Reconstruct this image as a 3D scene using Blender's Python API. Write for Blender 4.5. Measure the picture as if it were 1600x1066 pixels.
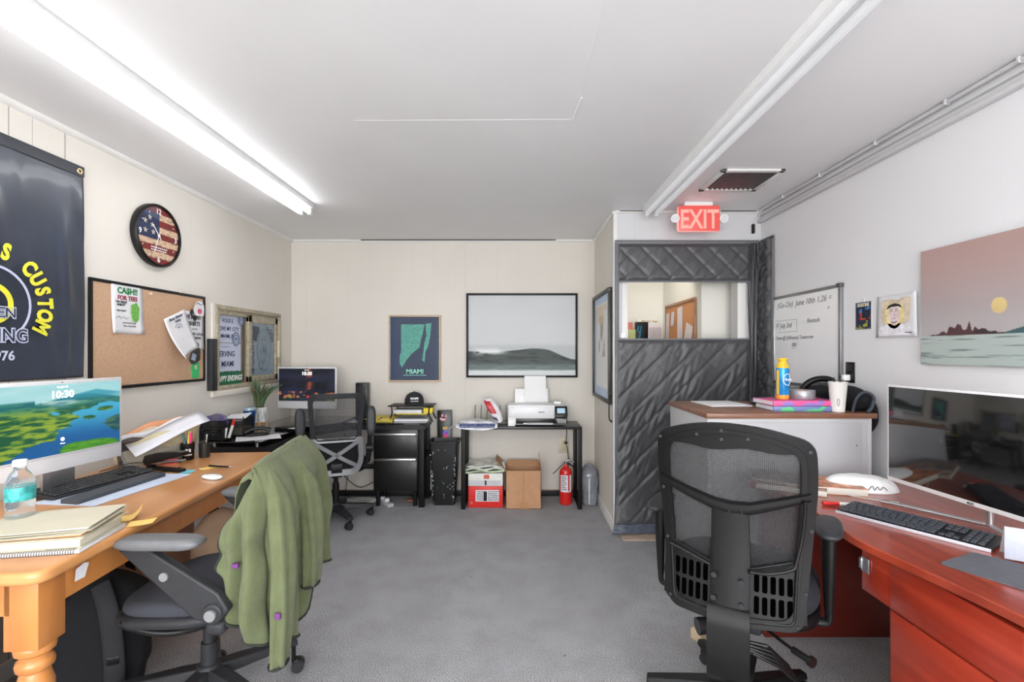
import bpy, bmesh, math, random
import numpy as np
from mathutils import Vector, Matrix

for o in list(bpy.data.objects):
    bpy.data.objects.remove(o)
SC = bpy.context.scene
COL = SC.collection
random.seed(7)
PI = math.pi

# ------------------------------------------------------------ camera, world, exposure
F = 760.0; VX = 806.0; VY = 549.0; CH = 1.38
cam = bpy.data.objects.new('camera', bpy.data.cameras.new('camera'))
COL.objects.link(cam)
cam.location = (0, 0, CH)
cam.rotation_euler = (PI / 2, 0, 0)
cam.data.sensor_width = 36.0
cam.data.lens = F / 1600 * 36
cam.data.shift_x = -(VX - 800) / 1600
cam.data.shift_y = (VY - 533) / 1600
cam.data.clip_start = 0.02
SC.camera = cam
SC.view_settings.view_transform = 'Standard'
SC.view_settings.look = 'None'
SC.view_settings.gamma = 1
SC.view_settings.use_curve_mapping = False
SC.view_settings.exposure = 0.38
wd = bpy.data.worlds.new('world'); SC.world = wd
wd.use_nodes = True
wd.node_tree.nodes['Background'].inputs[0].default_value = (0.97, 0.985, 1.0, 1)
wd.node_tree.nodes['Background'].inputs[1].default_value = 8.5
TUBE_ON = 7.5      # lit fluorescent tubes
TUBE_FILL = 16.0   # unseen pairs added behind the camera as fill
TUBE_DIM = 0.22     # right hand fixture
HALL = 60.0        # lamp of the room behind the curtain

def X(px, Y): return (px - VX) * Y / F
def Z(py, Y): return CH - (py - VY) * Y / F

# ------------------------------------------------------------ materials
def lin(c):
    c = c / 255.0 if c > 1 or isinstance(c, int) else c
    return c / 12.92 if c <= 0.04045 else ((c + 0.055) / 1.055) ** 2.4
def L3(rgb): return tuple(lin(v) for v in rgb)
MATS = {}
def newmat(name):
    m = bpy.data.materials.new(name); m.use_nodes = True
    nt = m.node_tree
    return m, nt, nt.nodes['Principled BSDF'], nt.links
def pm(name, rgb, rough=0.5, metal=0.0, amp=0.0, scale=20, bump=0.0, bscale=200, emit=None, es=1.0,
       alpha=None, trans=None, coat=0.0, sheen=0.0, stretch=(1, 1, 1), ior=None, spec=None):
    """procedural principled material: base colour varied by noise, optional bump"""
    if name in MATS: return MATS[name]
    m, nt, b, lk = newmat(name)
    c = L3(rgb)
    b.inputs['Base Color'].default_value = (*c, 1)
    b.inputs['Roughness'].default_value = rough
    b.inputs['Metallic'].default_value = metal
    if coat: b.inputs['Coat Weight'].default_value = coat; b.inputs['Coat Roughness'].default_value = 0.08
    if sheen: b.inputs['Sheen Weight'].default_value = sheen
    if ior: b.inputs['IOR'].default_value = ior
    if spec is not None: b.inputs['Specular IOR Level'].default_value = spec
    if trans is not None: b.inputs['Transmission Weight'].default_value = trans
    if alpha is not None: b.inputs['Alpha'].default_value = alpha
    if emit:
        b.inputs['Emission Color'].default_value = (*L3(emit), 1); b.inputs['Emission Strength'].default_value = es
    if amp or bump:
        tc = nt.nodes.new('ShaderNodeTexCoord'); mp = nt.nodes.new('ShaderNodeMapping')
        mp.inputs['Scale'].default_value = stretch
        lk.new(tc.outputs['Object'], mp.inputs[0])
        if amp:
            n = nt.nodes.new('ShaderNodeTexNoise'); n.inputs['Scale'].default_value = scale; n.inputs['Detail'].default_value = 5
            r = nt.nodes.new('ShaderNodeValToRGB')
            lo = tuple(v * (1 - amp) for v in c); hi = tuple(min(1, v * (1 + amp)) for v in c)
            r.color_ramp.elements[0].position = 0.3; r.color_ramp.elements[1].position = 0.7
            r.color_ramp.elements[0].color = (*lo, 1); r.color_ramp.elements[1].color = (*hi, 1)
            lk.new(mp.outputs[0], n.inputs[0]); lk.new(n.outputs[0], r.inputs[0]); lk.new(r.outputs[0], b.inputs['Base Color'])
        if bump:
            n2 = nt.nodes.new('ShaderNodeTexNoise'); n2.inputs['Scale'].default_value = bscale; n2.inputs['Detail'].default_value = 3
            bp = nt.nodes.new('ShaderNodeBump'); bp.inputs['Strength'].default_value = bump; bp.inputs['Distance'].default_value = 0.004
            lk.new(mp.outputs[0], n2.inputs[0]); lk.new(n2.outputs[0], bp.inputs['Height']); lk.new(bp.outputs[0], b.inputs['Normal'])
    MATS[name] = m
    return m
def wood(name, c1, c2, rough=0.35, scale=(2, 30, 30), coat=0.3, detail=6):
    if name in MATS: return MATS[name]
    m, nt, b, lk = newmat(name)
    tc = nt.nodes.new('ShaderNodeTexCoord'); mp = nt.nodes.new('ShaderNodeMapping'); mp.inputs['Scale'].default_value = scale
    n = nt.nodes.new('ShaderNodeTexNoise'); n.inputs['Scale'].default_value = 1.0; n.inputs['Detail'].default_value = detail
    n.inputs['Distortion'].default_value = 0.6
    r = nt.nodes.new('ShaderNodeValToRGB')
    r.color_ramp.elements[0].position = 0.3; r.color_ramp.elements[0].color = (*L3(c1), 1)
    r.color_ramp.elements[1].position = 0.72; r.color_ramp.elements[1].color = (*L3(c2), 1)
    lk.new(tc.outputs['Object'], mp.inputs[0]); lk.new(mp.outputs[0], n.inputs[0]); lk.new(n.outputs[0], r.inputs[0])
    lk.new(r.outputs[0], b.inputs['Base Color'])
    b.inputs['Roughness'].default_value = rough; b.inputs['Coat Weight'].default_value = coat; b.inputs['Coat Roughness'].default_value = 0.15
    MATS[name] = m
    return m
def painted(name, rough=0.5, emit=0.0, coat=0.0):
    """colour from the picture attribute that a picture grid carries"""
    if name in MATS: return MATS[name]
    m, nt, b, lk = newmat(name)
    a = nt.nodes.new('ShaderNodeAttribute'); a.attribute_name = 'Col'
    if emit:
        b.inputs['Base Color'].default_value = (0.01, 0.01, 0.01, 1)
        lk.new(a.outputs['Color'], b.inputs['Emission Color']); b.inputs['Emission Strength'].default_value = emit
    else:
        lk.new(a.outputs['Color'], b.inputs['Base Color'])
    b.inputs['Roughness'].default_value = rough; b.inputs['Coat Weight'].default_value = coat
    b.inputs['Coat Roughness'].default_value = 0.03
    MATS[name] = m
    return m
def panel_wall(name, rgb, axis, marks, rough=0.55, amp=0.03):
    """painted sheet panelling: fine vertical joints at given places, each (position, half width, darkness)"""
    m, nt, b, lk = newmat(name)
    tc = nt.nodes.new('ShaderNodeTexCoord'); sp = nt.nodes.new('ShaderNodeSeparateXYZ'); lk.new(tc.outputs['Object'], sp.inputs[0])
    n = nt.nodes.new('ShaderNodeTexNoise'); n.inputs['Scale'].default_value = 1.7; n.inputs['Detail'].default_value = 6
    r = nt.nodes.new('ShaderNodeValToRGB'); c = L3(rgb)
    r.color_ramp.elements[0].position = 0.3; r.color_ramp.elements[0].color = (*[v * (1 - amp) for v in c], 1)
    r.color_ramp.elements[1].position = 0.7; r.color_ramp.elements[1].color = (*[min(1, v * (1 + amp)) for v in c], 1)
    lk.new(tc.outputs['Object'], n.inputs[0]); lk.new(n.outputs[0], r.inputs[0])
    acc = None
    for pos, hw, dk in marks:
        q = nt.nodes.new('ShaderNodeMath'); q.operation = 'COMPARE'
        lk.new(sp.outputs[axis], q.inputs[0]); q.inputs[1].default_value = pos; q.inputs[2].default_value = hw
        k = nt.nodes.new('ShaderNodeMath'); k.operation = 'MULTIPLY'; lk.new(q.outputs[0], k.inputs[0]); k.inputs[1].default_value = dk
        if acc is None: acc = k
        else:
            s = nt.nodes.new('ShaderNodeMath'); s.operation = 'MAXIMUM'; lk.new(acc.outputs[0], s.inputs[0]); lk.new(k.outputs[0], s.inputs[1]); acc = s
    mx = nt.nodes.new('ShaderNodeMix'); mx.data_type = 'RGBA'
    mx.inputs['B'].default_value = (*[v * 0.25 for v in c], 1)
    lk.new(r.outputs[0], mx.inputs['A'])
    if acc: lk.new(acc.outputs[0], mx.inputs['Factor'])
    else: mx.inputs['Factor'].default_value = 0
    lk.new(mx.outputs['Result'], b.inputs['Base Color']); b.inputs['Roughness'].default_value = rough
    n2 = nt.nodes.new('ShaderNodeTexNoise'); n2.inputs['Scale'].default_value = 60
    bp = nt.nodes.new('ShaderNodeBump'); bp.inputs['Strength'].default_value = 0.08; bp.inputs['Distance'].default_value = 0.005
    lk.new(tc.outputs['Object'], n2.inputs[0]); lk.new(n2.outputs[0], bp.inputs['Height']); lk.new(bp.outputs[0], b.inputs['Normal'])
    return m

# ------------------------------------------------------------ mesh helpers
def cr(pts, n=6, closed=False):
    """Catmull-Rom through the points"""
    P = [Vector(p) for p in pts]; out = []
    N = len(P)
    rng = range(N) if closed else range(N - 1)
    for i in rng:
        if closed: a, b, c, d = P[i - 1], P[i], P[(i + 1) % N], P[(i + 2) % N]
        else: a, b, c, d = P[max(i - 1, 0)], P[i], P[i + 1], P[min(i + 2, N - 1)]
        for k in range(n):
            t = k / n
            out.append(0.5 * ((2 * b) + (c - a) * t + (2 * a - 5 * b + 4 * c - d) * t * t + (3 * b - a - 3 * c + d) * t ** 3))
    if not closed: out.append(P[-1].copy())
    return out
def rpoly(corners, rad, n=5):
    """rounded polygon outline (2D), constant count n+1 points per corner"""
    out = []; N = len(corners)
    if not isinstance(rad, (list, tuple)): rad = [rad] * N
    for i in range(N):
        p = Vector(corners[i]); a = Vector(corners[i - 1]); b = Vector(corners[(i + 1) % N])
        da = (a - p); db = (b - p); r = min(rad[i], da.length * .49, db.length * .49)
        A = p + da.normalized() * r; B = p + db.normalized() * r
        for k in range(n + 1):
            t = k / n
            out.append(((1 - t) ** 2 * A + 2 * t * (1 - t) * p + t * t * B))
    return out
def T(x=0, y=0, z=0, rx=0, ry=0, rz=0):
    return Matrix.Translation((x, y, z)) @ Matrix.Rotation(rz, 4, 'Z') @ Matrix.Rotation(ry, 4, 'Y') @ Matrix.Rotation(rx, 4, 'X')
_font_cache = {}
class MB:
    def __init__(s): s.v = []; s.f = []; s.mi = []; s.T = Matrix()
    def add(s, vs, fs, mi=0):
        o = len(s.v)
        s.v += [tuple(s.T @ Vector(p)) for p in vs]
        s.f += [tuple(i + o for i in f) for f in fs]; s.mi += [mi] * len(fs)
        return s
    def bm(s, bm, mi=0):
        bm.verts.ensure_lookup_table(); bm.verts.index_update()
        s.add([v.co.copy() for v in bm.verts], [[v.index for v in f.verts] for f in bm.faces], mi); bm.free(); return s
    def box(s, x0, x1, y0, y1, z0, z1, b=0, mi=0, seg=2):
        x0, x1 = min(x0, x1), max(x0, x1); y0, y1 = min(y0, y1), max(y0, y1); z0, z1 = min(z0, z1), max(z0, z1)
        vs = [(x0, y0, z0), (x1, y0, z0), (x1, y1, z0), (x0, y1, z0), (x0, y0, z1), (x1, y0, z1), (x1, y1, z1), (x0, y1, z1)]
        fs = [(0, 3, 2, 1), (4, 5, 6, 7), (0, 1, 5, 4), (1, 2, 6, 5), (2, 3, 7, 6), (3, 0, 4, 7)]
        if not b: return s.add(vs, fs, mi)
        b = min(b, (x1 - x0) * .49, (y1 - y0) * .49, (z1 - z0) * .49)
        m = bmesh.new(); V = [m.verts.new(p) for p in vs]
        for f in fs: m.faces.new([V[i] for i in f])
        bmesh.ops.bevel(m, geom=m.edges[:], offset=b, segments=seg, affect='EDGES', profile=0.5)
        return s.bm(m, mi)
    def cyl(s, p0, p1, r0, r1=None, n=20, mi=0, cap=True):
        r1 = r0 if r1 is None else r1
        p0 = Vector(p0); p1 = Vector(p1); d = (p1 - p0).normalized()
        a = d.orthogonal().normalized(); b = d.cross(a)
        vs = []
        for p, r in ((p0, r0), (p1, r1)):
            for i in range(n):
                t = 2 * PI * i / n; vs.append(p + a * (r * math.cos(t)) + b * (r * math.sin(t)))
        fs = [(i, (i + 1) % n, n + (i + 1) % n, n + i) for i in range(n)]
        if cap: fs += [tuple(range(n - 1, -1, -1)), tuple(range(n, 2 * n))]
        return s.add(vs, fs, mi)
    def tube(s, pts, r, n=10, closed=False, mi=0, flat=1.0, up=None):
        P = [Vector(p) for p in pts]; N = len(P)
        R = r if isinstance(r, (list, tuple)) else [r] * N
        if len(R) != N: R = [R[0] + (R[-1] - R[0]) * i / (N - 1) for i in range(N)] if len(R) == 2 else \
            [float(np.interp(i / (N - 1) * (len(R) - 1), range(len(R)), R)) for i in range(N)]
        vs = []; a = None
        for i in range(N):
            if closed: d = P[(i + 1) % N] - P[i - 1]
            else: d = P[min(i + 1, N - 1)] - P[max(i - 1, 0)]
            if d.length < 1e-9: d = Vector((0, 0, 1))
            d.normalize()
            if up is not None: a = d.cross(Vector(up)); a = a.normalized() if a.length > 1e-6 else d.orthogonal().normalized()
            elif a is None: a = d.orthogonal().normalized()
            else:
                a = a - d * a.dot(d); a = a.normalized() if a.length > 1e-6 else d.orthogonal().normalized()
            b = d.cross(a)
            for k in range(n):
                t = 2 * PI * k / n; vs.append(P[i] + a * (R[i] * math.cos(t)) + b * (R[i] * flat * math.sin(t)))
        fs = []
        for i in range(N if closed else N - 1):
            j = (i + 1) % N
            for k in range(n): fs.append((i * n + k, i * n + (k + 1) % n, j * n + (k + 1) % n, j * n + k))
        if not closed: fs += [tuple(range(n - 1, -1, -1)), tuple((N - 1) * n + k for k in range(n))]
        return s.add(vs, fs, mi)
    def lathe(s, prof, n=28, c=(0, 0, 0), mi=0, sx=1.0, sy=1.0):
        """prof: (r,z) from bottom to top"""
        vs = []
        for r, z in prof:
            for i in range(n):
                t = 2 * PI * i / n; vs.append((c[0] + r * math.cos(t) * sx, c[1] + r * math.sin(t) * sy, c[2] + z))
        fs = []
        for k in range(len(prof) - 1):
            for i in range(n): fs.append((k * n + i, k * n + (i + 1) % n, (k + 1) * n + (i + 1) % n, (k + 1) * n + i))
        if prof[0][0] > 1e-6: fs.append(tuple(range(n - 1, -1, -1)))
        if prof[-1][0] > 1e-6: fs.append(tuple((len(prof) - 1) * n + i for i in range(n)))
        return s.add(vs, fs, mi)
    def prism(s, poly, y0, y1, plane='xz', mi=0):
        """extrude a 2D outline; plane xz -> depth along y, xy -> along z, yz -> along x"""
        n = len(poly)
        def P(p, d):
            if plane == 'xz': return (p[0], d, p[1])
            if plane == 'xy': return (p[0], p[1], d)
            return (d, p[0], p[1])
        vs = [P(p, y0) for p in poly] + [P(p, y1) for p in poly]
        fs = [(i, (i + 1) % n, n + (i + 1) % n, n + i) for i in range(n)] + [tuple(range(n - 1, -1, -1)), tuple(range(n, 2 * n))]
        return s.add(vs, fs, mi)
    def ring(s, outer, inner, t, yf=None, mi=0, y0=0.0):
        """flat ring between two equal-count outlines in xz, thickness t along +y from y0+yf(x,z)"""
        yf = yf or (lambda x, z: 0.0); n = len(outer)
        vs = []
        for o, d in ((outer, 0), (inner, 0), (outer, t), (inner, t)):
            for p in o: vs.append((p[0], y0 + yf(p[0], p[1]) + d, p[1]))
        fs = []
        for i in range(n):
            j = (i + 1) % n
            fs += [(i, j, n + j, n + i), (2 * n + i, 3 * n + i, 3 * n + j, 2 * n + j), (i, 2 * n + i, 2 * n + j, j), (n + i, n + j, 3 * n + j, 3 * n + i)]
        return s.add(vs, fs, mi)
    def surf(s, G, th=0.001, mi=0, n=None):
        """closed sheet through a grid of points, thickness th along its normals (or direction n)"""
        R = len(G); C = len(G[0]); G = [[Vector(p) for p in row] for row in G]
        vs = [p for row in G for p in row]
        for i in range(R):
            for j in range(C):
                if n is None:
                    a = G[min(i + 1, R - 1)][j] - G[max(i - 1, 0)][j]; b = G[i][min(j + 1, C - 1)] - G[i][max(j - 1, 0)]
                    q = a.cross(b); q = q.normalized() if q.length > 1e-12 else Vector((0, 0, 1))
                else: q = Vector(n)
                vs.append(G[i][j] + q * th)
        o = R * C; fs = []
        for i in range(R - 1):
            for j in range(C - 1):
                a, b, c, d = i * C + j, i * C + j + 1, (i + 1) * C + j + 1, (i + 1) * C + j
                fs += [(a, b, c, d), (o + d, o + c, o + b, o + a)]
        edge = [(0, j) for j in range(C)] + [(i, C - 1) for i in range(1, R)] + [(R - 1, j) for j in range(C - 2, -1, -1)] + [(i, 0) for i in range(R - 2, 0, -1)]
        E = [i * C + j for i, j in edge]
        for k in range(len(E)):
            a, b = E[k], E[(k + 1) % len(E)]; fs.append((b, a, o + a, o + b))
        return s.add(vs, fs, mi)
    def ball(s, c, r, n=16, m=10, mi=0):
        r = r if isinstance(r, (list, tuple)) else (r, r, r)
        prof = []
        for k in range(m + 1):
            t = -PI / 2 + PI * k / m; prof.append((max(math.cos(t), 1e-7), math.sin(t)))
        vs = []
        for q, z in prof:
            for i in range(n):
                t = 2 * PI * i / n; vs.append((c[0] + q * math.cos(t) * r[0], c[1] + q * math.sin(t) * r[1], c[2] + z * r[2]))
        fs = [(k * n + i, k * n + (i + 1) % n, (k + 1) * n + (i + 1) % n, (k + 1) * n + i) for k in range(m) for i in range(n)]
        return s.add(vs, fs, mi)
    def pad(s, w, d, z0, z1, e=3.5, c=(0, 0), rnd=0.4, n=40, dome=0.0, mi=0, yf=None):
        """cushion: superellipse outline w x d between z0 and z1 with rounded edges"""
        h = z1 - z0; rings = []
        K = 6
        for k in range(K + 1):
            t = k / K * PI / 2; rings.append((1 - rnd * h / min(w, d) * (1 - math.sin(t)) * 1.2, z0 + h * 0.5 * (1 - math.cos(t))))
        for k in range(1, K + 1):
            t = k / K * PI / 2; rings.append((1 - rnd * h / min(w, d) * (1 - math.cos(t)) * 1.2, z0 + h * 0.5 * (1 + math.sin(t))))
        for q in (0.75, 0.45, 0.15): rings.append((q * rings[K * 2][0], z1 + dome * (1 - q * q)))
        vs = []
        for q, z in rings:
            for i in range(n):
                t = 2 * PI * i / n; cx = math.copysign(abs(math.cos(t)) ** (2 / e), math.cos(t)); cy = math.copysign(abs(math.sin(t)) ** (2 / e), math.sin(t))
                x = c[0] + cx * w / 2 * q; y = c[1] + cy * d / 2 * q
                vs.append((x, y, z + (yf(x, y) if yf else 0)))
        fs = [(k * n + i, k * n + (i + 1) % n, (k + 1) * n + (i + 1) % n, (k + 1) * n + i) for k in range(len(rings) - 1) for i in range(n)]
        fs += [tuple(range(n - 1, -1, -1)), tuple((len(rings) - 1) * n + i for i in range(n))]
        return s.add(vs, fs, mi)
    def text(s, txt, size, x=0, y=0, z=0, ax='C', off=0.0, sx=1.0, rot=0.0, flat=False, th=0.0005, mi=0, shear=0, res=3):
        """lettering facing -y (or +z when flat), at x, y, z"""
        key = (txt, round(size, 5), ax, off, th, shear, res)
        if key not in _font_cache:
            cu = bpy.data.curves.new('t', 'FONT'); cu.body = txt; cu.size = size; cu.offset = off * size; cu.extrude = th
            cu.align_x = {'C': 'CENTER', 'L': 'LEFT', 'R': 'RIGHT'}[ax]; cu.shear = shear; cu.resolution_u = res
            ob = bpy.data.objects.new('t', cu); COL.objects.link(ob)
            dg = bpy.context.evaluated_depsgraph_get(); me = bpy.data.meshes.new_from_object(ob.evaluated_get(dg))
            _font_cache[key] = ([v.co.copy() for v in me.vertices], [tuple(p.vertices) for p in me.polygons])
            bpy.data.objects.remove(ob); bpy.data.curves.remove(cu); bpy.data.meshes.remove(me)
        vs, fs = _font_cache[key]
        M = Matrix.Translation((x, y, z)) @ (Matrix() if flat else Matrix.Rotation(PI / 2, 4, 'X')) @ Matrix.Rotation(rot, 4, 'Z') @ Matrix.Diagonal((sx, 1, 1, 1))
        return s.add([M @ v for v in vs], fs, mi)
    def build(s, name, mats, parent=None, smooth=40, loc=None, rot=None):
        me = bpy.data.meshes.new(name); me.from_pydata(s.v, [], s.f)
        mats = mats if isinstance(mats, (list, tuple)) else [mats]
        for m in mats: me.materials.append(m)
        if len(mats) > 1: me.polygons.foreach_set('material_index', s.mi)
        if smooth:
            me.polygons.foreach_set('use_smooth', [True] * len(me.polygons)); me.update()
            me.set_sharp_from_angle(angle=math.radians(smooth))
        me.update()
        o = bpy.data.objects.new(name, me); COL.objects.link(o)
        if parent is not None: o.parent = parent
        if loc is not None: o.location = loc
        if rot is not None: o.rotation_euler = rot
        return o
def tag(o, label=None, cat=None, group=None, kind=None):
    if label: o['label'] = label
    if cat: o['category'] = cat
    if group: o['group'] = group
    if kind: o['kind'] = kind
    return o
def thing(name, label, cat, loc=(0, 0, 0), rz=0.0, group=None, rot=None):
    o = bpy.data.objects.new(name, None); COL.objects.link(o); o.empty_display_size = 0.05
    o.location = loc; o.rotation_euler = rot if rot else (0, 0, rz)
    return tag(o, label, cat, group)
def copy_tree(o, parent=None):
    c = o.copy(); COL.objects.link(c); c.parent = parent
    for ch in list(o.children): copy_tree(ch, c)
    return c
def struct(name, mb, m, smooth=30): return tag(mb.build(name, m, None, smooth), kind='structure')
def grid_pic(w, h, nx, nz, fn, parent, m, name='print', y=0.0, x0=None, z0=0.0, clip=None):
    """a printed or lit picture: fine grid whose points carry the colours fn(u,v) gives"""
    x0 = -w / 2 if x0 is None else x0
    us, vs = np.meshgrid(np.linspace(0, 1, nx), np.linspace(0, 1, nz))
    c = np.clip(np.array(fn(us.ravel(), vs.ravel())).reshape(3, -1), 0, 1)
    c = np.where(c <= 0.04045, c / 12.92, ((c + 0.055) / 1.055) ** 2.4)
    P = [(x0 + a * w, y, z0 + b * h) for a, b in zip(us.ravel(), vs.ravel())]
    fs = [(j * nx + i, j * nx + i + 1, (j + 1) * nx + i + 1, (j + 1) * nx + i) for j in range(nz - 1) for i in range(nx - 1)]
    me = bpy.data.meshes.new(name); me.from_pydata(P, [], fs); me.materials.append(m)
    at = me.attributes.new('Col', 'FLOAT_COLOR', 'POINT')
    at.data.foreach_set('color', np.concatenate([c, np.ones((1, c.shape[1]))]).T.ravel())
    me.update(); o = bpy.data.objects.new(name, me); COL.objects.link(o); o.parent = parent
    return o
def vn(u, v, sc, seed=0, octv=4):
    """smooth value noise 0..1"""
    tot = 0; amp = 0; a = 1.0
    for k in range(octv):
        rs = np.random.RandomState(seed + k); G = rs.rand(64, 64)
        x = u * sc * 2 ** k; y = v * sc * 2 ** k
        xi = np.floor(x).astype(int); yi = np.floor(y).astype(int); fx = x - xi; fy = y - yi
        fx = fx * fx * (3 - 2 * fx); fy = fy * fy * (3 - 2 * fy)
        g = lambda i, j: G[(yi + j) % 64, (xi + i) % 64]
        tot = tot + a * ((g(0, 0) * (1 - fx) + g(1, 0) * fx) * (1 - fy) + (g(0, 1) * (1 - fx) + g(1, 1) * fx) * fy); amp += a; a *= .5
    return tot / amp
def ss(a, b, x):
    t = np.clip((x - a) / (b - a), 0, 1); return t * t * (3 - 2 * t)
def mixc(a, b, t):
    a = np.array(a, float) if not isinstance(a, np.ndarray) else a
    b = np.array(b, float) if not isinstance(b, np.ndarray) else b
    if a.ndim == 1: a = a[:, None] / 255.0
    if b.ndim == 1: b = b[:, None] / 255.0
    return a * (1 - t) + b * t
def frame(mb, w, h, t, d0, d1, mi=0, z0=0.0):
    """picture frame bars, outer size w x h, bar width t, from y=d0 to d1"""
    mb.box(-w / 2, w / 2, d0, d1, z0, z0 + t, .002, mi); mb.box(-w / 2, w / 2, d0, d1, z0 + h - t, z0 + h, .002, mi)
    mb.box(-w / 2, -w / 2 + t, d0, d1, z0 + t, z0 + h - t, .002, mi); mb.box(w / 2 - t, w / 2, d0, d1, z0 + t, z0 + h - t, .002, mi)
    return mb
LW, RW = PI / 2, -PI / 2     # turn for things on the left / right wall

# common materials
M_black = pm('black_plastic', (17, 17, 18), .42, amp=.15, scale=40, spec=.35)
M_blackgloss = pm('gloss_black_plastic', (14, 14, 15), .28, amp=.1, spec=.4)
M_blackmetal = pm('black_powder_coat', (15, 15, 15), .5, amp=.15, scale=30, spec=.3)
M_darkgrey = pm('dark_grey_plastic', (46, 47, 50), .45, amp=.08, scale=30, spec=.35)
M_grey = pm('grey_plastic', (104, 105, 108), .4, amp=.08)
M_chrome = pm('chrome', (205, 206, 210), .18, 1.0, amp=.03)
M_alu = pm('brushed_aluminium', (200, 201, 203), .32, 1.0, amp=.05, scale=60)
M_white = pm('white_plastic', (236, 236, 236), .4, amp=.02)
M_whitepaint = pm('white_gloss_paint', (226, 225, 222), .35, amp=.03, scale=8)
M_paper = pm('white_paper', (226, 226, 229), .8, amp=.03, scale=12)
M_ink = pm('black_ink', (40, 40, 48), .7, amp=.05)
M_art = painted('printed_picture', .5)
M_artgloss = painted('printed_picture_behind_glass', .5, coat=.05)
M_artgloss.node_tree.nodes['Principled BSDF'].inputs['Specular IOR Level'].default_value = .2
M_fab = pm('black_fabric', (20, 21, 25), .95, amp=.2, scale=300, bump=.4, bscale=900)
M_red = pm('red_plastic', (205, 35, 30), .35, amp=.08)
# ============================================================ SETTING
H = 2.441; XL = -2.141; XR = 1.86; YB = 4.64; YD = 3.69; XA = 0.75; YR = -2.4
def carpet():
    m, nt, b, lk = newmat('carpet')
    tc = nt.nodes.new('ShaderNodeTexCoord')
    n1 = nt.nodes.new('ShaderNodeTexNoise'); n1.inputs['Scale'].default_value = 260; n1.inputs['Detail'].default_value = 3
    n2 = nt.nodes.new('ShaderNodeTexNoise'); n2.inputs['Scale'].default_value = 5; n2.inputs['Detail'].default_value = 7; n2.inputs['Roughness'].default_value = .65
    n3 = nt.nodes.new('ShaderNodeTexVoronoi'); n3.inputs['Scale'].default_value = 5.0; n3.inputs['Randomness'].default_value = 1
    for n in (n1, n2, n3): lk.new(tc.outputs['Object'], n.inputs['Vector'])
    r1 = nt.nodes.new('ShaderNodeValToRGB'); r1.color_ramp.elements[0].position = .38; r1.color_ramp.elements[1].position = .62
    r1.color_ramp.elements[0].color = (*L3((104, 104, 106)), 1); r1.color_ramp.elements[1].color = (*L3((206, 206, 209)), 1)
    r2 = nt.nodes.new('ShaderNodeValToRGB'); r2.color_ramp.elements[0].position = .36; r2.color_ramp.elements[1].position = .6
    r2.color_ramp.elements[0].color = (.86, .855, .85, 1); r2.color_ramp.elements[1].color = (1, 1, 1, 1)
    r3 = nt.nodes.new('ShaderNodeValToRGB'); r3.color_ramp.elements[0].position = .02; r3.color_ramp.elements[1].position = .05
    r3.color_ramp.elements[0].color = (.5, .48, .46, 1); r3.color_ramp.elements[1].color = (1, 1, 1, 1)
    lk.new(n1.outputs[0], r1.inputs[0]); lk.new(n2.outputs[0], r2.inputs[0]); lk.new(n3.outputs['Distance'], r3.inputs[0])
    a = nt.nodes.new('ShaderNodeMix'); a.data_type = 'RGBA'; a.blend_type = 'MULTIPLY'; a.inputs['Factor'].default_value = 1
    c = nt.nodes.new('ShaderNodeMix'); c.data_type = 'RGBA'; c.blend_type = 'MULTIPLY'; c.inputs['Factor'].default_value = 1
    lk.new(r1.outputs[0], a.inputs['A']); lk.new(r2.outputs[0], a.inputs['B'])
    lk.new(a.outputs['Result'], c.inputs['A']); lk.new(r3.outputs[0], c.inputs['B']); lk.new(c.outputs['Result'], b.inputs['Base Color'])
    b.inputs['Roughness'].default_value = .95; b.inputs['Specular IOR Level'].default_value = .15
    bp = nt.nodes.new('ShaderNodeBump'); bp.inputs['Strength'].default_value = .5; bp.inputs['Distance'].default_value = .006
    lk.new(n1.outputs[0], bp.inputs['Height']); lk.new(bp.outputs[0], b.inputs['Normal'])
    return m
struct('floor', MB().box(XL - .1, XR + .1, YR - .1, YB + .1, -.08, 0), carpet(), 0)
M_ceil = pm('ceiling_paint', (234, 234, 235), .45, amp=.02, scale=2.0, bump=.12, bscale=7)
struct('ceiling', MB().box(XL - .1, XR + .1, YR - .1, YB + .1, H, H + .08), M_ceil, 0)
# left wall with the opening of the service window
WY0, WY1, WZ0, WZ1 = 3.47, 4.38, 1.115, 1.70
lm = [(2.053, .0022, .75), (2.154, .0016, .55), (2.31, .0026, .85), (1.95, .002, .6), (2.62, .001, .12), (2.9, .001, .12), (3.2, .0012, .2), (3.36, .001, .15),
      (3.72, .001, .12), (4.0, .0012, .2), (4.3, .0012, .2), (4.5, .001, .16)] + [(1.8 - .2 * k, .0012, .2) for k in range(12)]
M_wl = panel_wall('left_wall_panelling', (224, 219, 210), 'Y', lm)
b = MB()
b.box(XL - .1, XL, YR - .1, WY0, 0, H).box(XL - .1, XL, WY1, YB + .1, 0, H).box(XL - .1, XL, WY0, WY1, 0, WZ0).box(XL - .1, XL, WY0, WY1, WZ1, H)
struct('wall_left', b, M_wl, 0)
bmk = [(-2.0 + .203 * k, .0011, .1 + .12 * ((k * 7) % 3 == 0)) for k in range(14)] + [(X(727, YB), .0013, .3)]
M_wb = panel_wall('back_wall_panelling', (214, 208, 199), 'X', bmk)
struct('wall_back', MB().box(XL, XA + .1, YB, YB + .1, 0, H), M_wb, 0)
M_wa = panel_wall('alcove_wall_paint', (224, 218, 208), 'Y', [(4.1, .001, .1)])
struct('wall_alcove', MB().box(XA, XA + .09, YD + .1, YB, 0, H), M_wa, 0)
OX0, OX1, OZ = .85, 1.68, 2.05
M_wd = panel_wall('grey_wall_panelling', (202, 202, 204), 'X', [(.9 + .135 * k, .0011, .22) for k in range(8)])
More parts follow.
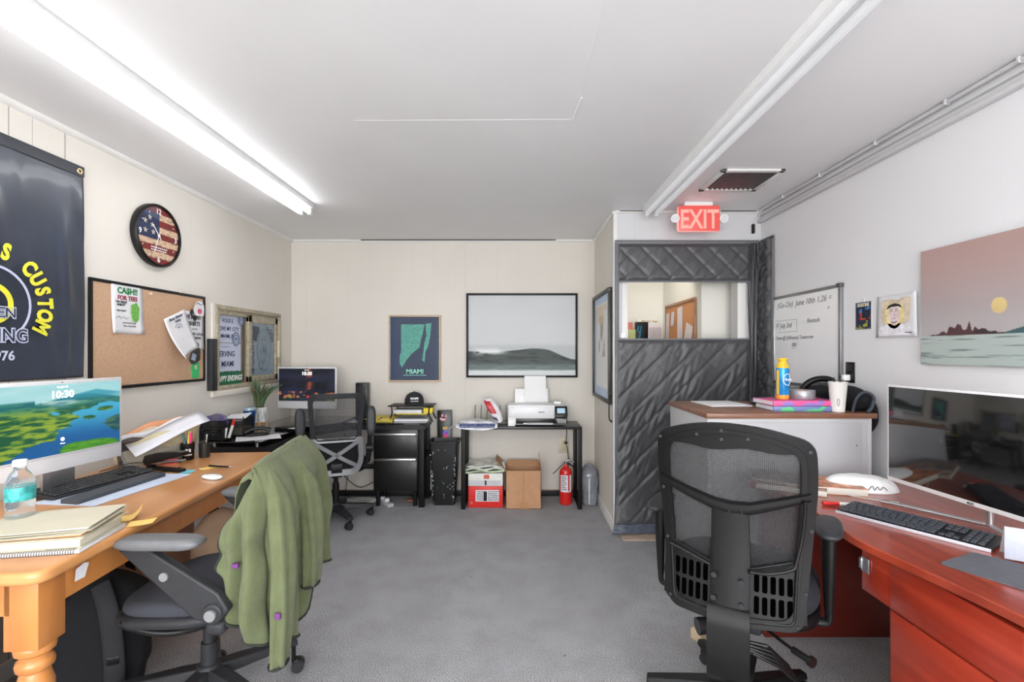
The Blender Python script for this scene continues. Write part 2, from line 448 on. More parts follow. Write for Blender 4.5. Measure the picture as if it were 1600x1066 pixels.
b = MB().box(XA, OX0, YD, YD + .1, 0, H).box(OX1, XR, YD, YD + .1, 0, H).box(OX0, OX1, YD, YD + .1, OZ, H)
struct('wall_door', b, M_wd, 0)
M_wr = panel_wall('right_wall_paint', (228, 228, 230), 'Y', [], amp=.02)
struct('wall_right', MB().box(XR, XR + .1, YR - .1, YD + .1, 0, H), M_wr, 0)
# unseen shop front glazing, added behind the camera to let in fill light
GX0, GX1, GZ0, GZ1 = -1.95, 1.7, .25, 2.3
b = MB().box(XL - .1, XR + .1, YR - .1, YR, 0, GZ0).box(XL - .1, XR + .1, YR - .1, YR, GZ1, H).box(XL - .1, GX0, YR - .1, YR, GZ0, GZ1).box(GX1, XR + .1, YR - .1, YR, GZ0, GZ1)
struct('wall_rear', b, M_wr, 0)
b = MB()
for x in (GX0, GX0 + 1.2, GX1 - 1.24, GX1 - .04): b.box(x, x + .04, YR - .07, YR - .02, GZ0, GZ1)
b.box(GX0, GX1, YR - .07, YR - .02, GZ0, GZ0 + .04).box(GX0, GX1, YR - .07, YR - .02, GZ1 - .04, GZ1)
struct('fill_window', b, M_darkgrey, 0)
pl = bpy.data.lights.new('fill_window_portal', 'AREA'); pl.shape = 'RECTANGLE'; pl.size = GX1 - GX0; pl.size_y = GZ1 - GZ0; pl.cycles.is_portal = True
po = bpy.data.objects.new('fill_window_portal', pl); COL.objects.link(po); po.location = ((GX0 + GX1) / 2, YR - .08, (GZ0 + GZ1) / 2); po.rotation_euler = (PI / 2, 0, 0)
# neighbouring room behind the service window
b = MB().box(XL - 1.4, XL - 1.3, 2.6, 5.2, 0, H).box(XL - 1.3, XL - .1, 2.5, 2.6, 0, H).box(XL - 1.3, XL - .1, 5.2, 5.3, 0, H).box(XL - 1.4, XL - .1, 2.5, 5.3, -.1, 0).box(XL - 1.4, XL - .1, 2.5, 5.3, H, H + .08)
struct('wall_storeroom', b, pm('storeroom_paint', (150, 138, 120), .7, amp=.1), 0)
# room behind the curtain
M_hw = pm('hall_wall_paint', (232, 230, 222), .6, amp=.02, scale=3)
HX0, HX1, HYB = .4, 1.5, 4.95
struct('floor_hall', MB().box(HX0 - .1, XR + .1, YD + .1, HYB + .1, -.08, -.002), pm('hall_tiles', (150, 120, 100), .4, amp=.1), 0)
struct('ceiling_hall', MB().box(HX0 - .1, XR + .1, YB + .1, HYB + .1, H, H + .08), M_ceil, 0)
struct('wall_hall_back', MB().box(HX0 - .1, XR + .1, HYB, HYB + .1, 0, H), M_hw, 0)
struct('wall_hall_right', MB().box(HX1, XR, 3.93, HYB, 0, H).box(XR, XR + .1, YD + .1, HYB, 0, H), M_hw, 0)
struct('wall_hall_left', MB().box(XA + .09, XA + .1, YD + .1, YB, 0, H).box(HX0 - .1, HX0, YB + .1, HYB, 0, H), M_hw, 0)
struct('ceiling_hall_beam', MB().box(1.28, HX1, 3.95, 4.12, 2.02, H), M_hw, 0)
struct('trim_door_jamb', MB().box(OX0 - .045, OX0 - .001, YD - .008, YD + .11, 0, OZ + .04, .003).box(OX1 + .001, OX1 + .06, YD - .008, YD + .11, 0, OZ + .04, .003)
       .box(OX0, OX1, YD - .008, YD + .11, OZ - .0, OZ + .04, .003), M_whitepaint)
struct('trim_threshold', MB().box(XA + .03, XR - .02, YD - .16, YD + .1, .0005, .012, .003), pm('pink_stone_threshold', (178, 158, 142), .5, amp=.12, scale=30))
# cornices and skirtings
def cornice(p0, p1, inward, r=.022):
    b = MB(); d = (Vector(p1) - Vector(p0)); n = Vector(inward)
    prof = [(0, 0), (r, 0), (r * .92, -r * .38), (r * .7, -r * .7), (r * .38, -r * .92), (0, -r)]
    vs = [Vector(q) + n * a + Vector((0, 0, c)) for q in (p0, p1) for a, c in prof]; k = len(prof)
    b.add(vs, [(i, (i + 1) % k, k + (i + 1) % k, k + i) for i in range(k)] + [tuple(range(k)), tuple(range(2 * k - 1, k - 1, -1))]); return b
struct('trim_cornice_left', cornice((XL, YR, H), (XL, YB, H), (1, 0, 0), .026), M_whitepaint)
struct('trim_cornice_back', cornice((XL, YB, H), (XA, YB, H), (0, -1, 0), .02), M_whitepaint)
struct('trim_cornice_alcove', cornice((XA, YD, H), (XA, YB, H), (-1, 0, 0), .02), M_whitepaint)
struct('trim_cornice_door', cornice((XA, YD, H), (XR, YD, H), (0, -1, 0), .016), M_whitepaint)
M_gap = pm('dark_gap', (30, 29, 28), .9, amp=.2)
struct('trim_ceiling_gap', MB().box(X(565, YB), X(868, YB), YB - .024, YB - .0205, H - .008, H - .0005).box(X(1125, YD), X(1180, YD), YD - .02, YD - .0165, H - .006, H - .0005)
       .box(X(968, YD), X(1004, YD), YD - .02, YD - .0165, H - .004, H - .0005), M_gap, 0)
struct('trim_corner', MB().box(XA - .012, XA + .02, YD - .012, YD + .03, 0, H - .016, .003), M_whitepaint)
struct('trim_raceway', MB().box(XR - .034, XR, YR, YD, 2.345, 2.372, .009), pm('right_wall_trim', (214, 214, 216), .4, amp=.02))
struct('trim_cornice_right', MB().box(XR - .02, XR, YR, YD, 2.40, H, .004), M_wr)
struct('baseboard_back', MB().box(XL, XA, YB - .008, YB, 0, .055, .002).box(XL, XA, YB - .010, YB, .055, .062, .002, 1), [pm('black_rubber_base', (28, 28, 30), .5, amp=.1), pm('beige_base_edge', (170, 150, 128), .5, amp=.05)])
struct('baseboard_alcove', MB().box(XA - .014, XA, YD + .02, YB - .01, 0, .09, .004), M_whitepaint)
struct('baseboard_left', MB().box(XL, XL + .012, YR, YB, 0, .08, .004), M_whitepaint)
struct('baseboard_right', MB().box(XR - .012, XR, YR, YD, 0, .08, .004), M_whitepaint)
b = MB().tube(cr([(-.74, 2.235, H), (-.3, 2.232, H), (.1, 2.225, H), (.255, 2.228, H)], 6), .0009, 6).tube([(.262, 2.22, H), (.275, 2.03, H)], .004, 6).tube(cr([(.275, 2.04, H), (.268, 1.8, H), (.264, 1.2, H), (.26, .2, H)], 6), .0014, 6)
struct('trim_ceiling_seam', b, M_ceil)
struct('trim_carpet_seam', MB().box(X(500, 4.28), X(650, 4.28), 4.283, 4.287, 0, .0025), pm('carpet_seam_fibre', (150, 150, 152), .9, amp=.2))

# sliding service window in the left wall (local x = away from camera, y = into wall)
def at_left(Y, z, dx=0.0): return (XL + dx, Y, z)
w = thing('window_1', None, None, at_left((WY0 + WY1) / 2, WZ0), LW); tag(w, kind='structure')
ww, wh = WY1 - WY0, WZ1 - WZ0
M_wf = pm('worn_beige_metal', (170, 160, 138), .5, amp=.25, scale=25, bump=.1, bscale=80)
b = MB(); frame(b, ww + .03, wh + .03, .03, -.02, .06, 0, -.015)
b.box(-ww / 2, ww / 2, .0, .05, wh - .05, wh - .01, .002)
b.build('window_frame', M_wf, w)
b = MB(); b.box(-ww / 2 - .06, ww / 2 + .02, -.02, .01, -.06, -.016, .003).box(-ww / 2 - .055, -ww / 2 - .015, -.012, .008, -.016, wh + .02, .003)
b.build('window_casing', pm('beige_casing', (222, 216, 204), .45, amp=.03), w)
sx0, sx1 = -.04, ww / 2 - .02
b = MB(); b.box(sx0, sx0 + .05, -.008, .016, .02, wh - .03, .003).box(sx1 - .045, sx1, -.008, .016, .02, wh - .03, .003).box(sx0, sx1, -.008, .016, .02, .065, .003).box(sx0, sx1, -.008, .016, wh - .085, wh - .03, .003)
sash = b.build('sliding_sash', M_wf, w)
MB().box(sx1 - .012, sx1 + .016, -.024, -.004, .21, .36, .004).build('sash_handle', pm('cream_handle', (205, 196, 172), .5, amp=.1), sash)
M_glass = pm('window_glass', (225, 235, 235), .03, trans=1.0, ior=1.3)
MB().box(sx0 + .045, sx1 - .04, .002, .005, .06, wh - .08).build('pane', M_glass, sash)
MB().box(-ww / 2 + .01, 0.0, .035, .038, .02, wh - .05).build('pane', M_glass, w)
b = MB().box(-.085, -.05, .02, .06, .02, wh - .04, .003); b.build('fixed_bar', pm('dark_metal_bar', (96, 88, 76), .5, amp=.2), w)

def ticks(b, x0, x1, z0, z1, n, th=.0006, y=-.0008, seed=1, hgt=.45):
    rs = random.Random(seed)
    for k in range(n):
        z = z1 + (z0 - z1) * (k + .5) / n; hh = abs(z1 - z0) / n * hgt / 2; a = x0
        while a < x1 - .004:
            l = rs.uniform(.006, .02); b.box(a, min(a + l, x1), y, y + th, z - hh, z + hh); a += l + .004
    return b
# signs taped behind the window glass; local frame of the window
navy = pm('navy_ink', (38, 50, 92), .6, amp=.1)
def wsign(name, x0, x1, z0, z1, y, col, label, writer, inkm=navy, tilt=0):
    Y = (WY0 + WY1) / 2 + (x0 + x1) / 2
    t = thing(name, label, 'sign', (XL - y, Y, WZ0 + z0), LW)
    ww_ = x1 - x0; hh_ = z1 - z0
    MB().box(-ww_ / 2, ww_ / 2, 0, .001, 0, hh_).build('sheet', col, t)
    bb = MB(); writer(bb, ww_, hh_); bb.build('printing', inkm, t, 0)
    return t
bluew = pm('bluish_paper', (206, 212, 232), .7, amp=.05, scale=10)
def w1(b, w, h):
    b.text('VOUS E', .042, 0, -.0008, h - .055, off=.01).text('I LOVE MY CITY', .042, 0, -.0008, h - .115, off=.01).text('MIAMI, FL', .042, 0, -.0008, h - .17, off=.01)
wsign('window_sign', -.44, -.09, .33, .535, .028, bluew, 'white sign reading LOVE MY CITY MIAMI FL behind the left window glass', w1)
def w2(b, w, h):
    b.text('SERVING', .06, -.02, -.0008, h - .1, off=.01, sx=.95).text('MIAMI', .06, 0, -.0008, h - .175, off=.01).text('SINCE 2015', .06, 0, -.0008, h - .25, off=.01, sx=.95)
    b.box(-.08, .03, -.0008, 0, h - .03, h - .027)
wsign('window_sign', -.44, -.09, .11, .325, .027, bluew, 'white sign reading SERVING MIAMI SINCE 2015 behind the window glass', w2)
def w3(b, w, h): b.text('HAPPY ENDINGS', .058, .01, -.0008, h / 2 - .02, off=.02, sx=.78, shear=.25)
wsign('window_sign', -.44, -.1, .012, .112, .02, pm('green_card', (20, 104, 66), .5, amp=.06), 'green HAPPY ENDINGS sign in bottom left corner of service window', w3, pm('white_ink', (240, 240, 240), .6, amp=.02))
def w4(b, w, h):
    for k in range(9): b.text('8S5MWNA2C'[k], .045, -w / 2 + .03, -.0008, .03 + k * .043, rot=PI / 2, off=.02)
wsign('window_sign', .012, .1, .07, .30, .0005, bluew, 'narrow sign with sideways navy letters behind the right sash glass', w4) if False else None
def w5(b, w, h):
    for k in range(4): b.text('DIO T', .038, -w / 2 + .03 + k * .032, -.0008, .02 + .02 * (k % 2), ax='L', rot=PI / 2, off=.02)
def oval(cx, cz, rx, rz, n=40): return [(cx + rx * math.cos(2 * PI * i / n), cz + rz * math.sin(2 * PI * i / n)) for i in range(n)]
def ringline(b, cx, cz, rx, rz, t, y0=-.0008, y1=0.0):
    b.ring(oval(cx, cz, rx, rz), oval(cx, cz, rx - t, rz - t), y1 - y0, y0=y0); return b
def w6(b, w, h):
    ringline(b, .0, h * .5, w * .46, h * .47, .004)
    ringline(b, .0, h * .5, w * .40, h * .42, .002)
    rs = random.Random(5)
    for k in range(26):
        a = rs.uniform(0, 2 * PI); r = rs.uniform(.0, .8)
        x, z = w * .34 * r * math.cos(a), h * .5 + h * .36 * r * math.sin(a)
        ringline(b, x, z, rs.uniform(.01, .025), rs.uniform(.01, .025), .0022)
    ringline(b, -w * .2, h * .16, .035, .035, .006)
t = thing('window_sign', 'white oval drawing with blue rings taped behind right window sash', 'sign', (XL - .0065, (WY0 + WY1) / 2 + .22, WZ0 + .085), LW)
MB().prism(oval(0, .19, .125, .185), 0, .001).build('sheet', pm('pale_blue_paper', (196, 206, 226), .7, amp=.06, scale=14), t)
bb = MB(); w6(bb, .25, .38); bb.build('printing', pm('faded_blue_ink', (110, 128, 170), .7, amp=.1), t, 0)
t = thing('window_sign', 'white sheet with sideways navy lettering filling right window sash', 'sign', (XL - .0085, (WY0 + WY1) / 2 + .2, WZ0 + .065), LW)
MB().box(-.19, .19, 0, .001, 0, .43).build('sheet', bluew, t)
bb = MB()
for k, s_ in enumerate(['S81GNZWVN']): bb.text(s_, .062, -.135, -.0008, .012, ax='L', rot=PI / 2, off=.02, sx=.85)
for k in range(4): bb.text(['DOW', 'WHT', 'HHH', 'DIO'][k], .05, .09 + .03 * k, -.0008, .28, ax='L', rot=PI / 2, off=.02, sx=1.0)
bb.prism([(-.15, .29), (-.05, .27), (-.05, .4), (-.16, .41)], -.0008, 0)
bb.build('printing', navy, t, 0)
for (cx, cz, r, lab) in ((-.17, .36, .048, 'round navy emblem sticker on the left window pane'), (-.1, .51, .04, 'navy swirl sticker at top of the left window pane')):
    t = thing('window_sticker', lab, 'sticker', (XL - .018, (WY0 + WY1) / 2 + cx, WZ0 + cz), LW)
    MB().prism(oval(0, 0, r, r * 1.15), 0, .001).build('disc', pm('sticker_blue', (176, 188, 214), .5, amp=.05), t)
    bb = MB(); ringline(bb, 0, 0, r * .95, r * 1.1, .006); ringline(bb, 0, 0, r * .62, r * .7, .004); bb.cyl((0, -.0008, 0), (0, 0, 0), r * .2, n=10)
    bb.build('printing', navy, t, 0)

# ============================================================ CEILING LIGHTS, VENT, EXIT SIGN, CONDUIT
def fixture(x, y0, y1, on, label, rear=False):
    t = thing('ceiling_light', label, 'light fixture', (x, (y0 + y1) / 2, H), 0, )
    L = (y1 - y0) / 2
    b = MB(); b.prism([(-.055, 0), (.055, 0), (.055, -.034), (.03, -.045), (-.03, -.045), (-.055, -.034)], -L, L)
    b.build('housing', pm('white_enamel', (232, 232, 232), .35, amp=.02), t)
    if rear: mt = pm('fill_tube', (250, 250, 250), .4, emit=(252, 253, 255), es=TUBE_FILL)
    else: mt = pm('lit_tube' if on else 'dim_tube', (250, 250, 250) if on else (196, 197, 200), .4, emit=(252, 253, 255), es=TUBE_ON if on else TUBE_DIM)
    for s in (-1, 1):
        tb = MB().cyl((.034 * s, -L + .03, -.062), (.034 * s, L - .03, -.062), .0165, n=20).build('tube', mt, t)
        c = MB(); c.box(.034 * s - .012, .034 * s + .012, -L, -L + .028, -.082, -.04, .003).box(.034 * s - .012, .034 * s + .012, L - .028, L, -.082, -.04, .003)
        c.cyl((.034 * s, L - .045, -.062), (.034 * s, L - .026, -.062), .0172).cyl((.034 * s, -L + .045, -.062), (.034 * s, -L + .026, -.062), .0172)
        c.build('tube_holder', M_white, t)
    return t
fixture(-1.512, 1.08, 3.51, True, 'brightly lit twin tube fluorescent light on the left of the ceiling')
fixture(-1.512, -1.6, .83, True, 'added unseen twin tube fill light behind the camera on the left', True)  # both pairs behind the camera are added to brighten the room
fixture(.985, 1.12, 3.55, False, 'dim twin tube fluorescent light above the exit sign side')
fixture(.985, -1.6, .83, True, 'added unseen twin tube fill light behind the camera on the right', True)
t = thing('ceiling_light', 'small square ceiling light in the room beyond the curtain', 'light fixture', (1.15, 4.3, H))
MB().box(-.15, .15, -.15, .15, -.03, 0, .01).build('housing', M_white, t)
MB().box(-.13, .13, -.13, .13, -.036, -.0302, .002).build('diffuser', pm('lit_diffuser', (255, 250, 240), .5, emit=(255, 250, 240), es=14), t)

t = thing('air_vent', 'square ceiling air vent with white frame and dark curved slats', 'vent', (1.385, 3.01, H))
b = MB(); W_ = .185
b.box(-W_, W_, -W_, -W_ + .035, -.012, 0, .002).box(-W_, W_, W_ - .035, W_, -.012, 0, .002).box(-W_, -W_ + .03, -W_, W_, -.012, 0, .002).box(W_ - .03, W_, -W_, W_, -.012, 0, .002)
b.build('frame', M_whitepaint, t)
MB().box(-.155, .155, -.15, .15, -.0015, 0).build('duct_backing', M_gap, t)
sl = None
for k in range(10):
    b = MB(); x = -.137 + k * .0305
    b.surf([[(x, -.152, -.002), (x, .152, -.002)], [(x + .005, -.152, -.008), (x + .005, .152, -.008)], [(x + .016, -.152, -.013), (x + .016, .152, -.013)]], .0012)
    b.build('slat', pm('grey_slat', (96, 96, 98), .4, .4, amp=.1), t)

t = thing('exit_sign', 'glowing red EXIT sign hanging from ceiling beside the air vent', 'exit sign', (1.295, 3.46, H))
MB().box(-.1, .1, -.02, .02, -.028, 0, .006).build('canopy', M_white, t)
MB().box(-.15, .15, -.022, .022, -.215, -.028, .02, seg=4).build('housing', pm('pale_sign_case', (228, 205, 200), .4, amp=.02, emit=(255, 120, 110), es=.25), t)
MB().box(-.145, .145, -.026, -.0222, -.21, -.033, .003).build('face', pm('red_sign_face', (130, 40, 38), .4, emit=(232, 96, 90), es=.62), t)
MB().text('EXIT', .185, 0, -.028, -.19, off=.02, sx=.72, th=.001).build('lettering', pm('lit_letters', (150, 90, 84), .4, emit=(255, 176, 162), es=.66), t, 0)
for s in (-1, 1):
    h_ = MB(); h_.cyl((s * .172, .0, -.12), (s * .172, -.035, -.125), .024, .030, 18).cyl((s * .145, 0, -.12), (s * .17, 0, -.12), .01, n=10)
    lh = h_.build('lamp_head', M_white, t)
    MB().cyl((s * .172, -.0352, -.125), (s * .172, -.038, -.125), .025, n=18).build('lens', pm('lamp_lens', (215, 218, 220), .15, amp=.05), lh)

b = MB().tube(cr([(XR - .045, YR + .05, H - .012), (XR - .045, 1, H - .012), (XR - .045, 2.2, H - .014), (XR - .043, 3.4, H - .012), (XR - .045, 3.6, H - .014)], 6), .009, 10)
for y in (1.2, 1.75, 2.05, 2.45, 2.9, 3.3): b.box(XR - .057, XR - .033, y - .006, y + .006, H - .023, H - .0008, .002)
b.tube(cr([(XR - .045, 3.6, H - .014), (XR - .03, 3.64, H - .03), (XR - .04, YD - .012, H - .07), (XR - .06, YD - .01, H - .1)], 5), .006, 8)
b.box(XR - .075, XR - .055, YD - .022, YD - .002, H - .17, H - .1, .003, 1)
tag(b.build('conduit', [pm('painted_conduit', (205, 205, 207), .4, amp=.05), M_gap]), 'thin painted conduit pipe clipped along the right ceiling edge', 'pipe')

# ============================================================ QUILTED CURTAIN
def quilt(u, w, s=.168, a1=.008, a2=.008, wr=.005, seed=0.0):
    a = (u + w) / s; b_ = (u - w) / s
    da = abs(a - round(a)) * s * .707; db = abs(b_ - round(b_)) * s * .707
    p = a1 * min(1, da / .02) ** .45 + a2 * min(1, db / .02) ** .45
    from mathutils import noise
    q = noise.noise(Vector(((u * .8 + w) * 7 + seed, (u - w * .45) * 30, seed))) * wr * (.5 + noise.noise(Vector((u * 5, w * 5, 9))))
    return p + q
t = thing('quilted_curtain', 'dark grey quilted blanket curtain hung over the doorway under exit sign', 'curtain', (XA, YD - .03, 0))
M_q = pm('grey_quilt', (72, 72, 75), .42, amp=.10, scale=6, bump=.12, bscale=40)
M_qb = pm('grey_binding', (104, 105, 108), .5, amp=.08, scale=30, bump=.1)
def qsheet(x0, x1, z0, z1, nx, nz, off=0.0, side=False, bulge=0.0, **k):
    G = []
    for j in range(nz + 1):
        row = []
        for i in range(nx + 1):
            x = x0 + (x1 - x0) * i / nx; z = z0 + (z1 - z0) * j / nz
            e = min(1, min(i, nx - i) * .25, min(j, nz - j) * .25)
            d = quilt(x, z, **k) * e + off
            if bulge: d += bulge * math.sin(x * 23) * .5 + bulge * math.sin(x * 9 + z * 3)
            row.append((x, -d, z) if not side else (-d, -x, z))
        G.append(row)
    return G
MB().surf(qsheet(0, 1.02, 1.905, 2.19, 130, 40, .004), .006, n=(0, 1, 0)).build('top_panel', M_q, t, 180)
# lower panel flares out at its left foot
G = qsheet(-.004, 1.01, .10, 1.47, 130, 170, .004, a1=.0025, a2=.010, wr=.011, s=.2, bulge=.004)
for j, row in enumerate(G):
    for i, p in enumerate(row):
        z = p[2]; f = max(0, (.34 - z) / .3) ** 2; u = i / 130
        row[i] = (p[0] - f * .03 * (1 - u), p[1] - f * .09 * (1 - u) - .01 * f, p[2])
MB().surf(G, .006, n=(0, 1, 0)).build('lower_panel', M_q, t, 180)
G2 = []
for j in range(8):
    z = .10 - j * .01; row = []
    for i in range(66):
        p = G[0][i * 2]; w_ = math.sin(i * .9) * .003 * (j % 3)
        row.append((p[0] - .002 * j * (1 - i / 65), p[1] - .006 * j / 7 + w_ - .002, z))
    G2.append(row)
MB().surf(G2, .008, n=(0, 1, 0)).build('bottom_hem', pm('blue_grey_hem', (84, 90, 104), .35, amp=.2, scale=20, bump=.3, bscale=50), t, 180)
# right-hand strip wrapping on to the right wall, and the gathered corner
xr = XR - XA - .012
G = [[(1.0 + .075 * i / 20 + .006 * math.sin(z * 9 + i), -.012 - .012 * math.sin(i * .9 + z * 2), z) for i in range(21)] for z in np.linspace(.02, 2.19, 120)]
MB().surf(G, .004, n=(0, 1, 0)).build('gathered_corner', M_q, t, 180)
G = [[(xr - .004 - quilt(y_, z, s=.15, a1=.014, a2=.014, wr=.02, seed=4) * min(1, min(i, 24 - i) * .3) - .012 * math.exp(-y_ * 40), -y_, z) for i, y_ in enumerate(np.linspace(.0, .16, 25))] for z in np.linspace(.02, 2.2, 200)]
MB().surf(G, .004, n=(1, 0, 0)).build('side_panel', M_q, t, 180)
b = MB(); b.box(-.004, 1.075, -.012, .004, 2.185, 2.215, .003).box(-.006, .022, -.02, .0, 1.47, 2.19, .003).box(-.006, .018, -.014, .004, .45, 1.47, .003)
b.box(xr - .012, xr, -.175, -.155, .02, 2.21, .003).box(xr - .012, xr, -.175, 0, 2.19, 2.215, .003).box(-.004, 1.01, -.02, -.012, 1.462, 1.476, .003).box(-.004, 1.0, -.012, -.006, 1.897, 1.91, .003)
b.build('binding', M_qb, t)

# ============================================================ PICTURES ON THE BACK WALL
def at_back(px0, px1, py0, py1, d=0.0):
    y = YB - .0; return ((X(px0, y) + X(px1, y)) / 2, y - d, Z(py1, y - .02)), X(px1, y) - X(px0, y), Z(py0, y) - Z(py1, y)
loc, w_, h_ = at_back(608, 689, 493, 597, .001)
t = thing('framed_poster', 'framed MIAMI map poster in teal on navy above the black desk', 'poster', loc)
frame(MB(), w_, h_, .016, -.022, 0).build('frame', wood('light_wood_frame', (176, 148, 118), (204, 178, 150), .5), t)
def f_m(u, v):
    c = mixc((62, 72, 92), (70, 80, 100), vn(u, v, 4, 3))
    c = mixc(c, (44, 70, 110), (u < .1) * .6)
    return c
grid_pic(w_ - .028, h_ - .028, 60, 80, f_m, t, M_artgloss, 'print', -.010, z0=.014)
MB().box(-w_ / 2 + .015, w_ / 2 - .015, -.009, -.002, .015, h_ - .015).build('backing', M_darkgrey, t)
teal = pm('teal_ink', (90, 162, 148), .6, amp=.25, scale=60)
b = MB(); W2 = w_ - .03; q = lambda a, c: (-w_ / 2 + .015 + a * W2, .015 + c * (h_ - .03))
b.prism([q(*p) for p in [(.22, .88), (.7, .88), (.66, .72), (.62, .62), (.60, .52), (.44, .42), (.33, .32), (.24, .2), (.19, .26), (.19, .38), (.22, .45)]], -.0112, -.0102)
b.prism([q(*p) for p in [(.72, .89), (.84, .9), (.82, .72), (.78, .55), (.72, .45), (.7, .28), (.65, .32), (.68, .46), (.70, .6), (.74, .7)]], -.0112, -.0102)
b.build('map_drawing', teal, t, 0)
b = MB()
for k in range(14): zz = .50 + k * .026; b.tube([(*q(.24 + i * .035, zz + .006 * math.sin(i * 1.3 + k)),) for i in range(11)] and [(q(.24 + i * .035, zz)[0], -.0114, q(.24 + i * .035, zz + .006 * math.sin(i * 1.3 + k))[1]) for i in range(11)], .0007, 4)
b.build('map_lines', pm('dark_teal_ink', (46, 110, 104), .6, amp=.1), t, 0)
b = MB(); b.text('MIAMI', .062, 0, -.0112, q(0, .105)[1], off=.015, sx=1.0)
ticks(b, -.11, .11, q(0, .07)[1], q(0, .09)[1], 1, y=-.0112)
b.build('lettering', pm('pale_teal_ink', (150, 228, 206), .6, amp=.05), t, 0)

loc, w_, h_ = at_back(729, 902, 459, 590, .001)
t = thing('framed_picture', 'wide black framed picture of a breaking ocean wave above printer', 'picture', loc)
frame(MB(), w_, h_, .019, -.03, 0).build('frame', M_blackmetal, t)
def f_w(u, v):
    n = vn(u, v * 2, 6, 11, 5); n2 = vn(u * 2, v * 8, 5, 21, 5)
    c = mixc((196, 198, 200), (208, 209, 211), vn(u, v, 2, 2))
    sea = .34 + .02 * n
    c = mixc(c, (176, 180, 182), ss(sea + .06, sea, v) * .7)
    crest = .30 + .035 * np.exp(-((u - .62) / .18) ** 2) * 1.0 - .10 * ss(.72, 1.0, u) + .012 * (n - .5)
    body = ss(crest + .008, crest - .006, v) * ss(.10, .16, v)
    c = mixc(c, (72, 80, 77), body)
    c = mixc(c, (40, 47, 47), body * ss(.45, .75, n2) * .8)
    foam = np.exp(-((v - .30) / .035) ** 2) * ss(.02, .1, u) * ss(.42, .25, u) * ss(.4, .55, n)
    c = mixc(c, (226, 228, 228), foam)
    low = ss(.2, .12, v)
    c = mixc(c, (84, 100, 97), low * (.5 + .5 * n2))
    c = mixc(c, (214, 217, 217), ss(.085, .055, v + .02 * (n - .5)) )
    return c
grid_pic(w_ - .034, h_ - .034, 240, 170, f_w, t, M_artgloss, 'print', -.012, z0=.017)
MB().box(-w_ / 2 + .018, w_ / 2 - .018, -.011, -.002, .018, h_ - .018).build('backing', M_darkgrey, t)

# frame on the alcove wall (faces -x): local x = towards camera
t = thing('framed_picture', 'tall black framed print hanging on narrow wall beside the curtain', 'picture', (XA - .001, (4.57 + 3.78) / 2, .965), RW)
w_, h_ = .79, .915
frame(MB(), w_, h_, .03, -.03, 0).build('frame', pm('dark_brown_frame', (52, 48, 44), .4, amp=.15), t)
def f_s(u, v):
    c = mixc((206, 222, 240), (190, 210, 236), vn(u, v, 3, 5))
    inn = (u > .12) & (u < .88) & (v > .1) & (v < .93)
    c = mixc(c, (238, 238, 236), inn * 1.0)
    c = mixc(c, (176, 168, 158), inn * ((u > .3) & (u < .72) & (v > .4) & (v < .8)) * ss(.35, .6, vn(u, v, 6, 9)))
    return mixc(c, (230, 205, 175), inn * ((v > .72) & (v < .9)) * ss(.4, .6, vn(u, v, 5, 19)) * .7)
grid_pic(w_ - .05, h_ - .05, 70, 90, f_s, t, M_artgloss, 'print', -.012, z0=.025)
MB().box(-w_ / 2 + .028, w_ / 2 - .028, -.011, -.002, .028, h_ - .028).build('backing', M_darkgrey, t)
b = MB().tube(cr([(0, -.004, 0), (0, -.02, .02), (0, -.022, .1), (0, -.02, .19), (0, -.004, .21)], 5), .005, 8).box(-.006, .006, -.008, 0, -.01, .012, .002).box(-.006, .006, -.008, 0, .2, .22, .002)
tag(b.build('pull_handle', M_black, loc=(XA - .0125, YD + .045, .84), rot=(0, 0, RW)), 'slim black pull handle on the wall edge left of curtain', 'handle')

# ============================================================ LEFT WALL THINGS
t = thing('wall_banner', 'black vinyl banner with yellow arched CUSTOM lettering hung on left wall', 'banner', (XL + .002, 1.958, 1.253), LW)
bw, bh = .864, 1.03
M_vin = pm('black_vinyl', (50, 56, 70), .32, amp=.25, scale=4, coat=.2)
from mathutils import noise as _mn
def ban(x, z):
    r = .010 * _mn.noise(Vector((x * 3.5, z * 1.6, 2))) + .012 * max(0, _mn.noise(Vector((x * 9 + z * 2, z * 1.2, 7))))
    return -.014 - r * 1.5 * min(1, max(0, (bh - z) * 3)) - (.010 * math.exp(-((x - .33) / .025) ** 2) * ss(.85, .6, z))
G = [[(x, ban(x, z), z) for x in np.linspace(-bw / 2, bw / 2, 90)] for z in np.linspace(0, bh, 90)]
MB().surf(G, .0015, n=(0, 1, 0)).build('sheet', M_vin, t, 180)
MB().box(-bw / 2, bw / 2, -.0195, -.0185, bh - .05, bh - .001).build('top_hem', pm('banner_hem', (30, 34, 46), .35, amp=.1), t)
b = MB()
for s in (-1, 1): b.tube([(s * (bw / 2 - .028) + .011 * math.cos(a), -.0215, bh - .028 + .011 * math.sin(a)) for a in np.linspace(0, 2 * PI, 17)[:-1]], .0035, 6, closed=True)
b.build('grommet', pm('brass', (214, 190, 140), .3, .9, amp=.05), t)
cz = 1.575 - 1.253
def arc_text(b, s, R, a0, da, size, **k):
    for i, ch in enumerate(s):
        a = a0 - da * i; x = R * math.sin(-a + PI / 2) if False else R * math.cos(a); z = cz + R * math.sin(a)
        M = Matrix.Translation((x, -.03, z)) @ Matrix.Rotation(-(a - PI / 2), 4, 'Y'); o = b.T; b.T = o @ M; b.text(ch, size, 0, 0, 0, **k); b.T = o
b = MB(); arc_text(b, "'S CUSTOM", .192, math.radians(90), math.radians(14.2), .094, off=.05, sx=.74)
ringline(b, 0, cz, .085, .085, .022, -.03, -.029); b.build('yellow_lettering', pm('yellow_ink', (232, 226, 66), .45, amp=.05, emit=None), t, 0)
b = MB(); ringline(b, 0, cz, .16, .16, .010, -.03, -.029)
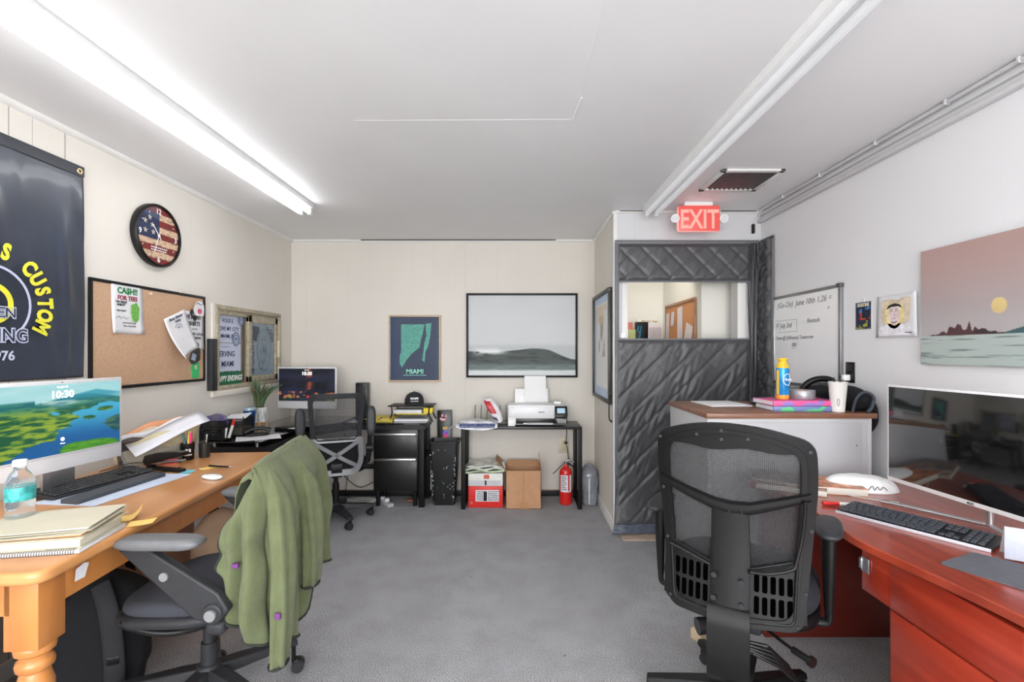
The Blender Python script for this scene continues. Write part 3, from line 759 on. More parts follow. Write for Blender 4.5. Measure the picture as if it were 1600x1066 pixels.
b.text('GOLDEN', .06, -.03, -.033, cz - .055, off=.075, sx=1.0).text('PRINTING', .078, -.02, -.0335, cz - .155, off=.07, sx=.92).text('1976', .055, .035, -.03, cz - .232, off=.02)
b.build('white_lettering', pm('lilac_white_ink', (196, 202, 226), .5, amp=.03), t, 0)
b = MB(); b.text('GOLDEN', .06, -.03, -.0345, cz - .055, off=.0, sx=1.0).text('PRINTING', .078, -.02, -.035, cz - .155, off=.0, sx=.92)
b.build('dark_lettering', pm('banner_ink', (40, 46, 62), .4, amp=.05), t, 0)

t = thing('wall_clock', 'round black wall clock with a faded stars and stripes dial', 'clock', (XL + .001, 2.875, 2.062), LW)
b = MB(); b.T = T(rx=PI / 2); b.lathe([(.180, 0), (.184, .008), (.184, .034), (.180, .040), (.174, .042), (.170, .040), (.169, .026), (.0, .026)], 56)
b.build('case', M_black, t)
def f_c(u, v):
    x = u - .5; y = v - .5
    st = (np.floor((v + .02 * vn(u, v, 5, 2)) * 9) % 2); n = vn(u * 3, v * 9, 6, 4)
    c = mixc((120, 44, 42), (206, 176, 148), st * 1.0)
    c = mixc(c, (90, 70, 60), ss(.5, .75, n) * .5)
    blue = (u < .52) & (v > .42) & (v < .88)
    c = mixc(c, (36, 48, 82), blue * .92)
    for sx, sy in ((.2, .7), (.36, .66), (.2, .54), (.38, .54), (.3, .78)):
        a = np.arctan2(y - (sy - .5), x - (sx - .5)); r = np.hypot(x - (sx - .5), y - (sy - .5))
        c = mixc(c, (216, 208, 190), (r < .028 + .018 * np.cos(5 * (a - PI / 2))) * 1.0)
    return mixc(c, (120, 140, 160), ((u > .1) & (v > .76) & (v - u * -.15 > .86) & (u < .5)) * .35)
dial = grid_pic(.338, .338, 130, 130, f_c, t, M_artgloss, 'dial', -.028, z0=-.169)
bm_ = bmesh.new(); bm_.from_mesh(dial.data)
bmesh.ops.delete(bm_, geom=[v for v in bm_.verts if math.hypot(v.co.x, v.co.z) > .1685], context='VERTS'); bm_.to_mesh(dial.data); bm_.free()
b = MB(); R = .142
for n_ in (12, 3, 6, 9):
    a = PI / 2 - n_ * PI / 6; b.text(str(n_), .044, R * math.cos(a), -.0295, R * math.sin(a) - .014, off=.02)
for n_ in (1, 2, 4, 5, 7, 8, 10, 11):
    a = PI / 2 - n_ * PI / 6; b.cyl((R * math.cos(a), -.0295, R * math.sin(a)), (R * math.cos(a), -.0285, R * math.sin(a)), .004, n=10)
ticks(b, -.06, .07, -.095, -.065, 2, y=-.0292)
b.build('numerals', M_white, t, 0)
def hand(a, l, w, nm):
    b = MB(); b.T = T(0, -.032, 0, ry=a); b.box(-w, w, 0, .001, -.025, l, 0); return b.build(nm, M_white, t)
hand(math.radians(-40), .075, .003, 'hour_hand'); hand(math.radians(200), .105, .0022, 'minute_hand')
MB().cyl((0, -.035, 0), (0, -.028, 0), .007, n=14).build('hub', M_white, t)

CYc, CZ0 = (2.43 + 3.33) / 2, 1.178; cw, chh = .90, .574
t = thing('cork_board', 'black framed cork pinboard with curling papers on the left wall', 'pinboard', (XL + .001, CYc, CZ0), LW)
frame(MB(), cw, chh, .015, -.016, 0).build('frame', M_black, t)
MB().box(-cw / 2 + .018, cw / 2 - .018, -.01, -.001, .018, chh - .018).build('cork', pm('cork', (196, 160, 130), .85, amp=.12, scale=160, bump=.2, bscale=400), t)
def cork(px, py, d=.0): # place on the cork surface by distance along the wall and height
    Y = (-XL - .012) * F / (VX - px); return (XL + .0115 + d, Y, Z(py, Y))
def paper_sheet(name, label, px, py, w, h, tilt=0.0, curl=.03, col=M_paper, printer=None, ink=M_ink, cat='paper', cor=(0, 0), thick=.0006, d=.0):
    """sheet pinned at its top centre, bottom corners curling off the board"""
    loc = cork(px, py, d); t = thing(name, label, cat, loc, rot=(0, 0, 0)); t.rotation_euler = (Matrix.Rotation(LW, 4, 'Z') @ Matrix.Rotation(tilt, 4, 'Y')).to_euler()
    G = []
    for j in range(13):
        v = j / 12
        G.append([((u - .5) * w, -.0006 - curl * v ** 2.5 * (abs(u - .5) * 2) ** 2 - cor[0] * v * v * (1 - u) - cor[1] * v * v * u, -v * h) for u in np.linspace(0, 1, 9)])
    MB().surf(G, thick, n=(0, -1, 0)).build('sheet', col, t, 180)
    if printer: printer(t, w, h)
    return t
def pr_cash(t, w, h):
    g = pm('green_ink', (30, 128, 70), .6, amp=.05); r = pm('maroon_ink', (150, 48, 66), .6, amp=.05)
    MB().text('CA$H!!', .046, 0, -.003, -.062, off=.03, sx=.95).build('green_lettering', g, t, 0)
    MB().text('FOR TEES', .034, 0, -.003, -.097, off=.03, sx=.95).build('red_lettering', r, t, 0)
    b = MB(); b.text('"WE PRINT', .016, -.045, -.004, -.115, off=.02).text('SHIRTS"', .016, -.045, -.004, -.13, off=.02).text('"NO GOLD"', .012, -.045, -.005, -.16, off=.02)
    b.text('ON IN THE BEST GEAR', .009, 0, -.012, -.225, off=.01).text('Since Expressed', .013, 0, -.014, -.242, off=.0)
    b.tube(cr([(-.08, -.006, -.195), (-.06, -.006, -.185), (-.05, -.006, -.198), (-.03, -.006, -.188), (-.01, -.006, -.2), (.0, -.006, -.19)], 4), .0008, 4)
    b.build('black_lettering', M_ink, t, 0)
    b = MB(); b.prism([(.02, -.12), (.055, -.105), (.075, -.135), (.07, -.2), (.055, -.215), (.03, -.205), (.018, -.16)], -.009, -.006); b.build('cash_drawing', pm('light_green_ink', (110, 176, 78), .6, amp=.4, scale=120), t, 0)
paper_sheet('poster_sheet', 'white CASH FOR TEES flyer pinned on the cork board', 199, 442, .216, .279, .0, .012, printer=pr_cash, cat='flyer')
def pr_print(t, w, h):
    b = MB(); b.text('WE PRINT', .038, .0, -.002, -.05, off=.03, sx=.95).text('T-SHIRTS', .038, .0, -.002, -.092, off=.03, sx=.95).text('* * * *', .02, .02, -.002, -.125, off=.02)
    b.text('SUPPORT LOCAL', .022, .02, -.0025, -.155, off=.03).text('BUSINESSES', .02, .03, -.003, -.18, off=.02); ringline(b, .035, -.225, .022, .022, .005, -.006, -.0055); b.build('printing', M_ink, t, 0)
paper_sheet('poster_sheet', 'white WE PRINT T-SHIRTS flyer at right side of cork board', 301, 487, .216, .25, .0, .004, printer=pr_print, cat='flyer')
def pr_draw(t, w, h):
    b = MB(); y = -.004
    b.text('Been Better', .026, .0, y, -.03, off=.02, shear=.2).text('Inking', .022, 0.01, y, -.052, off=.02, shear=.2); ringline(b, .0, -.1, .036, .036, .003, y - .001, y); ringline(b, .0, -.1, .024, .024, .002, y - .001, y)
    b.prism([(-.012, -.085), (.012, -.085), (.004, -.1), (.01, -.118), (-.01, -.118), (-.004, -.1)], y - .001, y)
    b.text('EST', .014, 0, -.008, -.155); ringline(b, .0, -.185, .018, .024, .002, -.013, -.0125); b.build('printing', pm('grey_blue_ink', (80, 86, 106), .6, amp=.1), t, 0)
paper_sheet('poster_sheet', 'curling white drawing sheet hanging tilted over the print flyer', 269, 491, .2, .26, math.radians(-22), .02, printer=pr_draw, cat='drawing', cor=(.05, .01), d=.014)
def small_cut(name, label, px, py, poly, colr, extra=None, cat='sticker', th=.004, d=.004):
    t = thing(name, label, cat, cork(px, py, d), LW); MB().prism([(a, c) for a, c in poly], -th, 0).build('body', colr, t)
    if extra: extra(t)
    return t
small_cut('cut_out', 'white rabbit shaped cut out pinned at top right of the cork board', 307, 483, rpoly([(-.045, -.045), (.05, -.05), (.055, .02), (.03, .055), (-.02, .05), (-.05, .0)], .02), M_paper,
          lambda t: (MB().prism(oval(0.005, -.015, .022, .018, 16), -.0055, -.0045).build('pink_patch', pm('pink_ink', (216, 90, 120), .6, amp=.2, scale=90), t, 0),
                     MB().tube(cr([(-.03, -.0055, .03), (-.01, -.0055, .04), (.01, -.0055, .028), (.03, -.0055, .035)], 4), .002, 4).build('outline', M_ink, t, 0)), 'cut out', d=.014)
small_cut('key_fob', 'small black tag hanging over the WE PRINT flyer', 298, 492, rpoly([(-.03, .012), (-.01, .04), (.04, -.02), (.022, -.045)], .01), M_blackgloss,
          lambda t: MB().box(-.008, .012, -.007, -.0045, -.008, .012, .001).build('pale_mark', M_grey, t), 'tag', d=.012)
small_cut('red_patch', 'dark red floral card at upper right edge of the cork board', 316, 485, rpoly([(-.02, -.05), (.018, -.05), (.018, .05), (-.02, .05)], .004), pm('maroon_card', (96, 44, 44), .6, amp=.5, scale=80), None, 'card', th=.001, d=.0)
small_cut('photo_patch', 'small dark card with a blue window pinned below white papers', 303, 556, rpoly([(-.055, -.03), (-.02, -.06), (.05, -.03), (.055, .04), (.03, .055), (-.03, .03)], .012), pm('brown_print', (58, 54, 48), .5, amp=.6, scale=70),
          lambda t: MB().prism([(-.045, -.025), (-.005, -.035), (.01, .005), (-.03, .02)], -.0055, -.0045).build('window_patch', pm('pale_blue_ink', (150, 166, 186), .5, amp=.1), t, 0), 'card', d=.006)
small_cut('green_felt_figure', 'green felt gummy shaped figure pinned at bottom right of cork board', 305, 578, rpoly([(-.05, .02), (-.03, .03), (-.035, .055), (-.01, .05), (0, .06), (.01, .05), (.035, .055), (.03, .03), (.05, .02), (.035, -.01), (.04, -.05), (.01, -.06), (0, -.04), (-.01, -.06), (-.04, -.05), (-.035, -.01)], .012), pm('green_felt', (62, 186, 110), .8, amp=.08, scale=60),
          lambda t: MB().box(-.012, .014, -.006, -.0045, .004, .03, .002).build('badge', pm('beige_badge', (205, 190, 150), .6, amp=.3, scale=150), t), 'felt figure', d=.0)
for (px, py, lab) in ((279, 456, 'clear push pin at top middle of the cork board'), (233, 459, 'clear push pin left of centre on the cork board top')):
    t = thing('push_pin', lab, 'push pin', cork(px, py), LW); MB().cyl((0, 0, 0), (0, -.012, 0), .004, .006, 10).build('head', pm('clear_pin', (226, 210, 190), .2, amp=.05), t); MB().cyl((0, -.012, 0), (0, -.014, 0), .0075, n=10).build('cap', pm('clear_pin_cap', (232, 218, 200), .2, amp=.05), t)
b = MB().box(-.033, .033, -.035, 0, 0, .362, .003); b.box(-.033, -.028, -.039, -.035, 0, .362, .001)
tag(b.build('cable_cover', M_darkgrey, loc=(XL + .001, 3.40, 1.105), rot=(0, 0, LW)), 'dark grey vertical wall box between cork board and service window', 'wall box')

# ============================================================ RIGHT WALL THINGS
t = thing('whiteboard', 'whiteboard with black marker notes on wall beside the curtain', 'whiteboard', (XR - .001, (2.758 + 3.486) / 2, 1.155), RW)
w_, h_ = .728, .608
frame(MB(), w_, h_, .018, -.02, 0).build('frame', pm('grey_aluminium', (150, 151, 153), .35, .7, amp=.05), t)
MB().box(-w_ / 2 + .016, w_ / 2 - .016, -.012, -.001, .016, h_ - .016).build('surface', pm('dry_erase', (244, 244, 246), .2, amp=.01, coat=.15), t)
b = MB(); b.box(w_ / 2 - .018, w_ / 2, -.02, 0, -.25, .0, .003).box(w_ / 2 - .03, w_ / 2 + .006, -.026, 0, h_ - .018, h_ + .006, .004)
b.build('corner_post', pm('dark_aluminium', (98, 99, 102), .4, .6, amp=.05), t)
MB().box(-w_ / 2 + .02, w_ / 2 - .05, -.07, -.012, -.022, -.012, .003).build('pen_tray', M_alu, t)
b = MB(); o_ = .001
def wr(s, x, z, size, **k): b.text(s, size, x - w_ / 2, -.0135, z, ax='L', shear=.25, th=.0003, off=-.006, **k)
wr('(Go-Do)  June 10th 1,26 =', .05, .525, .052, sx=1.05); wr('=', .60, .47, .04)
wr('Restock', .40, .405, .04); wr('FF July 3rd', .035, .385, .05, sx=.9); wr('Demo @ (Lifehouse) Tomorrow', .03, .305, .036, sx=.9); wr('500', .23, .255, .036)
b.box(-w_ / 2 + .025, -w_ / 2 + .29, -.0135, -.013, .435, .437).box(-w_ / 2 + .288, -w_ / 2 + .29, -.0135, -.013, .355, .437).box(-w_ / 2 + .06, -w_ / 2 + .29, -.0135, -.013, .355, .357).box(.0 - .13, -.09, -.0135, -.013, .243, .245)
b.build('handwriting', pm('faint_marker', (96, 96, 106), .7, amp=.2), t, 0)
tag(MB().box(-.055, .055, -.055, 0, 0, .05, .006).build('board_eraser', pm('grey_felt', (92, 92, 94), .9, amp=.3, scale=120, bump=.3), loc=(XR - .014, 2.93, 1.144), rot=(0, 0, RW)), 'grey felt board eraser on the whiteboard tray', 'eraser')
t = thing('wall_outlet', 'black wall outlet plate with white plug beside the whiteboard corner', 'outlet', (XR - .001, 2.70, 1.205), RW)
MB().box(-.036, .036, -.006, 0, 0, .115, .003).build('plate', M_blackgloss, t); MB().box(-.017, .017, -.009, -.006, .065, .1, .004).box(-.017, .017, -.009, -.006, .015, .05, .004).build('sockets', M_darkgrey, t)
MB().box(-.02, .012, -.045, -.009, .012, .045, .005).build('plug', M_white, t)
def f_p(u, v):
    n = vn(u, v, 7, 31, 4); n2 = vn(u, v, 8, 77, 3)
    c = mixc((26, 40, 78), (20, 24, 40), n)
    c = mixc(c, (190, 60, 40), ss(.55, .65, n2) * (v > .35) * (v < .65))
    c = mixc(c, (150, 160, 60), ss(.5, .6, n) * (v < .32)); c = mixc(c, (70, 120, 190), ss(.6, .7, n2) * (v > .6))
    return mixc(c, (120, 130, 140), ((u < .05) | (u > .95) | (v < .03) | (v > .97)) * .8)
t = thing('small_poster', 'small dark colourful band style poster taped right of the whiteboard', 'poster', (XR - .001, 2.6, 1.497), RW)
grid_pic(.118, .146, 60, 80, f_p, t, M_art, 'print', -.0022); MB().box(-.059, .059, -.002, 0, 0, .146).build('card', M_paper, t)
MB().text('SEASONS', .026, 0, -.003, .122, off=.02, sx=.8).build('lettering', pm('cream_ink', (226, 220, 190), .6, amp=.05), t, 0)
MB().box(-.012, .008, -.003, 0, .146, .165, .0005).build('tape', pm('clear_tape', (214, 214, 214), .3, amp=.02), t)
t = thing('portrait_drawing', 'watercolour portrait of a bearded person in black visored cap', 'drawing', (XR - .001, 2.37, 1.448), RW)
w_, h_ = .255, .21
G = [[(x, -.002 - .01 * ss(.5, 1, (x + .127) / .255) * (z / h_) - .006 * (1 - z / h_), z) for x in np.linspace(-w_ / 2, w_ / 2, 12)] for z in np.linspace(0, h_, 8)]
MB().surf(G, .001, n=(0, -1, 0)).build('sheet', M_paper, t, 180)
def ink(nm, col, polys, y=-.0135): 
    b = MB()
    for p in polys: b.prism(p, y, y + .0006)
    return b.build(nm, pm('wash_' + nm, col, .8, amp=.2, scale=40), t, 0)
ink('ochre_wash', (216, 200, 176), [rpoly([(-.09, .075), (-.05, .06), (-.035, .15), (-.02, .19), (-.085, .185)], .01), rpoly([(.045, .06), (.09, .08), (.095, .19), (.03, .19), (.035, .13)], .01)])
ink('yellow_wash', (232, 216, 140), [[(-.003 + .055 * math.cos(a), .112 + .07 * math.sin(a)) for a in np.linspace(0, 2 * PI, 30)[:-1]]], -.0138)
ink('face_wash', (226, 206, 206), [oval(-.003, .112, .038, .052)], -.0142)
ink('cap_crown', (206, 186, 160), [[(-.035, .15), (-.03, .17), (-.01, .185), (.02, .18), (.033, .152)]], -.0145)
ink('shirt', (232, 230, 238), [rpoly([(-.105, .01), (-.1, .05), (-.03, .07), (0, .055), (.03, .07), (.09, .05), (.11, .01)], .01)], -.0138)
ink('cap_visor', (30, 30, 34), [rpoly([(-.052, .138), (-.036, .158), (.0, .166), (.034, .158), (.048, .140), (.022, .150), (-.022, .149)], .004)], -.015)
b = MB(); y = -.0148
for s in (-1, 1): ringline(b, -.003 + s * .016, .13, .008, .005, .0018, y - .0006, y); b.box(-.003 + s * .016 - .01, -.003 + s * .016 + .01, y - .0006, y, .139, .141)
b.tube(cr([(-.003, y, .125), (.002, y, .108), (-.005, y, .105)], 4), .0008, 4).tube(cr([(-.015, y, .094), (-.003, y, .09), (.01, y, .094)], 4), .001, 4).tube(cr([(-.02, y, .078), (-.003, y, .07), (.015, y, .078)], 4), .0018, 4)
b.text('A.Knapp', .012, .085, y, .018, shear=.3)
b.build('pencil_lines', pm('violet_pencil', (86, 80, 104), .8, amp=.1), t, 0)
CY1, CY0 = 2.205, 1.42; w_, h_ = CY1 - CY0, .508
t = thing('canvas_print', 'large unframed print of pink sky, pale moon and dark island', 'picture', (XR - .001, (CY0 + CY1) / 2, 1.322), RW)
def f_k(u, v):
    c = mixc((168, 160, 161), (176, 146, 141), ss(.3, 1.0, v)); U = u * w_ / h_
    c = mixc(c, (184, 178, 180), ss(.5, .28, v) * .4)
    hz = .245; n = vn(u, v * 1.0, 30, 3, 4)
    isl = hz + .004 + .078 * np.exp(-((u - .28) / .13) ** 2) * (.35 + 1.1 * vn(u, u * 0 + .3, 60, 8, 1) * (.5 + vn(u, u * 0 + .7, 22, 18, 1))) * (u > .04) * (u < .51)
    m = (v < isl) & (v > hz) & (u > .06) & (u < .5)
    c = mixc(c, (78, 44, 48), m * 1.0); c = mixc(c, (40, 34, 40), m * ss(.5, .7, n) * .8)
    far = hz + .05 * ss(.42, .62, u) * (.9 + .25 * vn(u, u * 0 + .9, 9, 5))
    m2 = (v < far) & (v > hz) & (u > .48); c = mixc(c, (62, 92, 96), m2 * 1.0)
    sea = ss(hz + .001, hz - .001, v); c = mixc(c, (172, 183, 179), sea)
    st = ss(.58, .72, vn(u * .5, v * 9, 8, 6, 4)); c = mixc(c, (92, 108, 108), sea * st * .7)
    r = np.hypot(U - .455 * w_ / h_ - .0, (v - .46)); moon = ss(.062, .058, r)
    return mixc(c, mixc((222, 200, 138), (204, 174, 118), vn(u, v, 16, 44)), moon)
grid_pic(w_, h_, 260, 170, f_k, t, painted('satin_print', .3, coat=.35), 'print', -.0232); MB().box(-w_ / 2, w_ / 2, -.023, -.004, 0, h_, .001).build('panel', M_grey, t)
# ============================================================ CHAIRS
def meshmat(name, rgb, dens, sc):
    """woven mesh cloth: open weave with see-through gaps"""
    m, nt, b, lk = newmat(name)
    tc = nt.nodes.new('ShaderNodeTexCoord'); mp = nt.nodes.new('ShaderNodeMapping'); mp.inputs['Rotation'].default_value = (0, math.radians(45), 0)
    mp.inputs['Scale'].default_value = (sc, 1, sc); lk.new(tc.outputs['Object'], mp.inputs[0])
    sp = nt.nodes.new('ShaderNodeSeparateXYZ'); lk.new(mp.outputs[0], sp.inputs[0])
    fac = []
    for ax in ('X', 'Z'):
        s_ = nt.nodes.new('ShaderNodeMath'); s_.operation = 'SINE'; lk.new(sp.outputs[ax], s_.inputs[0]); fac.append(s_)
    mu = nt.nodes.new('ShaderNodeMath'); mu.operation = 'MULTIPLY'; lk.new(fac[0].outputs[0], mu.inputs[0]); lk.new(fac[1].outputs[0], mu.inputs[1])
    r = nt.nodes.new('ShaderNodeMapRange'); r.inputs['From Min'].default_value = -.5; r.inputs['From Max'].default_value = .5
    r.inputs['To Min'].default_value = max(0, dens - .2); r.inputs['To Max'].default_value = min(1, dens + .2)
    lk.new(mu.outputs[0], r.inputs['Value']); lk.new(r.outputs[0], b.inputs['Alpha'])
    b.inputs['Base Color'].default_value = (*L3(rgb), 1); b.inputs['Roughness'].default_value = .8
    return m
M_mesh = meshmat('woven_mesh', (50, 50, 52), .6, 800)
M_mesh2 = meshmat('fine_woven_mesh', (44, 44, 47), .72, 700)

def star_base(t, R, m, cast, zh=.10, rot=0.0, fork=M_black):
    """five armed base with castors, each castor a part of its own"""
    b = MB(); b.lathe([(.0, zh + .045), (.034, zh + .045), (.045, zh + .03), (.05, zh - .02), (.03, zh - .03)][::-1], 24)
    for k in range(5):
        a = rot + 2 * PI * k / 5; c, s = math.cos(a), math.sin(a); n = (-s, c)
        G = []
        secs = [(.02, .034, .022), (.10, .036, .02), (.2, .030, .016), (.28, .026, .013), (R, .022, .012)]
        vs = []
        for q, w, h in secs:
            zc = zh + .012 - .03 * (q / R) ** 1.5
            for dx, dz in ((-w, -h), (-w * .75, h), (w * .75, h), (w, -h)):
                vs.append((c * q + n[0] * dx, s * q + n[1] * dx, zc + dz))
        fs = [(i * 4 + j, i * 4 + (j + 1) % 4, i * 4 + 4 + (j + 1) % 4, i * 4 + 4 + j) for i in range(len(secs) - 1) for j in range(4)]
        fs += [(3, 2, 1, 0), tuple(len(vs) - 4 + i for i in range(4))]
        b.add(vs, fs)
    base = b.build('star_base', m, t, 50)
    bv = base.modifiers.new('round', 'BEVEL'); bv.width = .005; bv.segments = 2; bv.limit_method = 'ANGLE'
    for k in range(5):
        a = rot + 2 * PI * k / 5; c, s = math.cos(a), math.sin(a)
        cb = MB(); x, y = c * (R - .012), s * (R - .012); ca = a + cast[k % len(cast)]
        d = Vector((math.cos(ca), math.sin(ca), 0)); nn = Vector((-d.y, d.x, 0)); P = Vector((x, y, 0))
        cb.cyl(P + Vector((0, 0, .05)), P + Vector((0, 0, zh - .028)), .009, n=10)
        cb.ball(tuple(P - d * .012 + Vector((0, 0, .044))), (.021, .021, .019), 14, 8)
        ct = cb.build('caster', fork, t)
        wb = MB()
        for sg in (-1, 1):
            p = P - d * .018 + Vector((0, 0, .0265)); wb.cyl(p + nn * (.006 * sg), p + nn * (.024 * sg), .026, .0245, 20)
        wb.build('wheel', M_darkgrey, ct)
    return base

def cushion(t, w, d, z0, z1, e, cy=0.0, m=M_fab, name='seat', yf=None, pan=True):
    s_ = MB().pad(w, d, z0, z1, e, (0, cy), rnd=.9, dome=.006, yf=yf).build(name, m, t, 60)
    if pan: MB().pad(w * 1.0, d * 1.0, z0 - .028, z0 + .012, e, (0, cy), rnd=.7, yf=yf).build('seat_pan', M_black, t, 60)
    return s_

# ---------------------------------------------------------------- big mesh chair, seen from behind on the right
fx, fy = .52, .854
RZc = -math.atan2(fx, fy)
t = thing('office_chair', 'large black mesh back office chair facing the red desk on right', 'office chair', (.843, 1.843, 0), RZc)
star_base(t, .335, M_black, [1.0, 2.2, .3, 1.6, .8], rot=math.radians(164) - RZc)
MB().cyl((0, 0, .13), (0, 0, .24), .026).cyl((0, 0, .24), (0, 0, .39), .016).build('gas_lift', M_black, t)
b = MB().box(-.09, .09, -.14, .14, .39, .446, .012).box(-.03, .03, -.19, -.1, .37, .42, .008)
b.build('tilt_mechanism', M_darkgrey, t)
lv = MB().tube([(.06, -.08, .42), (.15, -.16, .41), (.185, -.19, .408)], .0055, 10).tube([(.185, -.19, .408), (.235, -.225, .405)], .011, 12).cyl((.233, -.223, .405), (.242, -.23, .4045), .017, n=16)
lv.build('tilt_lever', M_black, t)
MB().cyl((-.075, -.12, .38), (-.12, -.15, .375), .028, .03, 20).build('tension_knob', M_darkgrey, t)
b = MB()
for k in range(5): b.tube([(.02 + .012 * k, -.20, .395 - .008 * k), (.11 + .008 * k, -.18, .39 - .014 * k), (.17 + .008 * k, -.12, .31 - .012 * k)], .006, 8)
b.build('ribbed_bracket', M_black, t)
cushion(t, .53, .47, .475, .585, 3.2, .03, m=pm('navy_black_fabric', (32, 34, 42), .9, amp=.2, scale=200, bump=.3, bscale=900))
yb = -.245                                   # plane of the backrest
def yf(x, z): return .05 * (abs(x) / .25) ** 2.2 + .03 * math.sin((z - .48) / .62 * PI) - .02 * (z - .48) / .62
Oc = [(-.247, 1.092), (-.13, 1.13), (-.02, 1.142), (.11, 1.132), (.252, 1.088), (.258, .95), (.236, .68), (.217, .478), (.0, .462), (-.208, .470), (-.226, .68), (-.252, .95)]
Or = [.05, .1, .1, .1, .05, .1, .1, .045, .1, .045, .1, .1]
Ic = [(-.206, 1.062), (-.12, 1.076), (-.02, 1.062), (.09, 1.066), (.205, 1.045), (.212, .95), (.196, .71), (.188, .685), (.0, .655), (-.172, .690), (-.182, .71), (-.208, .95)]
Ir = [.04, .06, .08, .06, .04, .1, .02, .02, .06, .02, .02, .1]
outer = rpoly(Oc, Or, 6); inner = rpoly(Ic, Ir, 6)
b = MB()
def scale_to(c, f): return [(c[0][0] + (p[0] - c[0][0]) * f, c[0][1] + (p[1] - c[0][1]) * f) for p in c[1]]
def lerp_out(A, B, k): return [Vector(a).lerp(Vector(c), k) for a, c in zip(A, B)]
inset = rpoly([(c[0] * .82, c[1] - .035 if c[1] > 1 else c[1]) if c[1] > .6 else (c[0] * .86, c[1] + .032) for c in Oc], Or, 6)
b.ring(outer, lerp_out(outer, inset, .6), .026, yf, y0=yb)
b.ring(lerp_out(outer, inset, .6), inset, .020, lambda x, z: yf(x, z) - .007, y0=yb + .004)
# lower web of the frame: smooth plate between the bottom rail and the curved opening edge
Gp = []
for k in range(25):
    x = -.196 + .392 * k / 24; zt_ = .655 + .035 * min(1, (abs(x) / .17)) ** 1.6; zb_ = .497
    Gp.append([(x, yb + yf(x, z_) + .004, z_) for z_ in np.linspace(zb_, zt_, 10)])
b.surf(Gp, .012, n=(0, 1, 0))
# cheeks from the opening edge out to the rails
for s in (-1, 1): b.surf([[(s * xx, yb + yf(xx, z_) + .003, z_) for xx in (.204, .212, .226)] for z_ in (.50, .6, .7, .8, .9, 1.0, 1.06)], .012, n=(0, 1, 0))
b.surf([[(x, yb + yf(x, z_) + .003, z_) for z_ in (1.052 + .006 * math.sin(x * 30), 1.08, 1.118 - .05 * (x / .21) ** 2)] for x in np.linspace(-.21, .21, 15)], .012, n=(0, 1, 0))
# lower panel is solid; black patches paint the shade of its slots
# close it: cheeks either side of the slot blocks and the centre plate
fr = b.build('back_frame', M_black, t, 50)
mod = fr.modifiers.new('round', 'BEVEL'); mod.width = .003; mod.segments = 2; mod.limit_method = 'ANGLE'
# the black slot patches lie on the solid lower web
lat = MB()
def vrow(x0, x1, z0, z1):
    xs = np.linspace(x0, x1, 6)
    return xs
def slotplate(sx0, sx1):
    n = 5; xs = [sx0 + (sx1 - sx0) * (i + .5) / n for i in range(n)]
    for zc in (.612, .543):
        for x in xs:
            pl_ = [(p[0] + x, p[1] + zc) for p in rpoly([(-.0078, -.028), (.0078, -.028), (.0078, .028), (-.0078, .028)], .007, 4)]; k_ = len(pl_)
            lat.add([(a_, yb + yf(a_, c_) + dd, c_) for dd in (.0025, .0045) for a_, c_ in pl_], [(i, (i + 1) % k_, k_ + (i + 1) % k_, k_ + i) for i in range(k_)] + [tuple(range(k_)), tuple(range(k_, 2 * k_))])
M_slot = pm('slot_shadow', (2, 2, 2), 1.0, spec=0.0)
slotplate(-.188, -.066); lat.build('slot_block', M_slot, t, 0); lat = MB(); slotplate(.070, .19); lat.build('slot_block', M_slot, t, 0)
b = MB()
for s0, s1 in ((-.19, -.05), (.05, .19)):
    for zc in (.62, .545):
        for i in range(5):
            x = s0 + (s1 - s0) * (i + .5) / 5 if False else (s0 + .005) + (s1 - s0 - .01) * (i + .5) / 5
# raised panel edge and Y shaped brace
P = rpoly([(-.2, .70), (-.185, .50), (0, .478), (.19, .50), (.2, .70), (.06, .655), (-.06, .655)], .02, 5)
br = MB(); br.tube([(p[0], yb + yf(p[0], p[1]) - .003, p[1]) for p in P], .0045, 8, closed=True)
ZB = .862
col = [(-.062, .665), (-.056, .84), (-.235, .905), (-.238, .926), (-.225, .930), (-.06, .886), (.055, .880), (.222, .924), (.236, .920), (.234, .902), (.075, .845), (.066, .665), (.10, .50), (-.10, .50)]
def plate(poly, d0, d1):
    vs = [(p[0], yb + yf(p[0], p[1]) + d0 - .012 * math.exp(-(p[0] / .1) ** 2), p[1]) for p in poly] + [(p[0], yb + yf(p[0], p[1]) + d1, p[1]) for p in poly]
    n = len(poly); br.add(vs, [(i, (i + 1) % n, n + (i + 1) % n, n + i) for i in range(n)])
    return vs, n
def strip(pa, pb, N=16, d0=-.016, d1=.004):
    G0 = []; 
    for i in range(N + 1):
        k = i / N * (len(pa) - 1); j = min(int(k), len(pa) - 2); f = k - j
        A = Vector(pa[j]).lerp(Vector(pa[j + 1]), f); B = Vector(pb[j]).lerp(Vector(pb[j + 1]), f)
        G0.append([(A.lerp(B, q).x, yb + yf(*A.lerp(B, q)) + d0, A.lerp(B, q).y) for q in (0, .15, .5, .85, 1)])
    for row in G0:
        row[0] = (row[0][0], row[0][1] + .007, row[0][2]); row[-1] = (row[-1][0], row[-1][1] + .007, row[-1][2])
    br.surf(G0, d1 - d0, n=(0, 1, 0))
strip([(-.238, .905), (-.15, .872), (-.05, .838), (.0, .83), (.06, .835), (.15, .868), (.236, .898)], [(-.238, .932), (-.15, .905), (-.05, .878), (.0, .872), (.06, .875), (.15, .902), (.236, .926)], 30)
strip([(-.06, .50), (-.06, .665), (-.056, .86)], [(.06, .50), (.064, .665), (.058, .86)], 14)
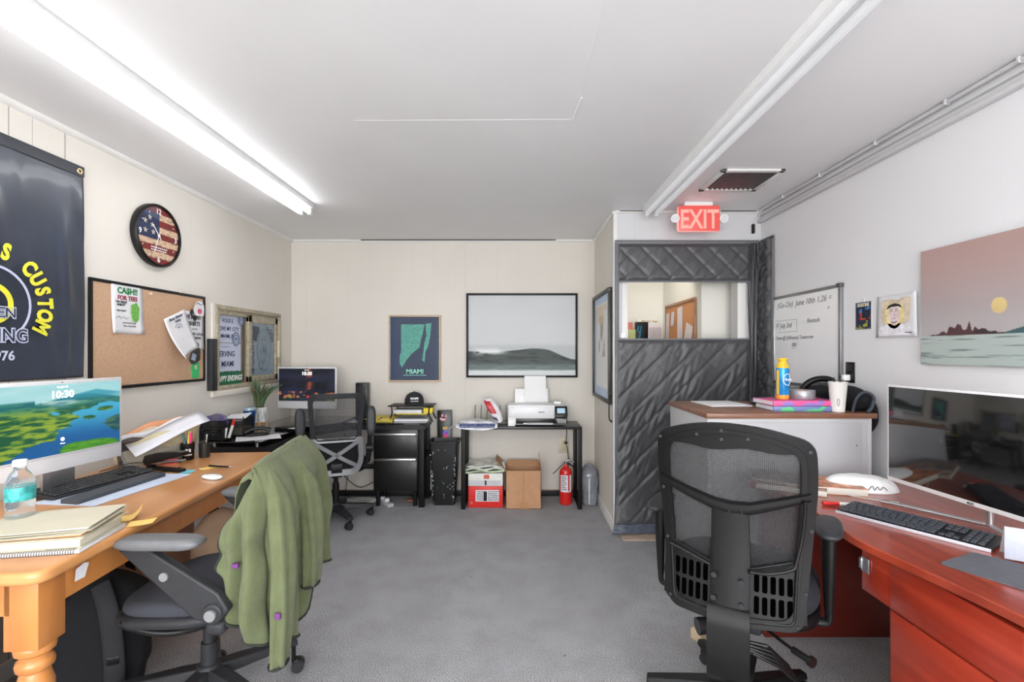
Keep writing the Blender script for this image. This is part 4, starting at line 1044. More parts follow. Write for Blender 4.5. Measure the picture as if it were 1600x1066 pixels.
br.tube(cr([(-.195, yb + .008, .695), (-.12, yb + .002, .672), (-.06, yb - .002, .652)], 6), .006, 8).tube(cr([(.062, yb - .006, .655), (.07, yb - .004, .655), (.12, yb + .0, .66), (.185, yb + .02, .68), (.198, yb + .026, .71), (.214, yb + .03, .80), (.222, yb + .02, .905)], 6), .006, 8)
bro = br.build('back_brace', M_black, t, 50)
b = MB()
for x, z in ((-.045, .625), (.04, .617), (-.047, .548), (.04, .54)):
    MB().cyl((x, yb - .018, z), (x, yb - .013, z), .009, n=16).cyl((x, yb - .0195, z), (x, yb - .018, z), .004, n=6).build('screw', M_darkgrey, t)
for x, z in ((-.10, 1.095), (-.02, 1.115), (.06, 1.093), (-.02, 1.085), (-.23, .88), (-.215, .70), (.238, .80), (.222, .60), (-.2, .50), (.2, .495), (.235, 1.06), (-.235, 1.07)):
    MB().cyl((x, yb + yf(x, z) - .004, z), (x, yb + yf(x, z) + .003, z), .0055, n=12).build('screw', M_darkgrey, t)
G = [[(x * k, yb + .012 + yf(x * k, z), z) for x in np.linspace(-1, 1, 15)] for z, k in [(.66, .196), (.76, .2), (.86, .208), (.96, .214), (1.02, .214), (1.065, .208)]]
MB().surf(G, .0012, n=(0, 1, 0)).build('back_mesh', M_mesh, t, 180)
ft = MB(); ft.box(-.066, .066, yb - .022, yb - .002, .12, .52, .009)
G = [[(x, yb - .02 + (.0 if z > .33 else (.33 - z) * .1), z) for x in np.linspace(-.066, .066, 3)] for z in np.linspace(.30, .52, 4)]
sp_ = MB()
sp_.surf([[(x, y, z) for x in (-.066, -.055, 0, .055, .066)] for y, z in [(yb - .022, .52), (yb - .030, .46), (yb - .034, .38), (yb - .030, .30), (yb + .0, .262), (-.14, .25), (-.03, .25)]], .02, n=(0, .7, .3))
sp_.build('back_support', M_black, t, 60)
for s in (-1, 1):
    b = MB(); b.tube(cr([(.288 * s, -.02, .755), (.288 * s, -.02, .62), (.288 * s, -.01, .47)], 5), [.021, .017, .011], 14, flat=1.3)
    b.tube(cr([(.288 * s, -.01, .5), (.288 * s, -.01, .46), (.275 * s, -.01, .438), (.2 * s, -.01, .434), (.08 * s, -.01, .436)], 6), .0095, 12, flat=1.6)
    ar = b.build('armrest', M_black, t, 60)
    MB().pad(.085, .25, .752, .782, 2.8, (.288 * s, .0), rnd=.9, dome=.003).build('arm_pad', M_darkgrey, ar, 60)

# ---------------------------------------------------------------- left chair with the fleece over it
t = thing('office_chair', 'black office chair at the wooden desk under a green fleece', 'office chair', (-1.175, 1.865, 0), PI / 2)
star_base(t, .33, M_darkgrey, [2.6, 1.2, .4, 2.0, 1.0], zh=.145, rot=math.radians(-43))
MB().cyl((0, 0, .14), (0, 0, .27), .030, .028).cyl((0, 0, .27), (0, 0, .42), .021).build('gas_lift', M_darkgrey, t)
b = MB().box(-.09, .09, -.15, .14, .41, .46, .02); b.build('tilt_mechanism', M_black, t)
MB().cyl((-.02, .12, .35), (-.02, .12, .415), .034, .036, 20).build('tension_knob', M_black, t)
def sf(x, y): return .045 * max(0, (abs(y - .0) / .25)) ** 2.5 * (1 if y < 0 else -.5) + .0
cushion(t, .47, .46, .47, .525, 3.0, .0, m=pm('blue_grey_fabric', (62, 64, 72), .95, amp=.25, scale=350, bump=.4, bscale=900), yf=sf, pan=False)
b = MB(); b.pad(.50, .49, .445, .485, 3.2, (0, 0), rnd=.8, yf=sf)
b.build('seat_pan', M_darkgrey, t, 60)
MB().tube(cr([(-.225, .16, .46), (-.215, .05, .425), (-.19, -.05, .42), (-.2, -.18, .47)], 6), .012, 10).build('pan_rib', M_black, t)
for s in (-1, 1):
    b = MB(); b.T = T(0, 0, 0)
    G = [[(s * .275 + q, y, z) for q in (-.016, .016)] for y, z in []]
    b.prism([(-.215, .50), (-.25, .545), (-.215, .60), (.01, .742), (.11, .742), (-.14, .515)][::1], s * .285 - .017, s * .285 + .017, 'yz')
    b.cyl((s * .262, -.20, .535), (s * .31, -.20, .535), .034, n=20)
    b.box(s * .15, s * .29, -.225, -.165, .455, .50, .01)
    ar = b.build('armrest', M_darkgrey, t, 50); mod = ar.modifiers.new('round', 'BEVEL'); mod.width = .006; mod.segments = 2; mod.limit_method = 'ANGLE'
    MB().pad(.085, .275, .742, .778, 4.5, (s * .285, -.02), rnd=.6, dome=.002).build('arm_pad', M_grey, ar, 60)
    MB().cyl((s * .301, -.045, .655), (s * .308, -.045, .655), .014, n=18).cyl((s * .319, -.20, .535), (s * .3105, -.20, .535), .018, n=18).build('button', pm('light_grey_plastic', (128, 128, 130), .5), ar)
ot = rpoly([(-.19, .60), (-.19, .915), (.205, .945), (.20, .60)], [.05, .09, .09, .05], 6); it = rpoly([(-.16, .64), (-.155, .88), (.165, .905), (.165, .64)], [.04, .06, .06, .04], 6)
b = MB(); b.ring(ot, it, .03, lambda x, z: -.30 + .05 * (x / .23) ** 2 + (.98 - z) * .06)
b.build('back_frame', M_black, t, 50)
MB().surf([[(x, -.285 + .05 * (x / .23) ** 2 + (.98 - z) * .06, z) for x in np.linspace(-.165, .17, 9)] for z in (.62, .7, .8, .88, .905)], .004, n=(0, 1, 0)).build('back_mesh', M_mesh2, t, 180)
MB().surf([[(x, y, z) for x in (-.035, 0, .035)] for y, z in [(-.25, .66), (-.255, .55), (-.23, .48), (-.15, .44)]], .02, n=(0, 1, 0)).build('back_support', M_black, t, 60)

# the fleece: one draped cloth, two hanging sleeves and a dark binding
M_fl = pm('green_fleece', (96, 103, 72), 1.0, amp=.10, scale=22, bump=.45, bscale=230, sheen=.12)
jt = thing('fleece_jacket', 'green fleece jacket draped over back of the left office chair', 'jacket', (-1.175, 1.865, 0), PI / 2)
path = cr([(-.235, -.20), (-.252, -.24), (-.262, -.29), (-.238, -.345), (-.17, -.372), (-.06, -.37), (.05, -.365), (.15, -.36), (.232, -.345), (.268, -.30), (.262, -.235)], 9)
path = [Vector((p[0], p[1])) for p in [(q.x, q.y) for q in [Vector((a[0], a[1], 0)) for a in path]]] if False else [Vector((a[0], a[1])) for a in path]
NP = len(path)
hemx = [0, .08, .16, .25, .36, .44, .50, .54, .59, .7, .9, 1]
hemz = [.56, .49, .44, .41, .40, .37, .355, .39, .49, .50, .475, .50]
def topz(s): return float(np.interp(s, [0, .08, .2, .4, .7, .85, .94, 1], [.86, .91, .955, .995, 1.015, 1.025, 1.0, .94]))
G = []; NT = 60
for i in range(NP):
    s = i / (NP - 1); p = path[i]; a = path[max(i - 1, 0)]; c = path[min(i + 1, NP - 1)]; d = (c - a).normalized(); nrm = Vector((d.y, -d.x))
    zt = topz(s); zh = float(np.interp(s, hemx, hemz)); r0 = Vector((max(-.2, min(.2, p.x * .84)), -.278)); row = []
    for j in range(NT + 1):
        q = j / NT; z = zt + (zh - zt) * q
        k = min(1, q * 4.2); k = math.sin(k * PI / 2)
        xy = r0.lerp(p, k)
        amp = .034 * ss(.04, .4, q) + .004
        f = (abs(math.sin(s * 17.5 + .35 * math.sin(q * 3) + .5)) ** .7 * 1.7 - 1.0 + .25 * math.sin(s * 57 + 1.3 + q * 1.6)) * amp
        f += .012 * _mn.noise(Vector((s * 7, q * 6, 1.5))) * (1 if s > .35 else 2.0)
        xy = xy + nrm * f
        zz = zt - .012 * (1 - math.cos(k * PI / 2)) * 0 + (zh - zt) * max(0, q - .0)
        row.append((xy.x, xy.y, zz))
    G.append(row)
MB().surf(G, .006).build('body', M_fl, jt, 180)
# front flap over the top of the backrest
Gf = [[(r0x, y + .004 * math.sin(r0x * 60), z) for r0x in np.linspace(-.205, .215, 30)] for y, z in [(-.279, .985), (-.262, .992), (-.235, .975), (-.218, .93), (-.214, .86), (-.212, .78)]]
for j, row in enumerate(Gf):
    for i, p in enumerate(row):
        zz = topz(.18 + .72 * i / 29) + (p[2] - .992); row[i] = (p[0], p[1], zz + .002)
MB().surf(Gf, .006, n=(0, -.3, -1)).build('collar_flap', M_fl, jt, 180)
rim = [G[i][NT] for i in range(NP)]
MB().tube([(p[0], p[1], p[2]) for p in rim], .005, 8).tube([G[0][j] for j in range(6, NT + 1)], .004, 8).build('binding', pm('dark_binding', (38, 40, 36), .8, amp=.1), jt, 180)
def sleeve(pts, rad, flat):
    q = cr(pts, 8); N = len(q); vs = []; n = 22
    b = MB(); b.tube(q, rad, n, flat=flat, up=(0, 1, 0))
    for i, v in enumerate(b.v):
        k = i // n; a = (i % n) / n * 2 * PI; am = .010 * math.sin(a * 5 + k * .09) * min(1, k / 18) + .006 * _mn.noise(Vector((a * 1.5, k * .12, 5)))
        c = q[min(k, N - 1)]; d = Vector(v) - c; d = d.normalized() if d.length > 1e-6 else d
        b.v[i] = tuple(Vector(v) + d * am)
    return b
sl = sleeve([(-.15, -.31, .955), (-.185, -.36, .86), (-.21, -.385, .70), (-.235, -.395, .55), (-.25, -.395, .44), (-.255, -.39, .35)], [.02, .05, .05, .045, .044, .038], .62)
s1 = sl.build('sleeve', M_fl, jt, 180)
MB().tube([(-.255 + .040 * math.cos(a), -.39 + .026 * math.sin(a), .348) for a in np.linspace(0, 2 * PI, 24)[:-1]], .005, 8, closed=True).build('cuff_binding', pm('dark_binding', (38, 40, 36)), s1)
sl = sleeve([(.03, -.31, .97), (.02, -.37, .86), (.0, -.395, .72), (-.01, -.40, .6), (-.015, -.395, .50)], [.02, .05, .052, .046, .04], .62)
s2 = sl.build('sleeve', M_fl, jt, 180)
MB().tube([(-.015 + .042 * math.cos(a), -.395 + .028 * math.sin(a), .498) for a in np.linspace(0, 2 * PI, 24)[:-1]], .005, 8, closed=True).build('cuff_binding', pm('dark_binding', (38, 40, 36)), s2)
M_pur = pm('purple_fabric', (104, 52, 116), .8, amp=.1)
MB().box(-.268, -.255, -.262, -.24, .665, .68, .003).build('purple_tab', M_pur, jt); MB().box(-.293, -.285, -.412, -.395, .51, .53, .002).build('purple_tab', M_pur, jt)

# ---------------------------------------------------------------- chair at the back desk
t = thing('office_chair', 'black office chair with flipped up arms at the back desk', 'office chair', (-1.475, 3.985, 0), math.radians(22))
star_base(t, .30, M_darkgrey, [2.0, .4, 1.2], zh=.10, rot=math.radians(-70))
MB().cyl((0, 0, .13), (0, 0, .3), .026).cyl((0, 0, .3), (0, 0, .42), .018).build('gas_lift', M_black, t)
cushion(t, .48, .46, .44, .51, 3.0, .03)
yb2 = -.235
def y2(x, z): return .05 * (abs(x) / .22) ** 2 + .035 * math.sin((z - .4) / .64 * PI) - .03 * (z - .4)
b = MB(); o1 = rpoly([(-.185, .66), (-.215, 1.05), (.215, 1.05), (.185, .66)], [.03, .08, .08, .03], 6); i1 = rpoly([(-.15, .69), (-.175, 1.01), (.175, 1.01), (.15, .69)], [.03, .05, .05, .03], 6)
b.ring(o1, i1, .03, y2, y0=yb2); b.build('back_frame', M_darkgrey, t, 50)
MB().surf([[(x * k, yb2 + .012 + y2(x * k, z), z) for x in np.linspace(-1, 1, 9)] for z, k in [(.68, .155), (.78, .165), (.88, .172), (.96, .178), (1.02, .178)]], .003, n=(0, 1, 0)).build('back_mesh', meshmat('open_mesh', (70, 70, 74), .32, 700), t, 180)
b = MB(); o2 = rpoly([(-.155, .41), (-.205, .50), (-.2, .70), (.2, .70), (.205, .50), (.155, .41)], [.05, .06, .03, .03, .06, .05], 5); i2 = rpoly([(-.13, .455), (-.165, .51), (-.165, .665), (.165, .665), (.165, .51), (.13, .455)], [.04, .04, .03, .03, .04, .04], 5)
b.ring(o2, i2, .03, y2, y0=yb2 - .004)
for s in (-1, 1): b.surf([[(s * (-.17 + .34 * k), yb2 - .006 + y2(s * (-.17 + .34 * k), .56), z + dz) for dz in (-.017, .017)] for k, z in zip(np.linspace(0, 1, 9), np.linspace(.67, .46, 9))], .02, n=(0, 1, 0))
b.build('lumbar_frame', pm('silver_plastic', (132, 133, 136), .35, .2, amp=.05), t, 50)
MB().surf([[(x, yb2 + .03 + y2(x, z), z) for x in np.linspace(-.16, .16, 7)] for z in (.46, .52, .6, .66)], .01, n=(0, 1, 0)).build('lumbar_pad', M_fab, t, 180)
MB().surf([[(x, y, z) for x in (-.04, 0, .04)] for y, z in [(-.215, .5), (-.23, .44), (-.19, .39), (-.1, .41)]], .02, n=(0, 1, 0)).build('back_support', M_black, t, 60)
for s in (-1, 1):
    b = MB(); b.tube([(.20 * s, -.12, .46), (.24 * s, -.14, .5), (.25 * s, -.15, .60)], .022, 12).cyl((.225 * s, -.15, .60), (.275 * s, -.15, .60), .035, n=18).tube([(.25 * s, -.15, .60), (.255 * s, -.17, .76)], .018, 10)
    ar = b.build('armrest', M_black, t, 60)
    a_ = MB(); a_.T = T(.262 * s, -.17, .82, rx=math.radians(84), rz=math.radians(-8 * s)); a_.pad(.075, .24, -.018, .018, 3.2, rnd=.9); a_.build('arm_pad', M_darkgrey, ar, 60)

# ============================================================ WOODEN DESK ON THE LEFT
ROT = math.radians(4.3)
M_pine = wood('orange_pine', (188, 122, 66), (224, 164, 104), .3, (3.5, .55, 3), .35)
M_pinel = wood('orange_pine_leg', (176, 106, 50), (212, 144, 78), .3, (6, 6, .8), .35)
DZ = .79
t = thing('wooden_desk', 'orange pine farmhouse desk with turned legs along the left wall', 'desk', (-1.262, 1.29, 0), ROT)
DL, DW = 1.58, .735
b = MB(); b.prism(rpoly([(0, 0), (0, DL), (-DW, DL), (-DW, 0)], [.05, .09, .05, .05], 8), DZ - .036, DZ, 'xy')
top = b.build('desktop', M_pine, t, 40); mod = top.modifiers.new('round', 'BEVEL'); mod.width = .013; mod.segments = 4; mod.limit_method = 'ANGLE'
b = MB().box(-.072, -.05, .12, DL - .12, DZ - .136, DZ - .0365).box(-DW + .05, -DW + .072, .12, DL - .12, DZ - .136, DZ - .0365).box(-DW + .12, -.12, .05, .072, DZ - .136, DZ - .0365).box(-DW + .12, -.12, DL - .072, DL - .05, DZ - .136, DZ - .0365)
b.build('apron', M_pinel, t)
def leg(x, y):
    b = MB(); b.box(-.045, .045, -.045, .045, DZ - .235, DZ - .0365, .003)
    pr = [(.022, 0), (.026, .02), (.030, .05), (.034, .07), (.028, .09), (.024, .13), (.030, .25), (.040, .38), (.043, .44), (.034, .475), (.033, .48), (.042, .488), (.044, .50), (.041, .512), (.033, .52), (.033, .526), (.045, .535), (.047, .547), (.044, .556)]
    b.lathe(pr, 28); b.build('leg', M_pinel, t, 40, loc=(x, y, 0))
for x in (-.092, -DW + .092):
    for y in (.095, DL - .095): leg(x, y)
tag(MB().prism([(-.024, -.02), (.012, -.022), (.028, .015), (.01, .022), (-.02, .015)], 0, .0008).build('price_tag', M_paper, loc=(-1.312, 1.47, .715), rot=(0, 0, ROT + PI / 2)), 'small torn white sticker on the desk apron near its front leg', 'sticker')

# everything that lies on the wooden desk
def box_thing(name, label, cat, loc, rz, dims, m, b=.003, group=None):
    w, d, h = dims; o = MB().box(-w / 2, w / 2, -d / 2, d / 2, 0, h, b).build(name, m, loc=loc, rot=(0, 0, rz)); return tag(o, label, cat, group)

def imac(loc, rz, label, fn, W=.547, Hh=.372, z0=.1, nx=200, clock=None, es=.72):
    """thin white all-in-one computer: screen panel on an aluminium foot; faces local -y"""
    t = thing('desktop_computer', label, 'computer', loc, rz)
    MB().box(-W / 2, W / 2, 0, .0115, z0, z0 + Hh, .004).build('body', pm('white_aluminium', (222, 222, 224), .35, amp=.01), t)
    MB().box(-W / 2 + .004, W / 2 - .004, -.0015, 0, z0 + .058, z0 + Hh - .004, .001).build('bezel', pm('white_bezel', (206, 206, 208), .3), t)
    grid_pic(W - .026, Hh - .084, nx, int(nx * .56), fn, t, painted('lit_screen', .25, emit=es), 'screen', -.0022, z0=z0 + .069)
    MB().cyl((0, -.002, z0 + Hh - .009), (0, -.0014, z0 + Hh - .009), .0025, n=10).build('camera', M_ink, t)
    MB().box(-.065, .065, .012, .024, .0, z0 + .16, .002).build('stand', M_alu, t); MB().box(-.065, .065, -.045, .10, 0, .004, .001).build('foot', M_alu, t)
    b = MB(); cz_ = z0 + .069 + (Hh - .084) * .80; b.text('10:30', .043, 0, -.0032, cz_, off=.02); b.text('Tue Jun 10', .010, 0, -.0032, cz_ + .042, off=.01)
    b.build('clock_lettering', pm('lit_white', (255, 255, 255), .5, emit=(255, 255, 255), es=.7), t, 0)
    return t
def f_lake(u, v):
    n = vn(u, v * 2, 7, 41, 5); n2 = vn(u, v * 3, 12, 51, 4); n3 = vn(u, v, 3, 61, 3)
    water = mixc((20, 96, 160), (70, 176, 214), ss(.15, .62, v + .15 * (n3 - .5)))
    land = mixc((26, 92, 60), (150, 176, 60), ss(.35, .7, n2)); land = mixc(land, (30, 120, 140), ss(.55, .75, v) * .75)
    e = (n - .5) * .16
    L1 = ss(.0, .012, .62 - .95 * (u - .0) - .0 + e * 2 - np.abs(v - .47) * 1.05)                    # left headland
    L2 = ss(.0, .012, v - (.60 + .06 * np.sin(u * 9) - .0 * u) + e * .9)                             # far hills
    L3_ = ss(.0, .012, .095 - np.hypot((u - .72) * .34, (v - .03) * .9) + e * .25)                   # near green island
    L4 = ss(.0, .01, .055 - np.hypot((u - .72) * .8, (v - .47) * 1.5) + e * .3)
    L5 = ss(.0, .012, (u - .78) * .5 - np.abs(v - .33) * .8 + e * .8)
    L6 = ss(.0, .01, .05 - np.hypot((u - .86) * .7, (v - .58) * 1.3) + e * .3)
    m = np.clip(L1 + L2 + L4 + L5 + L6, 0, 1)
    c = mixc(water, land, m); c = mixc(c, mixc((36, 110, 34), (120, 190, 50), n2), np.clip(L3_, 0, 1))
    c = mixc(c, (18, 70, 110), L5 * .6)
    sky = ss(.76, .80, v + .05 * np.sin(u * 7) * (u > .3)); c = mixc(c, mixc((150, 214, 220), (196, 236, 236), vn(u, v * 3, 4, 71)), sky)
    mt = ss(.0, .02, (.90 - np.abs(u - .78) * .32) - v) * ss(.74, .8, v) * (u > .45); c = mixc(c, (50, 150, 176), mt * .75)
    return mixc(c, (235, 248, 248), ss(.5, .8, vn(u, v * 5, 4, 81)) * np.exp(-((v - .74) / .06) ** 2) * .8 * (u > .35))
im1 = imac((-1.885, 2.02, DZ + .0005), math.radians(90 - 6.0), 'white all in one computer with lake wallpaper on the wooden desk', f_lake, z0=.097)
b = MB().cyl((0, -.0035, .225), (0, -.003, .225), .008, n=18); b.text('Guest', .008, 0, -.0035, .205); b.build('user_icon', pm('lit_white', (255, 255, 255)), im1, 0)

def keyboard(loc, rz, label, W, D, rows, key=M_black, base=M_black, side=None, tilt=0.0, keym=None, labelcat='keyboard', top=.0):
    """keyboard with every key modelled; runs along local x, near edge at -y"""
    t = thing('keyboard', label, labelcat, loc, rot=(tilt, 0, rz))
    b = MB(); b.prism([(-D / 2, 0), (D / 2, .0), (D / 2, .019 + top), (-D / 2, .011)], -W / 2, W / 2, 'yz'); bo = b.build('case', base, t, 40)
    mod = bo.modifiers.new('round', 'BEVEL'); mod.width = .003; mod.segments = 2; mod.limit_method = 'ANGLE'
    if side: MB().box(-W / 2, W / 2, -D / 2 - .0015, -D / 2, .0, .011, .0005).build('front_edge', side, t)
    kb = MB(); rs = random.Random(3); n = 0
    slope = math.atan2(.008 + top, D)
    xs0 = -W / 2 + .012; main = W * .655
    for r in range(rows):
        y = -D / 2 + .016 + r * (D - .03) / (rows - 1); z = .0115 + (y + D / 2) / D * (.008 + top)
        def key_(x0, x1): MB().box(x0 + .0011, x1 - .0011, y - .0078, y + .0078, z, z + .006, .0015).build('key', keym or key, t, 40)
        if r == 0:
            ws = [.024] * 3 + [.112] + [.024] * 3
        elif r == rows - 1: ws = [.0185] * 13
        else: ws = [.019 + .006 * ((4 - r) % 3)] + [.019] * 12
        sc = main / sum(ws); x = xs0
        for w_ in ws: key_(x, x + w_ * sc); x += w_ * sc
        x = xs0 + main + .006
        for k in range(3):
            if r in (0, 3, 4, 5) or (r == 1 and k == 1): key_(x, x + .018)
            x += .0185
        x += .006
        for k in range(4):
            if x + .018 < W / 2: key_(x, x + .018)
            x += .0185
    return t
kb1 = keyboard((-1.845, 2.14, DZ + .0035), math.radians(90 - 11), 'black keyboard with silver legends under the lake computer screen', .445, .15, 6, keym=pm('key_black', (52, 54, 58), .22, amp=.1, spec=.9), base=pm('keyboard_grey', (30, 32, 35), .4, amp=.05), top=.006)
tag(MB().prism(rpoly([(-.23, -.042), (.20, -.042), (.23, .042), (-.22, .042)], .008), 0, .014, 'xy').build('wrist_rest', pm('dark_leatherette', (66, 70, 78), .5, amp=.1, bump=.1), loc=(-1.70, 2.09, DZ + .0035), rot=(0, 0, math.radians(90 - 4))), 'dark padded wrist rest lying in front of the left keyboard', 'wrist rest')
tag(MB().box(-.24, .24, -.15, .12, 0, .002).build('desk_pad', pm('pale_blue_sheet', (206, 216, 236), .6, amp=.03), loc=(-1.725, 2.10, DZ + .001), rot=(0, 0, math.radians(90 - 6))), 'pale blue paper sheet lying under the left keyboard', 'desk pad')

# bottle
t = thing('water_bottle', 'clear plastic water bottle with white cap and teal label', 'bottle', (-1.60, 1.57, DZ + .0005)); t.scale = (1.12, 1.12, 1.14)
M_pet = pm('clear_bottle', (240, 246, 250), .05, trans=.9, ior=1.25, spec=.6)
MB().lathe([(.001, .004), (.024, 0), (.031, .004), (.033, .02), (.030, .035), (.033, .05), (.033, .06), (.030, .07), (.033, .08), (.0325, .10), (.0325, .135), (.033, .142), (.030, .155), (.022, .172), (.0145, .182), (.0135, .19), (.0135, .194)], 32).build('bottle_body', M_pet, t, 60)
MB().lathe([(.0332, .098), (.0336, .1), (.0336, .134), (.0332, .136)], 32).build('label_band', pm('teal_label', (60, 160, 160), .4, amp=.5, scale=60), t, 60)
MB().lathe([(.0165, .193), (.0165, .207), (.015, .21), (0, .21)], 24).build('cap', M_white, t)
# folders and books in the near corner
def sheetstack(name, label, cat, loc, rz, w, d, h, m, tab=None, curl=0.0, group=None):
    t = thing(name, label, cat, loc, rz, group)
    G = [[(x, y, curl * (abs(x) / w * 2) ** 2 * (1 if x < 0 else .3)) for x in np.linspace(-w / 2, w / 2, 9)] for y in np.linspace(-d / 2, d / 2, 4)]
    MB().surf([[(p[0], p[1], p[2]) for p in r_] for r_ in G], h, n=(0, 0, 1)).build('cover', m, t, 60)
    return t
M_man = pm('cream_card', (206, 199, 178), .7, amp=.04, scale=8)
base_ = Vector((-1.42, 1.42, DZ))
ka = math.radians(10)
t = thing('spiral_notebook', 'grey covered spiral bound notebook at bottom of the folder stack', 'notebook', (-1.44, 1.50, DZ + .0005), ka)
MB().box(-.15, .15, -.11, .11, 0, .010, .001).build('pages', M_paper, t); MB().box(-.152, .152, -.111, .111, .010, .0125, .001).build('cover', pm('grey_cover', (190, 186, 174), .6, amp=.05), t)
b = MB()
for k in range(44): x = -.145 + k * .0066; b.tube([(x, -.111 + .006 * math.cos(a), .0065 + .0075 * math.sin(a)) for a in np.linspace(0, 2 * PI, 9)[:-1]], .0009, 5, closed=True)
b.build('spiral', M_darkgrey, t)
MB().text('FIELD NOTES JOURNAL', .012, .09, .0128 + 0, -.006 + 0, flat=False) if False else None
b = MB(); b.text('SKETCH & NOTES', .010, .10, -.1118 + .009, .0127, flat=True, off=.02); b.build('lettering', M_ink, t, 0)
t = thing('book', 'thick cream paperback lying on top of the spiral notebook', 'book', (-1.445, 1.50, DZ + .014), ka + .02)
MB().box(-.145, .147, -.10, .10, .001, .021, .002).build('pages', pm('page_edges', (206, 198, 178), .8, amp=.1, scale=90, stretch=(1, 1, 30)), t); MB().box(-.15, .15, -.103, .103, .0212, .0232, .0008).box(-.15, .15, -.103, .103, 0, .001).build('cover', M_man, t)
for i, (dx, dy, dr, lab) in enumerate(((0, .0, .05, 'cream manila folder with orange lining above the thick book'), (-.005, .015, .12, 'cream manila folder topmost in the stack at desk corner'))):
    t = thing('manila_folder', lab, 'folder', (-1.455 + dx, 1.515 + dy, DZ + .0385 + i * .012), ka + dr, group='folders at the desk corner')
    MB().surf([[(x, y, .0) for x in np.linspace(-.165, .155, 5)] for y in (-.115, .125)], .0012, n=(0, 0, 1)).build('back_leaf', M_man, t)
    MB().box(-.15, .14, -.10, .105, .0014, .0058, .0005).build('papers', M_paper if i else pm('orange_paper', (222, 150, 90), .7, amp=.1), t)
    MB().surf([[(x, y, .0062 + .003 * ((x + .16) / .3) ** 2) for x in np.linspace(-.16, .15, 7)] for y in (-.113, .118)], .0012, n=(0, 0, 1)).build('front_leaf', M_man, t)
M_yel = pm('yellow_note', (246, 208, 120), .7, amp=.03)
def note(label, x, y, rz, w, d, m, lift=.02, z=DZ, cat='sticky note'):
    G = [[(a, b_, .001 + lift * max(0, (a / w + .1)) ** 2) for a in np.linspace(-w / 2, w / 2, 7)] for b_ in (-d / 2, d / 2)]
    o = MB().surf(G, .0006, n=(0, 0, 1)).build('sticky_note', m, loc=(x, y, z), rot=(0, 0, rz)); return tag(o, label, cat)
note('orange yellow sticky note standing up behind the folder stack', -1.36, 1.72, .6, .06, .075, M_yel, .10)
note('pale yellow sticky note lying flat beside the folder stack', -1.285, 1.67, .4, .075, .06, M_yel, .01)
note('blue sticky note on the wood desk beyond the wrist rest', -1.60, 2.36, 1.45, .075, .045, pm('cyan_note', (110, 196, 210), .7, amp=.03), .012)
note('yellow sticky note lying beneath the black pen', -1.545, 2.46, .9, .09, .05, M_yel, .004)
t = thing('pen', 'slim black pen lying on yellow note on the wood desk', 'pen', (-1.49, 2.45, DZ + .0095), math.radians(-12))
MB().cyl((-.065, 0, 0), (.055, 0, 0), .0045, n=12).build('barrel', M_blackgloss, t); MB().cyl((.055, 0, 0), (.07, 0, 0), .0045, .001, 12).box(-.065, -.02, -.001, .001, .0045, .006, .0004).build('tip_and_clip', M_chrome, t)
t = thing('computer_mouse', 'low white wireless mouse on the wooden desk near its edge', 'mouse', (-1.405, 2.25, DZ + .0005), math.radians(-22))
b = MB(); b.pad(.112, .056, 0, .018, 2.4, rnd=1.2, dome=.003); b.build('shell', pm('glossy_white', (244, 244, 244), .15, coat=.5), t, 60); MB().box(-.05, .05, -.024, .024, -.0003, .001).build('base', M_alu, t)

# magazine rack stuffed with folders
MX, MY, MR = -1.945, 2.60, math.radians(62)
t = thing('magazine_file', 'clear acrylic file holder with blue patches behind the stapler', 'file holder', (MX, MY, DZ + .0005), MR)
M_acr = pm('smoky_acrylic', (196, 192, 178), .2, trans=.35, amp=.08)
b = MB()
prof = [(-.13, 0), (.10, 0), (.13, .13), (.05, .12), (-.16, .085)]
for y in (-.06, -.02, .02, .06): b.prism(prof, y - .002, y + .002)
b.box(-.13, .10, -.06, .06, 0, .003); b.build('holder', M_acr, t)
for y in (-.055, -.012, .03):
    MB().prism([(y, .006), (y + .032, .006), (y + .032, .075), (y, .075)], -.134, -.1305, 'yz').build('front_plate', pm('grey_blue_plate', (136, 152, 166), .35, amp=.3, scale=30), t)
def fan(name, lab, col, y, x0, x1, z0, z1, lean, lift, th=.003, wv=.008, n=(0, 1, 0), cat='folder'):
    """paper standing in the rack: runs from x0 to x1, leaning over sideways and rising towards its far end"""
    t2 = thing(name, lab, cat, (MX, MY, DZ + .006), MR)
    G = [[(x0 + (x1 - x0) * u - .03 * v * (1 - u), y - lean * v * (1 + .5 * u) + wv * math.sin(u * 6 + v * 3), z0 + (z1 - z0) * v + lift * u * v + .01 * math.sin(u * 9 + y * 60) * v) for u in np.linspace(0, 1, 12)] for v in np.linspace(0, 1, 7)]
    MB().surf(G, th, n=n).build('leaf', col, t2, 180); return t2
fan('paper_folder', 'orange paper folder sticking up at back of the acrylic holder', pm('peach_paper', (226, 158, 116), .7, amp=.08), .052, -.14, .16, .005, .15, .01, .075)
fan('paper_folder', 'cream folder beside the orange one in acrylic holder', pm('cream_folder', (214, 196, 168), .7, amp=.06), .034, -.15, .10, .005, .15, .02, .03)
fan('paper_folder', 'white envelope rising out of the acrylic file holder', M_paper, .014, -.14, .19, .005, .14, .03, .085)
fan('paper_folder', 'black and white striped brochure in acrylic file holder', pm('dark_print', (88, 78, 74), .6, amp=.8, scale=40, stretch=(1, 1, 5)), -.006, -.15, .06, .005, .13, .045, .03, .006)
fan('paper_folder', 'tan folded catalogue leaning in the acrylic file holder', pm('tan_paper', (196, 184, 150), .7, amp=.12, scale=30), -.022, -.10, .20, .005, .125, .06, .075, .010)
tt = thing('paper_sheet', 'loose white sheet jutting forward over the stapler', 'paper', (MX, MY, DZ + .08), MR)
